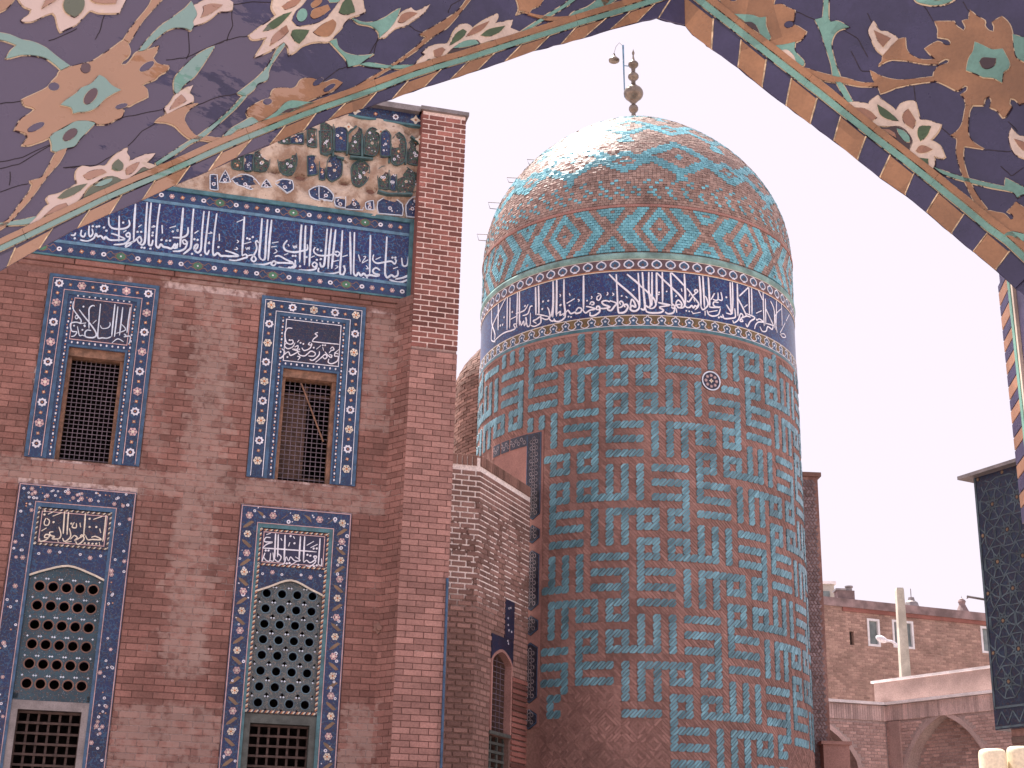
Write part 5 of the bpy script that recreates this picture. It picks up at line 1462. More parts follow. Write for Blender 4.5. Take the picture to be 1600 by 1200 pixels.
for (S, ln, archs) in ((AR_, lenR, [archR, archR2]), (AL_, lenL, [archL, archL2])):
    loops = [[(-.0, 0), (ln, 0), (ln, zl_ - .06), (0, zl_ - .06)]]
    for A in archs: loops.append([(A[0][0], .02)] + A + [(A[-1][0], .02)])
    b = MB(); b.prism(S, loops, -.38, 0); b.build('wall_panel', M['mortar_court'], arc)
    b = MB(); b.rect(S, 0, ln, 0, zl_ - .1, -.8, -.38); b.build('niche_back', M['mortar_court'], arc)
    def ex2(x0, x1, y0, y1, archs=archs):
        for A in archs:
            if inarch(A, x0, y0) or inarch(A, x1, y0) or inarch(A, x0, y1) or inarch(A, x1, y1): return []
        return [(x0, x1)]
    lay(S, .02, ln, 3.0, zl_ - .42, .15, .055, .012, 0, .012, M['brick_court'], arc, ex2, 0)
    def ex3(x0, x1, y0, y1, archs=archs):
        for A in archs:
            if inarch(A, x0, y0) and inarch(A, x1, y1): return [(x0, x1)]
        return []
    NB = Plane(S(0, 0, -.38), S.A)
    lay(NB, 0, ln, 3.0, zl_ - .3, .15, .052, .018, 0, .012, M['brick_court'], arc, ex3, 0, stuff='niche_brickwork')
    for A in archs:
        b = MB(); P = [(A[0][0], 0.0)] + A + [(A[-1][0], 0.0)]
        b.ribbon(S, P, .10, .0, .02, taper=False); b.build('arch_rim', M['court_plaster'], arc)
    # rowlock frieze, ledge and parapet
    b = MB(); x = 0
    while x < ln: b.brick(S, x, x + .054, zl_ - .40, zl_ - .07, 0, .035, 0, random.random()); x += .058
    b.build('rowlock_frieze', M['court_plaster'], arc, kind='stuff')
    b = MB(); b.rect(S, -.06, ln, zl_ - .06, zl_, -.9, .10); b.build('ledge', M['ledge'], arc)
zp0 = AR_.at(1366, 1062, -.3)
b = MB()
PS = Plane(AR_(0, 0, -.30), dR)
zt = PS.at(1368, 1064)[1]; x0 = PS.at(1366, 1080)[0]
b.rect(PS, x0, lenR, zl_, zt - .05, -.3, 0); M['parapet_pink'] = m_brick('parapet_face', (0.43, 0.31, 0.285), (0.40, 0.285, 0.26), soot=.05)
par = b.build('parapet', M['parapet_pink'], arc)
b = MB(); b.rect(PS, x0 - .05, lenR, zt - .05, zt, -.35, .05); b.build('parapet_cap', M['ledge'], par)
b = MB(); b.rect(AR_, .12, .42, 0, zl_ - .42, 0, .06); b.build('corner_pilaster', M['brick_court'], arc)

# ------------------------------------------------------------------ town house beyond
M['house'] = m_brick('house_brick', (0.36, 0.24, 0.20), (0.31, 0.20, 0.17), soot=0.2, pale=.3)
M['joint'] = m_mortar('house_joint', (0.33, 0.225, 0.19), (0.42, 0.30, 0.25))
M['winframe'] = m_basic('white_frame', (0.62, 0.60, 0.62), 0.5, 0.05, 5, 0.1, 0)
M['glass'] = m_basic('window_glass', (0.16, 0.19, 0.19), 0.15, 0.1, 2, 0.3, 0)
M['parapet'] = m_basic('roof_edge', (0.24, 0.17, 0.17), 0.9, 0.1, 1.5, 0.4, 0.3)
hs = thing('town_house', (16, 60, 0), 'long brown brick house with white framed windows behind the street lamp pole', 'house')
dH = Vector((math.sin(R(70)), math.cos(R(70)), 0))
H0 = EYE + ray(1200, 940) * (57 / ray(1200, 940).y); H0.z = 0
HP = Plane(H0, dH)
ztop = HP.at(1400, 957)[1]
wins = []
for (x0, y0, x1, y1) in ((1354, 966, 1376, 1010), (1393, 968, 1429, 1013), (1531, 978, 1560, 1021)):
    a0, z1 = HP.at(x0, y0); a1, z0 = HP.at(x1, y1); z0_ = HP.at(x0, y1)[1]; wins.append((a0, a1, (z0 + z0_) / 2, z1))
a0, z1 = HP.at(1327, 986); a1, z0 = HP.at(1335, 1008)
slot = (a0, a1, z0, z1)
b = MB()
b.prism(HP, [[(0, 0), (16, 0), (16, ztop), (0, ztop)]] + [[(w[0], w[2]), (w[1], w[2]), (w[1], w[3]), (w[0], w[3])] for w in wins + [slot]], -.25, 0)
b.rect(HP, 0, 16, 0, ztop - .02, -9, -1.2)
b.build('wall', M['joint'], hs)
lay(HP, 0.02, 16, 2.5, ztop - .02, .26, .085, .012, 0, .01, M['house'], hs, cut(wins + [slot]), 0)
b = MB(); b.rect(HP, -.1, 16.1, ztop, ztop + .34, -9, .12); b.build('roof_edge', M['parapet'], hs)
b = MB(); b.rect(HP, HP.at(1316, 955)[0], 16.1, ztop - .16, ztop, 0, .07); b.build('brick_band', M['brick_red'], hs)
for i, w in enumerate(wins):
    b = MB(); frame_rects(b, HP, (w[0], w[1], w[2], w[3]), (w[0] + .09, w[1] - .09, w[2] + .09, w[3] - .09), -.12, .03, 0, True)
    if i == 1: m_ = w[0] + .22; b.rect(HP, m_, m_ + .1, w[2] + .09, w[3] - .09, -.1, .02)
    f_ = b.build('window', M['winframe'], hs)
    b = MB(); b.rect(HP, w[0] + .09, w[1] - .09, w[2] + .09, w[3] - .09, -.1, -.08); b.build('pane', M['glass'], f_)
b = MB(); b.rect(HP, slot[0], slot[1], slot[2], slot[3], -.22, -.2); b.build('slot_window', M['dark_room'], hs)
def on_roof(x, ybase): 
    a = HP.at(x, ybase)[0]; return HP(a, ztop + .30, -.35)
p = on_roof(1328, 948)
ch1 = thing('chimney', p, 'small grey box chimney at the left end of the brown roof', 'chimney', None)
b = MB(); b.box(p.x - .35, p.x + .35, p.y - .3, p.y + .3, p.z, p.z + .42); b.build('stack', M['parapet'], ch1)
b = MB(); b.box(p.x - .42, p.x + .0, p.y - .33, p.y + .33, p.z + .42, p.z + .5); b.lathe((p.x + .2, p.y), [(.13, p.z + .42), (.13, p.z + .58), (.17, p.z + .6), (.17, p.z + .66), (0, p.z + .68)], 10); b.build('cap', M['metal'], ch1)
p = on_roof(1433, 954)
ch2 = thing('roof_vent', p, 'small dark cone vent with a thin spike on the roof edge beside the lamp pole', 'vent')
b = MB(); b.lathe((p.x, p.y), [(.34, p.z), (.26, p.z + .26), (.15, p.z + .34), (.12, p.z + .48), (0, p.z + .5)], 12); b.build('cone', M['metal'], ch2)
b = MB(); b.tube([p + Vector((0, 0, .4)), p + Vector((0, 0, .85))], .02, 5); b.build('spike', M['metal'], ch2)
p = on_roof(1513, 963)
ch3 = thing('chimney', p, 'grey bottle shaped chimney pot near the right end of the brown roof', 'chimney')
b = MB(); b.lathe((p.x, p.y), [(.34, p.z), (.28, p.z + .08), (.2, p.z + .25), (.13, p.z + .42), (.15, p.z + .5), (.17, p.z + .52), (.14, p.z + .6), (0, p.z + .61)], 14); b.build('pot', M['parapet'], ch3, smooth=False)
b = MB(); b.lathe((p.x, p.y), [(.07, p.z + .6), (.09, p.z + .64), (.02, p.z + .68), (.0, p.z + .8)], 8); b.build('cowl', M['metal'], ch3)
# pale block behind
p = EYE + ray(1262, 945) * (75 / ray(1262, 945).y)
q = EYE + ray(1303, 913) * (75 / ray(1303, 913).y)
bb = thing('apartment_block', (p.x, 75, 0), 'cream flat roofed block with one dark window behind the left end of the brown house', 'building')
b = MB(); b.box(p.x - 1.5, q.x, 75, 82, 0, q.z); M['creamwall'] = m_basic('cream_render', (0.50, 0.46, 0.40), 0.9, 0.05, 1.5, 0.15, 0.2); b.build('wall', M['creamwall'], bb)
b = MB(); b.box(p.x - 1.6, q.x + .1, 74.9, 82, q.z, q.z + .15); b.build('roof_slab', M['ledge'], bb)
p2 = EYE + ray(1284, 942) * (75 / ray(1284, 942).y); q2 = EYE + ray(1296, 924) * (75 / ray(1296, 924).y)
b = MB(); b.box(p2.x, q2.x, 74.94, 74.99, p2.z, q2.z); b.build('window', M['glass'], bb)

# ------------------------------------------------------------------ concrete pole with street lamp
M['concrete'] = m_basic('pale_concrete', (0.46, 0.43, 0.37), 0.9, 0.08, 3, 0.2, 0.4)
M['lampwhite'] = m_basic('lamp_shell', (0.75, 0.74, 0.80), 0.35, 0.02, 5, 0.05, 0)
P = EYE + ray(1405, 919) * (36 / ray(1405, 919).y)
pole = thing('street_lamp', (P.x, 36, 0), 'square concrete pole carrying one white curved lamp on its left side', 'street lamp')
b = MB()
def sq(z, w): return [Vector((P.x - w, 36 - w, z)), Vector((P.x + w, 36 - w, z)), Vector((P.x + w, 36 + w, z)), Vector((P.x - w, 36 + w, z))]
zs = [(0, .19), (P.z - .06, .092), (P.z, .08)]
for i, (z, w) in enumerate(zs): b.v.extend(sq(z, w))
for i in range(2):
    for k in range(4): b.face([i * 4 + k, i * 4 + (k + 1) % 4, i * 4 + 4 + (k + 1) % 4, i * 4 + 4 + k])
b.face([8, 9, 10, 11]); b.build('pole', M['concrete'], pole)
c_ = EYE + ray(1402, 1008) * (35.8 / ray(1402, 1008).y); d_ = EYE + ray(1385, 1001) * (35.8 / ray(1385, 1001).y); e_ = EYE + ray(1369, 996) * (35.8 / ray(1369, 996).y)
b = MB(); b.tube([c_, (c_ + d_) / 2 + Vector((0, 0, .04)), d_], .035, 8); b.build('lamp_arm', M['lampwhite'], pole)
b = MB()
for i in range(9):
    u = i / 8; c0 = d_.lerp(e_, u); rr = .11 * math.sin(math.pi * (.12 + .8 * u)) ** .6
    for k in range(10):
        t_ = 2 * math.pi * k / 10; b.v.append(c0 + Vector((0, math.cos(t_) * rr, math.sin(t_) * rr * .8)))
for i in range(8):
    for k in range(10): b.face([i * 10 + k, i * 10 + (k + 1) % 10, i * 10 + 10 + (k + 1) % 10, i * 10 + 10 + k])
b.face(list(range(10))); b.face(list(range(80, 90)))
b.build('lamp_head', M['lampwhite'], pole, smooth=True)

# ------------------------------------------------------------------ blue tiled portal on the right
M['girih'] = m_tile('girih_tile', (0.010, 0.016, 0.042), (0.02, 0.045, 0.08), (0.06, 0.03, 0.025), 26, dense=0.5, fleckv=0.10)
pt = thing('tiled_portal', (4.7, 14, 0), 'dark blue star tiled portal wall under a thin metal roof edge', 'portal')
dP = Vector((math.sin(R(-27.8 + 180)), math.cos(R(-27.8 + 180)), 0))
O_ = EYE + ray(1522, 760) * (14 / ray(1522, 760).y); O_.z = 0
PP = Plane(O_, dP)
zt = PP.at(1540, 742)[1]; zb = PP.at(1565, 1140)[1]; zk = PP.at(1565, 1107)[1]
b = MB(); b.rect(PP, 0, 4, zb, zt, -3.0, 0); body = b.build('tile_field', M['girih'], pt)
M['brick_dark'] = m_brick('dark_base_brick', (0.17, 0.11, 0.10), (0.12, 0.08, 0.07), soot=0.3)
b = MB(); b.rect(PP, .12, 4, 0, zb, -3.0, -.08); b.build('brick_base', M['mortar_tower'], pt)
lay(PP, .12, 3.0, 1.2, zb - .01, .2, .06, .012, -.08, .014, M['brick_dark'], pt, None, 0)
b = MB(); b.rect(PP, -.12, 4, zt, zt + .035, -3.0, .10); b.build('metal_roof_edge', M['metal'], pt)
M['strap'] = m_basic('strap_glaze', (0.06, 0.085, 0.105), 0.4, 0.2, 8, 0.4)
b = MB()
st = .32; 
def seg(p, q, w=.012): b.ribbon(PP, [p, ((p[0] + q[0]) / 2, (p[1] + q[1]) / 2), q], w, 0, .006, 0, taper=False)
zz = zk + .24; r_ = 0
while zz < zt + .1:
    x = .22 + (.0 if r_ % 2 == 0 else st / 2)
    x -= st
    while x < 2.6:
        def clip(P_): return all(.02 < p[0] < 3 and zk + .03 < p[1] < zt - .02 for p in P_)
        S8 = [(x +   .095 * math.cos(math.pi * (i + .5) / 4), zz + .095 * math.sin(math.pi * (i + .5) / 4)) for i in range(8)]
        for i in range(8):
            p, q = S8[i], S8[(i + 3) % 8]
            if clip((p, q)): seg(p, q)
        for i in range(8):
            t_ = math.pi * (i + .5) / 4
            p = S8[i]; q = (x + .165 * math.cos(t_), zz + .165 * math.sin(t_))
            if clip((p, q)): seg(p, q)
            t2 = math.pi * (i + 1.5) / 4; q2 = (x + .165 * math.cos(t2), zz + .165 * math.sin(t2))
            if clip((q, q2)): seg(q, q2, .009)
        x += st
    zz += .29; r_ += 1
b.rect(PP, .012, 4, zk, zk + .02, 0, .008); b.rect(PP, .012, .03, zk, zt, 0, .008); b.rect(PP, 0.01, 4, zb + .01, zb + .03, 0, .008)
x = .1
while x < 3:
    seg((x - .07, zb + .05), (x, zk - .03)); seg((x, zk - .03), (x + .07, zb + .05)); x += .14
b.build('strapwork', M['strap'], body, kind='stuff')
b = MB(); zz = zk + .24; r_ = 0
while zz < zt:
    x = .22 + (.0 if r_ % 2 == 0 else st / 2) - st
    while x < 2.6:
        if x > .05: b.prism(PP, [(x + p[0], zz + p[1]) for p in star(8, .022, .012)], 0, .006)
        x += st
    zz += .29; r_ += 1
b.build('star_centre', M['brown_t'], body, kind='stuff')
# thin bracket lamp arm reaching out of the portal
P1 = EYE + ray(1511, 932) * (14.3 / ray(1511, 932).y); P2 = EYE + ray(1546, 938) * (14.3 / ray(1546, 938).y)
b = MB(); b.tube([P1 + Vector((0, 0, -.02)), P1, P2], .012, 6); b.tube([P2, P2 + Vector((.3, 0, -.02))], .012, 6); b.build('bracket_rod', M['metal'], pt)

# ------------------------------------------------------------------ cream rounded posts low at the right
M['post'] = m_basic('cream_marble', (0.74, 0.64, 0.47), 0.45, 0.04, 4, 0.12, 0.1)
for (x, y, wpx, lab) in ((1549.5, 1171, 42, 'cream rounded stone post before the arcade, left one of the pair'), (1593, 1167, 41, 'cream rounded stone post under the dark portal corner, right one of the pair')):
    D_ = 8.0
    P = EYE + ray(x, y) * (D_ / ray(x, y).y)
    r = wpx / 2 / FOC * (P - EYE).dot(cF)
    b = MB(); z1 = P.z
    b.lathe((P.x, D_), [(r * 1.15, 0), (r * 1.15, .15), (r, .2), (r, z1 - .035), (r * .97, z1 - .018), (r * .9, z1 - .006), (r * .75, z1), (0, z1 + .001)], 32)
    o = b.build('stone_post', M['post'], None, smooth=True); tag(o, lab, 'post', 'cream posts at the right edge')
# ------------------------------------------------------------------ foreground: mosaic-tiled arch seen from inside the porch
def m_mosaic(name, base, glare_col, gloss=0.32, cells=5.0, amt=0.18):
    """cut glaze pieces: slight tone change from piece to piece, a grey reflected glare painted in, thinning out towards the crown of the arch"""
    t = NT(name)
    v = t.n('ShaderNodeTexVoronoi'); v.inputs['Scale'].default_value = cells; t.l(t.pos, v.inputs['Vector'])
    sp = t.n('ShaderNodeSeparateColor'); t.l(v.outputs['Color'], sp.inputs[0])
    tone = t.math('ADD', 1 - amt, t.math('MULTIPLY', sp.outputs[0], 2 * amt))
    c = t.val(base, tone)
    c = t.val(c, t.ramp(t.noise(9, 5), .3, .7, .85, 1.15))
    c = t.val(c, t.ramp(t.noise(120, 3), .3, .7, .93, 1.07))
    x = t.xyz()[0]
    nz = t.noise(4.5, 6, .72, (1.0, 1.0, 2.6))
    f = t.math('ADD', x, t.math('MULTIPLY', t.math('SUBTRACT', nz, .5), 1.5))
    dust = t.ramp(f, -.60, -.55, 1, 0)  # streaky edge of the sky reflection, painted into the glaze colour
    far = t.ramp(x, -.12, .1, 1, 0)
    dust = t.math('MULTIPLY', dust, far)  # dust is the mask of the painted glare, kept to the left spandrel
    c = t.mixc(t.math('MULTIPLY', dust, .85), c, glare_col)
    t.bump(t.noise(14, 4, .6), .12, .004)
    return t.done(c, t.ramp(t.noise(20, 3), .3, .7, gloss * .8, gloss * 1.3), .5)
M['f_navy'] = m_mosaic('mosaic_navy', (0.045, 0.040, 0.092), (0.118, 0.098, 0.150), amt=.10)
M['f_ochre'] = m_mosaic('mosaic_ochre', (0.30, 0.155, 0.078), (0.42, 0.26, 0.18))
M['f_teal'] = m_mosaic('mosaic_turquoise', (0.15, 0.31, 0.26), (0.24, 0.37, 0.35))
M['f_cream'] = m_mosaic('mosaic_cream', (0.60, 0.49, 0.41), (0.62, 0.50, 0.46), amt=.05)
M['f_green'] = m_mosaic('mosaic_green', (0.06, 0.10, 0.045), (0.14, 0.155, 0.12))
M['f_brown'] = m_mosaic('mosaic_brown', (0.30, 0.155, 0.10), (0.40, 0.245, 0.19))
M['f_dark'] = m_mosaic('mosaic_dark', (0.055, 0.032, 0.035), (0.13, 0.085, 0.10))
t = NT('grout_line')
f = t.ramp(t.noise(26, 4, .7), .43, .51)
c = t.mixc(f, (0.045, 0.03, 0.045), (0.62, 0.50, 0.36))
t.bump(t.noise(90, 4), .6, .003)
M['grout'] = t.done(c, .95, .1)
M['joint_dark'] = m_basic('dark_joint', (0.03, 0.022, 0.03), .95, .05, 30, .3, .2)

YC = 3.3
CX = EYE + ray(1071, 41) * (YC / ray(1071, 41).y)
RX = EYE + ray(1600, 460) * (2.95 / ray(1600, 460).y)
LX = EYE + ray(0, 424) * (2.35 / ray(0, 424).y)
def flat(v): v = Vector(v); v.z = 0; return v
PR = Plane(flat(CX), flat(RX - CX)); PL = Plane(flat(CX), flat(LX - CX))
def shadowless(P, n=2): return smooth(P, n=n, sharp=50)
porch = thing('mosaic_arch', (CX.x, CX.y, 0), 'pointed porch arch framing the view, flower mosaic tiles with ochre and navy edge', 'arch')
EDGE_L = [(0, 424), (10, 418), (60, 390), (120, 358), (170, 336), (221, 314), (276, 289), (325, 269), (368, 248), (419, 228), (470, 206), (511, 189), (562, 171.6), (612.5, 155.6), (662, 137), (702.5, 125.6), (745, 111), (787, 97), (834, 80.7), (866, 72), (909, 61), (953, 47), (994, 36), (1026, 29.7), (1048, 36), (1070, 41)]
EDGE_R = [(1070, 41), (1082, 55), (1100, 69), (1113, 78.8), (1154, 107), (1191, 138), (1229, 167), (1267, 195), (1304, 222), (1341, 251.5), (1376, 279.5), (1415, 306), (1449, 333.8), (1487, 366.7), (1521.7, 395), (1556, 423.3), (1587.5, 452), (1600, 461)]
rag = lambda P: [(x + random.uniform(-.8, .8), y + random.uniform(-.8, .8)) for x, y in P]
def dens(P, n):
    out = []
    for i in range(len(P) - 1):
        for k in range(n): out.append((P[i][0] + (P[i + 1][0] - P[i][0]) * k / n, P[i][1] + (P[i + 1][1] - P[i][1]) * k / n))
    return out + [P[-1]]
eL = EDGE_L[:1] + rag(dens(EDGE_L, 3))[1:-1] + EDGE_L[-1:]
eR = EDGE_R[:1] + rag(dens(EDGE_R, 3))[1:-1] + EDGE_R[-1:]
cL = [PL.at(*p) for p in eL]; cR_ = [PR.at(*p) for p in eR]
za = cL[-1][1]; aR = cR_[-1][0]
top = za + 1.3
# plates carry the thickness of the arch; the reveal splays away from the viewer
def plate(S, loop, name, mat, edge_n, dep=.10, splay=.13):
    b = MB(); n = len(loop)
    from_tri = tessellate_polygon([[Vector((p[0], p[1], 0)) for p in loop]])
    b.v.extend(S(p[0], p[1], 0) for p in loop)
    b.v.extend(S(p[0], p[1] + splay, -dep) for p in loop)
    for t_ in from_tri:
        b.face(list(t_)); b.face([n + i for i in t_][::-1])
    for i in range(n): j = (i + 1) % n; b.face([i, j, n + j, n + i])
    return b.build(name, mat, porch)
aL0 = cL[0][0]
loopL = [(0.0, top)] + [(aL0 + .9, top)] + [(aL0 + .9, cL[0][1] - .9), (aL0 + .55, cL[0][1] - .62)] + cL
loopL[-1] = (0.0, cL[-1][1])
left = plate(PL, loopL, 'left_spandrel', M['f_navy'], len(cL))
loopR = [(0.0, top), (0.0, cL[-1][1])] + cR_[1:] + [(aR + .012, cR_[-1][1] - .03), (aR + .03, 0.0), (aR + 1.6, 0.0), (aR + 1.6, top)]
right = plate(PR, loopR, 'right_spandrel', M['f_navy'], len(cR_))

groutL, groutR, seamL, seamR = MB(), MB(), MB(), MB()
M['seam'] = m_basic('gold_grout', (0.56, 0.43, 0.28), .95, .05, 60, .45, .4)
def piece(side, crop, pts, mat, name, h=.0045, sm=True, gr=1.4, lift=0.0, holes=None):
    ox, oy, s = crop
    S, par, g = ((PL, left, groutL), (PR, right, groutR))[side]
    P = [(ox + x / s, oy + y / s) for x, y in pts]
    if sm: P = smooth(P, n=3, sharp=62)
    Q = [S.at(*p) for p in P]
    b = MB(); b.prism(S, Q, lift, lift + h)
    o = b.build(name, M[mat], par)
    if gr:
        G = [S.at(p[0] + random.uniform(-.25, .25), p[1] + random.uniform(-.25, .25)) for p in grow(P, gr)]
        g.prism(S, G, lift - .001, lift + h * .45)
    return o
A0 = (0, 0, 5.926); A1 = (260, 0, 5.926); A2 = (0, 180, 5.0); A3 = (200, 120, 5.926); A4 = (500, 0, 5.333); A5 = (760, 0, 4.706)
B0 = (1100, 0, 5.333); B1 = (1320, 0, 5.714); B2 = (1320, 150, 5.714); B3 = (1440, 280, 6.0); SRC = (0, 0, 1)
L_, R_ = 0, 1
# --- left spandrel
piece(0, A0, [(120, -90), (200, 50), (285, 95), (270, 140), (190, 195), (215, 210), (290, 205), (350, 180), (420, 145), (480, 125), (510, 160), (530, 250), (555, 305), (620, 270), (700, 235), (760, 170), (830, 105), (900, 125), (1000, 130), (1100, 125), (1120, 80), (1160, 0), (1180, -90)], 'f_cream', 'flower')
for pts, m_ in (([(375, 95), (400, 40), (440, -40), (560, -40), (500, 20), (430, 60)], 'f_brown'), ([(600, 0), (575, 60), (600, 130), (680, 175), (740, 130), (770, 60), (755, 0), (690, -20)], 'f_green'), ([(815, -10), (850, 30), (940, 48), (1060, 45), (1080, -20)], 'f_brown')): piece(0, A0, pts, m_, 'petal', lift=.0045, gr=.6)
piece(0, A0, [(-60, -60), (150, -60), (120, 10), (60, 80), (0, 115), (-60, 130)], 'f_ochre', 'leaf')
piece(0, A0, [(-60, 295), (0, 312), (90, 330), (200, 375), (300, 395), (420, 450), (520, 530), (640, 615), (560, 655), (500, 600), (420, 545), (320, 520), (200, 515), (100, 540), (50, 548), (90, 480), (150, 425), (60, 390), (0, 375), (-60, 360)], 'f_teal', 'leaf')
piece(0, A0, [(1530, -40), (1440, 60), (1330, 180), (1260, 290), (1190, 400), (1140, 370), (1220, 250), (1320, 130), (1380, 50), (1420, -40)][::-1], 'f_ochre', 'stem')
piece(0, A1, [(225, 20), (170, 80), (90, 160), (0, 240), (-70, 310), (-140, 390), (-201, 460), (-261, 480), (-211, 410), (-111, 310), (-50, 255)], 'f_teal', 'stem', sm=True) if False else None
piece(0, A1, [(225, 18), (245, 60), (275, 140), (240, 200), (245, 245), (220, 290), (180, 270), (130, 262), (60, 266), (0, 290), (-70, 340), (-130, 395), (-201, 465), (-262, 482), (-211, 405), (-120, 305), (-50, 240), (0, 205), (90, 140), (170, 80)], 'f_teal', 'leaf')
piece(0, A0, [(550, 668), (640, 630), (750, 600), (850, 575), (950, 510), (1040, 450), (1130, 385), (1170, 400), (1200, 480), (1180, 530), (1130, 570), (1110, 610), (1160, 605), (1200, 570), (1230, 530), (1262, 492), (1350, 475), (1420, 450), (1465, 430), (1440, 490), (1408, 540), (1440, 590), (1500, 610), (1560, 615), (1540, 660), (1470, 700), (1430, 740), (1350, 770), (1300, 800), (1350, 825), (1362, 900), (1300, 930), (1240, 960), (1190, 985), (1150, 965), (1080, 985), (1050, 1010), (1100, 1010), (1142, 1030), (1120, 1090), (1060, 1115), (990, 1150), (900, 1155), (850, 1130), (700, 1130), (600, 1175), (510, 1227), (438, 1286), (284, 1345), (201, 1351), (252, 1280), (232, 1240), (130, 1209), (190, 1110), (255, 1070), (322, 1020), (290, 998), (225, 980), (200, 930), (330, 870), (430, 820), (480, 760), (530, 710)], 'f_ochre', 'flower', gr=1.8)
for (x, y, a, bb, d, m_) in ((490, 812, 52, 38, 0, 'f_navy'), (785, 640, 46, 46, -30, 'f_dark'), (1350, 625, 78, 32, -32, 'f_navy'), (1115, 992, 60, 22, -15, 'f_navy')): piece(0, A0, ell(x, y, a, bb, d), m_, 'inlay', h=.001, lift=.0045, sm=False, gr=.5)
piece(0, A2, ell(275, 100, 72, 26, -25), 'f_navy', 'inlay', h=.001, lift=.0045, sm=False, gr=.5)
piece(0, A0, [(905, 710), (960, 740), (1020, 805), (1105, 850), (1040, 880), (960, 930), (880, 1010), (800, 1045), (720, 1052), (665, 1065), (645, 1010), (550, 985), (600, 940), (690, 880), (740, 830), (830, 790)], 'f_teal', 'flower_heart', lift=.0045, gr=.8)
piece(0, A0, ell(822, 910, 88, 45, -52), 'f_dark', 'inlay', h=.0015, lift=.009, sm=False, gr=.5)
piece(0, A2, [(385, 180), (400, 150), (490, 110), (580, 55), (650, 45), (740, 68), (690, 120), (620, 190), (580, 245), (520, 262), (440, 290), (400, 280), (400, 230)], 'f_teal', 'flower_heart')
piece(0, A2, ell(540, 160, 66, 34, -38), 'f_dark', 'inlay', h=.0015, lift=.0045, sm=False, gr=.5)
piece(0, A2, [(440, 292), (520, 264), (460, 370), (390, 450), (320, 540), (240, 650), (150, 750), (90, 820), (40, 870), (-60, 930), (-60, 890), (60, 820), (150, 700), (220, 610), (250, 545), (228, 520), (322, 490), (380, 400)], 'f_ochre', 'stem')
piece(0, A2, [(-60, 860), (60, 840), (200, 815), (280, 795), (215, 855), (60, 865), (-60, 890)], 'f_teal', 'leaf')
piece(0, A2, [(215, 862), (290, 790), (340, 730), (380, 700), (358, 660), (380, 635), (450, 620), (530, 580), (600, 540), (585, 480), (600, 430), (640, 405), (700, 410), (760, 400), (820, 400), (880, 330), (950, 280), (990, 262), (985, 300), (1005, 330), (1000, 370), (1080, 330), (1150, 310), (1208, 303), (1180, 340), (1140, 375), (1218, 402), (1160, 425), (1110, 410), (1050, 465), (980, 505), (940, 505), (900, 487), (820, 485), (740, 530), (680, 570), (630, 640), (580, 695), (530, 718), (510, 690), (430, 715), (360, 770), (290, 835)], 'f_cream', 'flower')
for pts, m_ in (([(640, 480), (700, 445), (790, 432), (825, 455), (760, 482), (680, 511)], 'f_brown'), ([(915, 350), (955, 390), (950, 430), (910, 445), (865, 430), (875, 385)], 'f_green'), ([(980, 472), (975, 430), (1020, 395), (1083, 373), (1060, 420), (1020, 460)], 'f_brown'), ([(440, 655), (500, 600), (590, 560), (675, 542), (620, 595), (550, 637), (480, 660)], 'f_green')): piece(0, A2, pts, m_, 'petal', h=.0015, lift=.0045, gr=.6)
piece(0, A2, [(645, 650), (690, 580), (760, 530), (850, 482), (900, 490), (945, 515), (880, 560), (780, 595)], 'f_green', 'flower_heart', gr=.8)
piece(0, A2, [(730, 562), (790, 520), (870, 500), (860, 525), (790, 560)], 'f_teal', 'inlay', h=.0015, lift=.0045, gr=.5)
piece(0, A2, [(340, 790), (430, 717), (508, 692), (525, 720), (420, 765)], 'f_brown', 'petal'); piece(0, A2, [(1050, 468), (1110, 412), (1155, 430)], 'f_green', 'petal')
piece(0, A3, [(1095, 182), (1050, 190), (960, 290), (850, 390), (750, 470), (640, 555), (560, 600), (420, 690), (250, 800), (260, 828), (420, 735), (580, 622), (660, 588), (770, 500), (880, 400), (990, 300)], 'f_teal', 'stem')
piece(0, A1, [(1080, 403), (1020, 460), (950, 590), (880, 680), (780, 770), (648, 870), (720, 892), (800, 840), (840, 780), (900, 760), (935, 732), (945, 650), (1000, 550), (1090, 425)], 'f_teal', 'leaf')
piece(0, A1, [(440, 433), (370, 460), (270, 520), (190, 590), (90, 700), (65, 760), (70, 850), (100, 882), (150, 800), (250, 720), (310, 640), (370, 550), (420, 470)], 'f_teal', 'leaf')
piece(0, A1, [(0, 1062), (-25, 1010), (30, 960), (80, 880), (160, 830), (240, 796), (205, 870), (240, 900), (245, 942), (180, 975), (100, 1010), (40, 1042)], 'f_cream', 'bud')
piece(0, A1, [(20, 1025), (70, 940), (130, 885), (176, 940), (110, 985)], 'f_brown', 'petal', h=.0015, lift=.0045, gr=.6)
piece(0, A3, [(642, 248), (540, 330), (515, 400), (550, 470), (620, 550), (700, 560), (880, 575), (820, 612), (700, 592), (580, 582), (500, 530), (430, 460), (350, 430), (245, 422), (300, 380), (420, 320), (530, 275)], 'f_ochre', 'stem')
piece(0, A1, [(245, 58), (330, 20), (430, -25), (560, 0), (610, 30), (605, 90), (560, 112), (480, 117), (400, 180), (330, 220), (248, 244), (242, 205), (278, 140)], 'f_cream', 'bud')
piece(0, A1, [(330, 72), (400, 45), (512, 55), (440, 110), (370, 150), (308, 172), (335, 112)], 'f_brown', 'petal', h=.0015, lift=.0045, gr=.6)
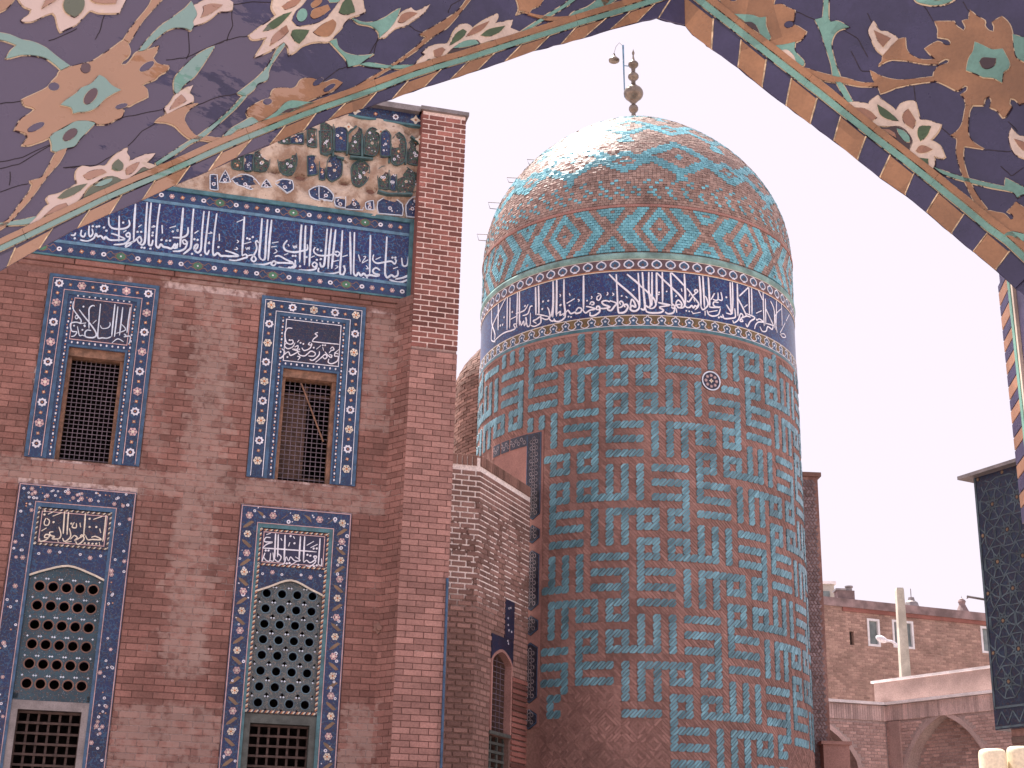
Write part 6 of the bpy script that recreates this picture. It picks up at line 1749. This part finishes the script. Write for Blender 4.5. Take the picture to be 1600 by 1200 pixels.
piece(0, SRC, [(425.4, 3), (424, 13.5), (430.4, 25), (420, 34), (405, 44), (388, 57), (395, 62.8), (416, 59), (408, 74), (397, 91), (408.5, 86), (425, 78), (442, 67), (449, 74), (451, 87), (461, 81), (471, 73), (485, 67.5), (498, 66), (513, 66), (521, 56), (532, 45), (537.5, 36), (547, 28), (560, 24), (570, 19), (567, 12), (563.7, -12), (560, -40), (435, -40)], 'f_cream', 'flower', gr=1.8)
for pts, m_ in (([(880, 302), (950, 220), (1040, 160), (1152, 118), (1080, 200), (1000, 270)], 'f_green'), ([(945, 437), (980, 340), (1050, 280), (1100, 243), (1122, 300), (1060, 360)], 'f_brown'), ([(1143, 330), (1170, 285), (1312, 290), (1270, 360), (1220, 417), (1180, 390)], 'f_green'), ([(1350, 310), (1430, 240), (1530, 188), (1562, 230), (1530, 310), (1480, 347), (1400, 340)], 'f_ochre'), ([(1058, 70), (1150, 10), (1250, -10), (1190, 60), (1090, 100)], 'f_brown')): piece(0, A1, pts, m_, 'petal', h=.0015, lift=.0045, gr=.6)
piece(0, A1, [(1150, 200), (1180, 130), (1250, 60), (1330, -20), (1640, -40), (1600, 0), (1560, 60), (1480, 160), (1400, 212), (1290, 242), (1200, 247)], 'f_navy', 'flower_heart', h=.002, lift=.0045, gr=.7)
piece(0, A1, ell(1240, 155, 46, 62, 20), 'f_teal', 'inlay', h=.002, lift=.0065, sm=False, gr=.4); piece(0, A1, ell(1375, 42, 58, 30, -35), 'f_ochre', 'inlay', h=.002, lift=.0065, sm=False, gr=.4)
piece(0, A1, [(1318, 162), (1350, 100), (1480, 60), (1502, 100), (1420, 162), (1350, 187)], 'f_ochre', 'inlay', h=.002, lift=.0065, gr=.4)
piece(0, A1, [(1455, -30), (1500, 38), (1580, 30), (1610, -30)], 'f_teal', 'inlay', h=.002, lift=.0065, gr=.4)
piece(0, A4, [(148, 112), (180, 30), (240, -20), (270, 60), (282, 112), (200, 132)], 'f_green', 'petal', h=.0015, lift=.0045, gr=.6)
piece(0, A4, [(75, 350), (130, 330), (150, 400), (220, 452), (330, 470), (420, 460), (445, 452), (350, 520), (320, 542), (230, 562), (212, 500), (150, 430)], 'f_teal', 'leaf')
piece(0, A4, [(262, 158), (350, 190), (430, 190), (520, 160), (600, 110), (662, 72), (632, 160), (590, 230), (520, 290), (490, 322), (480, 270), (420, 222), (320, 202)], 'f_teal', 'leaf')
piece(0, A4, [(325, 542), (400, 525), (550, 550), (785, 545), (770, 572), (600, 577), (420, 562)], 'f_teal', 'stem')
piece(0, A4, [(488, 322), (570, 250), (640, 150), (680, 110), (750, 68), (800, 100), (910, 42), (850, 120), (760, 180), (700, 222), (620, 242), (540, 312)], 'f_cream', 'bud')
piece(0, A4, [(640, 192), (670, 130), (740, 108), (803, 118), (740, 160), (680, 197)], 'f_brown', 'petal', h=.0015, lift=.0045, gr=.6)
piece(0, A4, [(1240, -30), (1150, 90), (1020, 180), (900, 250), (828, 290), (880, 312), (780, 410), (600, 540), (470, 622), (300, 720), (210, 770), (320, 740), (500, 622), (620, 547), (800, 422), (930, 312), (1045, 240), (1130, 150), (1270, -30)], 'f_ochre', 'stem')
piece(0, SRC, [(640, 109), (663, 86), (659, 82.5), (669, 75), (684, 70.3), (699, 68.4), (708, 50.6), (717.5, 40.3), (729, 38.4), (738, 45), (753, 34), (776, 22.5), (777, 26), (772, 38), (800, 32), (796, 44.6), (811, 51), (802, 57), (781, 61), (760, 66), (749, 69), (744, 64), (725, 65.6), (710, 73), (697, 84), (687, 92), (676, 96), (661, 98)], 'f_cream', 'flower')
for pts, m_ in (([(935, 430), (1000, 405), (1032, 420), (990, 482), (945, 480)], 'f_brown'), ([(1070, 387), (1120, 290), (1180, 250), (1212, 270), (1180, 320), (1120, 360)], 'f_green'), ([(1208, 312), (1270, 240), (1402, 183), (1350, 250), (1280, 290)], 'f_brown'), ([(1328, 302), (1400, 250), (1533, 223), (1480, 280), (1390, 312)], 'f_green')): piece(0, A4, pts, m_, 'petal', h=.0015, lift=.0045, gr=.6)
piece(0, A4, [(1055, 452), (1120, 395), (1200, 352), (1300, 338), (1330, 372), (1290, 398), (1180, 430)], 'f_dark', 'flower_heart'); piece(0, A4, [(1095, 410), (1180, 355), (1275, 340), (1312, 372), (1200, 400)], 'f_teal', 'inlay', h=.002, lift=.0045, gr=.4)
piece(0, A4, [(860, 528), (900, 496), (945, 514)], 'f_green', 'petal')
piece(0, A5, [(205, -40), (235, 60), (215, 112), (260, 95), (300, 95), (350, 110), (480, 128), (620, 122), (560, 150), (450, 158), (360, 132), (300, 112), (330, 68), (385, 45), (412, 0), (430, -40)], 'f_ochre', 'stem')
piece(0, A5, [(598, 132), (640, 90), (730, 60), (810, 0), (830, -40), (1000, -40), (860, 62), (760, 76), (700, 102)], 'f_teal', 'leaf')
piece(0, A5, [(640, -30), (560, 40), (440, 110), (235, 245), (265, 245), (470, 120), (600, 40), (690, -30)], 'f_teal', 'stem')
piece(0, A5, [(830, 0), (860, 50), (890, 20), (930, -30), (820, -30)], 'f_ochre', 'leaf')
# partly seen flower on the band (middle left)
piece(0, A3, [(1600, 30), (1560, 90), (1510, 115), (1440, 110), (1360, 115), (1330, 140), (1310, 200), (1240, 225), (1150, 270), (1110, 300), (1095, 340), (1120, 385), (1185, 430), (1400, 330), (1700, 210), (1900, 130), (1980, 60), (1900, 30), (1800, 60), (1700, 20)], 'f_ochre', 'flower')
piece(0, A1, [(880, 1130), (1000, 1050), (1080, 970), (1150, 945), (1300, 960), (1380, 960), (1200, 1030), (1050, 1080)], 'f_teal', 'flower_heart', lift=.0045, gr=.6)
piece(0, A1, [(1035, 1072), (1100, 1030), (1190, 1015), (1120, 1052)], 'f_dark', 'inlay', h=.002, lift=.009, gr=.3)
piece(0, A3, [(870, 560), (930, 500), (1050, 430), (1130, 390), (1190, 430), (1080, 480), (1000, 500), (930, 560)], 'f_teal', 'leaf', lift=.0045)
piece(0, A1, ell(925, 950, 42, 30, -10), 'f_navy', 'inlay', h=.001, lift=.0045, sm=False, gr=.5)
piece(0, A1, ell(1395, 765, 55, 24, -35), 'f_navy', 'inlay', h=.001, lift=.0045, sm=False, gr=.5); piece(0, A1, ell(1500, 820, 62, 22, -32), 'f_navy', 'inlay', h=.001, lift=.0045, sm=False, gr=.5)
# --- right spandrel
piece(1, B0, [(110, -60), (600, -60), (580, 50), (650, 40), (700, 70), (760, 90), (750, 180), (690, 190), (670, 222), (700, 242), (760, 215), (855, 270), (820, 330), (760, 355), (700, 372), (600, 385), (545, 350), (300, 170), (170, 60)], 'f_ochre', 'flower')
piece(1, B0, ell(712, 212, 38, 26, -10), 'f_navy', 'inlay', h=.001, lift=.0045, sm=False, gr=.6); piece(1, B0, ell(250, 0, 30, 18), 'f_navy', 'inlay', h=.001, lift=.0045, sm=False, gr=.5)
piece(1, B0, [(258, 130), (410, 138), (470, 160), (522, 153), (525, 230), (562, 320), (547, 352), (480, 305), (300, 175)], 'f_teal', 'flower_heart', lift=.0045, gr=.7)
piece(1, B0, [(345, 205), (400, 200), (445, 232), (475, 298), (410, 255)], 'f_dark', 'inlay', h=.002, lift=.009, gr=.3)
piece(1, B0, [(590, 387), (700, 370), (762, 355), (760, 430), (832, 510), (837, 545), (800, 567), (740, 525)], 'f_teal', 'leaf'); piece(1, B0, [(640, 430), (700, 425), (750, 470), (770, 520), (700, 480)], 'f_cream', 'inlay', h=.002, lift=.0045, gr=.3)
piece(1, B0, [(1000, -60), (1040, -60), (1040, 150), (1060, 190), (1120, 182), (1213, 230), (1130, 255), (1080, 310), (1065, 400), (1100, 540), (1140, 650), (1075, 640), (1060, 540), (1010, 380), (970, 260), (928, 170), (990, 153), (1000, 60)], 'f_teal', 'stem')
piece(1, B0, [(1100, 685), (1155, 700), (1243, 852), (1200, 855), (1140, 760)], 'f_teal', 'stem')
piece(1, SRC, [(1253.7, 105), (1287.5, 116), (1325, 124), (1346, 130), (1367, 130.4), (1360, 111), (1379.5, 121), (1404, 126), (1432, 124), (1460, 120.7), (1460, 127.7), (1432, 131), (1404, 136.5), (1390, 142), (1376, 147), (1372.5, 135.6), (1346, 135.6), (1320, 131), (1285, 126)], 'f_ochre', 'stem')
piece(1, B1, [(345, 500), (390, 450), (420, 410), (480, 360), (542, 343), (550, 440), (600, 500), (700, 540), (822, 535), (840, 577), (700, 572), (560, 547), (450, 537), (380, 547), (300, 592), (335, 550)], 'f_ochre', 'stem')
piece(1, B1, [(213, 280), (260, 193), (310, 280), (380, 290), (440, 320), (477, 358), (430, 410), (390, 450), (345, 502), (280, 440), (245, 370)], 'f_cream', 'bud')
piece(1, B1, [(263, 280), (330, 310), (412, 350), (345, 432), (300, 370)], 'f_brown', 'petal', h=.0015, lift=.0045, gr=.6)
piece(1, B1, [(803, 198), (980, 200), (1000, 240), (1062, 282), (1082, 250), (1055, 192), (1110, 180), (1120, 98), (1180, 150), (1250, 190), (1250, 235), (1290, 282), (1332, 290), (1337, 240), (1318, 205), (1402, 153), (1470, 220), (1500, 320), (1520, 480), (1600, 560), (1720, 600), (1720, 960), (1600, 925), (1562, 937), (1520, 890), (1478, 880), (1470, 930), (1492, 960), (1440, 1040), (1412, 1052), (1360, 990), (1300, 962), (1312, 900), (1290, 863), (1250, 890), (1240, 942), (1130, 942), (1085, 952), (1070, 880), (1038, 850), (1090, 820), (1102, 780), (1070, 768), (1015, 812), (960, 792), (880, 752), (800, 722), (798, 660), (840, 600), (920, 572), (940, 540), (900, 528), (840, 562), (780, 502), (718, 440), (830, 378), (900, 410), (940, 412), (952, 380), (920, 350), (832, 335), (835, 260)], 'f_ochre', 'flower', gr=1.8)
piece(1, B1, [(1165, 388), (1240, 420), (1320, 457), (1412, 450), (1440, 500), (1477, 580), (1460, 632), (1420, 660), (1407, 752), (1330, 710), (1240, 702), (1180, 672), (1088, 642), (1110, 540), (1150, 470)], 'f_teal', 'flower_heart', lift=.0045, gr=1)
piece(1, B1, [(1208, 572), (1240, 533), (1357, 540), (1342, 600), (1280, 632), (1230, 612)], 'f_dark', 'inlay', h=.002, lift=.009, gr=.5)
piece(1, B1, [(1503, 320), (1600, 350), (1720, 350), (1720, 600), (1600, 562), (1530, 505)], 'f_teal', 'flower_heart', lift=.0045)
piece(1, B1, [(590, -50), (640, 15), (700, 37), (800, 52), (900, 37), (975, 0), (1000, -50)], 'f_teal', 'flower_heart', gr=2)
piece(1, B1, [(780, -40), (800, 8), (860, 5), (890, -40)], 'f_brown', 'inlay', h=.002, lift=.0045, gr=.5)
piece(1, B2, [(1083, 85), (1142, 87), (1112, 150), (1100, 320), (1132, 400), (1180, 440), (1243, 477), (1210, 472), (1065, 450), (1058, 540), (1080, 660), (1130, 790), (1190, 900), (1272, 1012), (1212, 1022), (1150, 930), (1080, 780), (1030, 640), (998, 500), (1005, 392), (948, 355), (1005, 320), (1050, 250), (1072, 150)], 'f_ochre', 'stem')
piece(1, B2, [(795, 640), (900, 680), (1060, 730), (1250, 775), (1428, 815), (1437, 738), (1500, 770), (1600, 820), (1720, 860), (1720, 900), (1600, 882), (1542, 912), (1500, 862), (1300, 822), (1060, 762), (880, 702)], 'f_teal', 'stem')
piece(1, B2, [(25, 58), (120, 63), (215, 80), (240, 40), (300, 0), (330, 40), (400, 90), (460, 137), (500, 80), (560, 55), (632, 53), (650, 130), (672, 217), (760, 230), (863, 265), (830, 330), (768, 400), (850, 450), (898, 552), (860, 562), (798, 540), (806, 612), (783, 668), (745, 640), (640, 560), (590, 505), (585, 460), (600, 400), (560, 330), (480, 282), (380, 275), (290, 270), (240, 235), (160, 175), (85, 108)], 'f_cream', 'flower', gr=1.6)
for pts, m_ in (([(88, 110), (170, 120), (240, 150), (290, 202), (240, 237), (160, 172)], 'f_brown'), ([(295, 83), (400, 150), (482, 230), (390, 217), (318, 170)], 'f_green'), ([(570, 123), (610, 180), (637, 240), (610, 302), (540, 252), (520, 180)], 'f_brown'), ([(660, 300), (700, 275), (772, 280), (740, 360), (680, 412), (655, 360)], 'f_green'), ([(638, 500), (670, 455), (720, 453), (787, 485), (730, 512), (670, 517)], 'f_brown'), ([(635, 557), (750, 570), (745, 632), (700, 608)], 'f_green')): piece(1, B2, pts, m_, 'petal', h=.0015, lift=.0045, gr=.8)
piece(1, B2, [(295, 280), (380, 288), (470, 272), (540, 302), (590, 362), (610, 420), (582, 492), (450, 405), (380, 330)], 'f_dark', 'flower_heart')
piece(1, B2, [(340, 305), (400, 310), (450, 345), (465, 385), (400, 345)], 'f_brown', 'inlay', h=.002, lift=.0045, gr=.3)
piece(1, B2, [(468, 300), (530, 320), (580, 372), (582, 422), (540, 412), (490, 352)], 'f_teal', 'inlay', h=.002, lift=.0045, gr=.5)
piece(1, B2, [(1490, 288), (1540, 350), (1600, 370), (1720, 400), (1720, 620), (1600, 562), (1520, 522), (1480, 442), (1468, 370)], 'f_cream', 'bud'); piece(1, B2, [(1513, 390), (1600, 420), (1720, 440), (1720, 560), (1580, 482)], 'f_brown', 'petal', h=.0015, lift=.0045, gr=.6)
piece(1, SRC, [(1537, 328.5), (1565, 334), (1570, 335.5), (1579, 344), (1584.5, 342.5), (1582, 335.5), (1574, 332), (1582.5, 323), (1588, 316), (1600, 325), (1630, 335), (1630, 425), (1600, 391)], 'f_ochre', 'flower')
piece(1, B3, [(765, 545), (810, 512), (860, 505), (960, 528), (1100, 560), (1100, 620), (910, 582), (850, 545)], 'f_teal', 'leaf', lift=.0045)

# --- border: ochre strip, turquoise strip, and the row of slanting edge tiles
def strip(side, pts, w0, w1, mat, name, dz):
    """band between offsets w0..w1 (pixels of the view, along the normal of the line)"""
    S, par = ((PL, left), (PR, right))[side]
    P = smooth(pts, closed=False, n=3)
    segs_ = 9 if side == 0 else 6
    n = len(P); step = max(1, n // segs_)
    i = 0
    while i < n - 1:
        j = min(i + step, n - 1)
        up, dn = [], []
        for k in range(i, j + 1):
            a, c_ = P[max(k - 1, 0)], P[min(k + 1, n - 1)]
            dx, dy = c_[0] - a[0], c_[1] - a[1]; l = math.hypot(dx, dy)
            nx, ny = dy / l, -dx / l
            jx = random.uniform(-.3, .3)
            up.append((P[k][0] + nx * (w1 + jx), P[k][1] + ny * (w1 + jx))); dn.append((P[k][0] + nx * (w0 + jx), P[k][1] + ny * (w0 + jx)))
        if j < n - 1:
            up[-1] = (up[-1][0] * .985 + up[-2][0] * .015, up[-1][1] * .985 + up[-2][1] * .015); dn[-1] = (dn[-1][0] * .985 + dn[-2][0] * .015, dn[-1][1] * .985 + dn[-2][1] * .015)
        b = MB(); b.prism(S, [S.at(*p) for p in up + dn[::-1]], 0, dz); b.build(name, M[mat], par)
        (groutL, groutR)[side].prism(S, [S.at(*p) for p in grow(up + dn[::-1], 1.0)], -.001, dz * .5)
        i = j
CL = [(-60, 413), (0, 389), (120, 332), (188, 300), (270, 266), (345, 232), (470, 181.6), (500, 170.6), (586, 140), (650, 116), (730, 92), (800, 69.4), (900, 38), (1026, 0), (1066, -14)]
CR_L = [(1066, -22), (1105.6, 11), (1170, 61), (1240.6, 116), (1300, 162), (1362, 212), (1416, 253), (1480, 304), (1544, 356.5), (1573, 378), (1600, 403), (1640, 440)]
strip(0, CL, -4.2, 3.6, 'f_teal', 'turquoise_strip', .007)
strip(0, CL, 4.8, 13.5, 'f_ochre', 'ochre_strip', .009)
strip(1, CR_L, -5, 5, 'f_teal', 'turquoise_strip', .007)
strip(1, CR_L, 6.4, 16.5, 'f_ochre', 'ochre_strip', .009)
SL = [((22, 388), (10, 418)), ((80, 358), (60, 390)), ((138, 329), (120, 358)), ((188, 306), (170, 336)), ((240, 283), (221, 314)), ((294.5, 260), (275, 289.5)), ((345, 238), (325, 268.5)), ((392, 217), (367, 248)), ((443, 197.6), (421, 227)), ((491, 178), (473, 205)), ((537.5, 162), (513, 188.5)), ((586, 145), (565, 171)), ((635, 127.5), (612, 155.6)), ((687, 109), (662, 137)), ((730, 96), (703, 125.3)), ((770, 84), (745, 111)), ((813, 70), (788, 97)), ((855.6, 57), (834, 80.7)), ((898, 43), (876, 70)), ((945, 29), (911, 60.5)), ((983, 18), (953, 47)), ((1020, 7), (994, 36)), ((1046, -2), (1027, 30)), ((1068, -6), (1069, 40.5))]
SRt = [((1069, -6), (1070, 41)), ((1116, 30), (1113, 78.8)), ((1159, 63), (1154.4, 107)), ((1198.4, 94), (1192, 138)), ((1237.8, 123), (1229.4, 167)), ((1278, 154), (1267, 195)), ((1314.7, 183), (1304, 222)), ((1354, 214), (1341, 251.5)), ((1391.7, 243), (1376, 279.5)), ((1428.5, 272), (1415, 305.8)), ((1467, 302), (1449, 333.5)), ((1507, 335), (1487.5, 366.7)), ((1543, 365), (1521.7, 395)), ((1578, 393), (1556.7, 423.3)), ((1612, 425), (1587.5, 452))]
def edge_tiles(side, seams, first, edge):
    S, par = ((PL, left), (PR, right))[side]
    for i in range(len(seams) - 1):
        (t0, b0), (t1, b1) = seams[i], seams[i + 1]
        mid = [p for p in edge if b0[0] + 2 < p[0] < b1[0] - 2]
        g = .8
        P = [(t0[0] + g, t0[1] + 2.5), (t1[0] - g, t1[1] + 2.5), (b1[0] - g, b1[1] - .6)] + [(p[0], p[1] - .6) for p in mid[::-1]] + [(b0[0] + g, b0[1] - .6)]
        mt_ = ('f_navy', 'f_ochre')[(i + first) % 2]
        if side == 0 and i == len(seams) - 2: mt_ = 'f_navy'
        b = MB(); b.prism(S, [S.at(*p) for p in P], 0, .005 + random.uniform(0, .002)); b.build('edge_tile', M[mt_], par)
        (seamL, seamR)[side].prism(S, [S.at(p[0] + random.uniform(-.3, .3), p[1]) for p in ((t0[0] - .9, t0[1] + 1), (t0[0] + .9, t0[1] + 1), ((t0[0] + b0[0]) / 2 + 1, (t0[1] + b0[1]) / 2), (b0[0] + .9, b0[1] - 1), (b0[0] - .9, b0[1] - 1), ((t0[0] + b0[0]) / 2 - 1, (t0[1] + b0[1]) / 2))], -.001, .0075)
edge_tiles(0, [((-40, 417), (-50, 448))] + SL, 0, EDGE_L)
edge_tiles(1, SRt, 1, EDGE_R)
if True:
    # last tiles past the frame
    pass
seamL.build('seam', M['seam'], left, kind='stuff'); seamR.build('seam', M['seam'], right, kind='stuff')
groutL.build('grout', M['grout'], left, kind='stuff'); groutR.build('grout', M['grout'], right, kind='stuff')
# hairline joints where the navy pieces meet
jl, jr = MB(), MB()
def crack(side, pts, w=1.3):
    S = (PL, PR)[side]
    P = smooth([(p[0] + random.uniform(-.6, .6), p[1] + random.uniform(-.6, .6)) for p in dens(pts, 3)], False, 2)
    Q = [S.at(*p) for p in P]
    z = proj(S(*Q[0]))[2]
    (jl, jr)[side].ribbon(S, Q, w * z / FOC, 0, .0006, taper=False)
for pts in ([(0, 162), (20, 160), (34, 158)], [(76, 64), (100, 55), (120, 45)], [(163, 24), (155, 50), (148, 62)], [(0, 253), (35, 246), (78, 226)], [(0, 264), (30, 256), (79, 227)], [(190, 184), (220, 178), (253, 172)], [(362, 10), (363, 40), (354, 64)], [(362, 8), (395, 3), (425, 4)], [(260, 94), (290, 90), (352, 63)], [(294, 50), (296, 80), (292, 92)],
    [(352, 63), (375, 58), (388, 56)], [(336, 70), (350, 65)], [(304, 166), (340, 152), (368, 147)], [(98, 262), (115, 262), (124, 260)], [(16, 268), (15, 290)], [(0, 300), (30, 290), (44, 287)], [(200, 228), (222, 205), (248, 190)], [(100, 262), (150, 258), (200, 230)], [(570, 96), (585, 70), (600, 50)], [(640, 40), (650, 47), (662, 52)], [(583, 88), (590, 60), (615, 45)], [(500, 130), (530, 108), (545, 104)], [(700, 20), (705, 8), (720, 0)]): crack(0, pts)
for pts in ([(1243, 18), (1260, 25), (1274, 31)], [(1440, 5), (1452, 22), (1458, 33)], [(1505, 3), (1512, 15), (1516, 19)], [(1428, 132), (1430, 150), (1430, 158)], [(1470, 199), (1485, 212), (1497, 218)], [(1538, 234), (1560, 236), (1580, 237)], [(1563, 260), (1580, 275), (1600, 262)], [(1575, 190), (1590, 205)], [(1355, 20), (1362, 35)], [(1290, 30), (1340, 60), (1356, 90)], [(1330, 80), (1345, 110), (1360, 112)], [(1500, 330), (1520, 322)]): crack(1, pts)
jl.build('hairline_joint', M['joint_dark'], left, kind='stuff'); jr.build('hairline_joint', M['joint_dark'], right, kind='stuff')

# --- jamb that runs down behind the right end of the arch
JB = EYE + ray(1562, 440) * (3.55 / ray(1562, 440).y)
JF = EYE + ray(1640, 440) * (3.02 / ray(1640, 440).y)
PJ = Plane(flat(JB), flat(JF - JB))
e0 = PJ.at(1560.5, 431)[0]; e1 = PJ.at(1592, 737)[0]
ez0, ez1 = PJ.at(1560.5, 425)[1], PJ.at(1592, 737)[1]
wj = PJ.at(1640, 440)[0]
def ex_(z): return e0 + (e1 - e0) * (ez0 - z) / (ez0 - ez1)
b = MB(); b.prism(PJ, [(ex_(0), 0), (wj + .3, 0), (wj + .3, ez0 + .35), (ex_(ez0) , ez0 + .35)], -.02, 0)
jm = b.build('right_jamb', M['f_navy'], porch)
ys = [424, 438.5, 464, 485, 511, 532, 553, 573, 595, 618, 641, 661, 684, 709, 731, 757, 780, 806, 830, 856]
for i in range(len(ys) - 1):
    zt_, zb_ = PJ.at(1572, ys[i])[1], PJ.at(1572, ys[i + 1])[1]
    wt = PJ.at(1578, 445)[0] - e0
    b = MB(); b.prism(PJ, [(ex_(zt_) , zt_ - .002), (ex_(zb_), zb_ + .002), (ex_(zb_) + wt, zb_ + .002 - .003), (ex_(zt_) + wt, zt_ - .005)], 0, .005); b.build('edge_tile', M[('f_navy', 'f_brown')[i % 2]], jm)
b = MB(); b.prism(PJ, [(ex_(ez0) + wt + .003, ez0), (ex_(0) + wt + .003, 0), (ex_(0) + wt + .03, 0), (ex_(ez0) + wt + .03, ez0)], 0, .008); b.build('turquoise_strip', M['f_teal'], jm)
b = MB(); b.prism(PJ, [(ex_(ez0) + wt + .042, ez0), (ex_(0) + wt + .042, 0), (ex_(0) + wt + .06, 0), (ex_(ez0) + wt + .06, ez0)], 0, .008); b.build('cream_strip', M['f_cream'], jm)
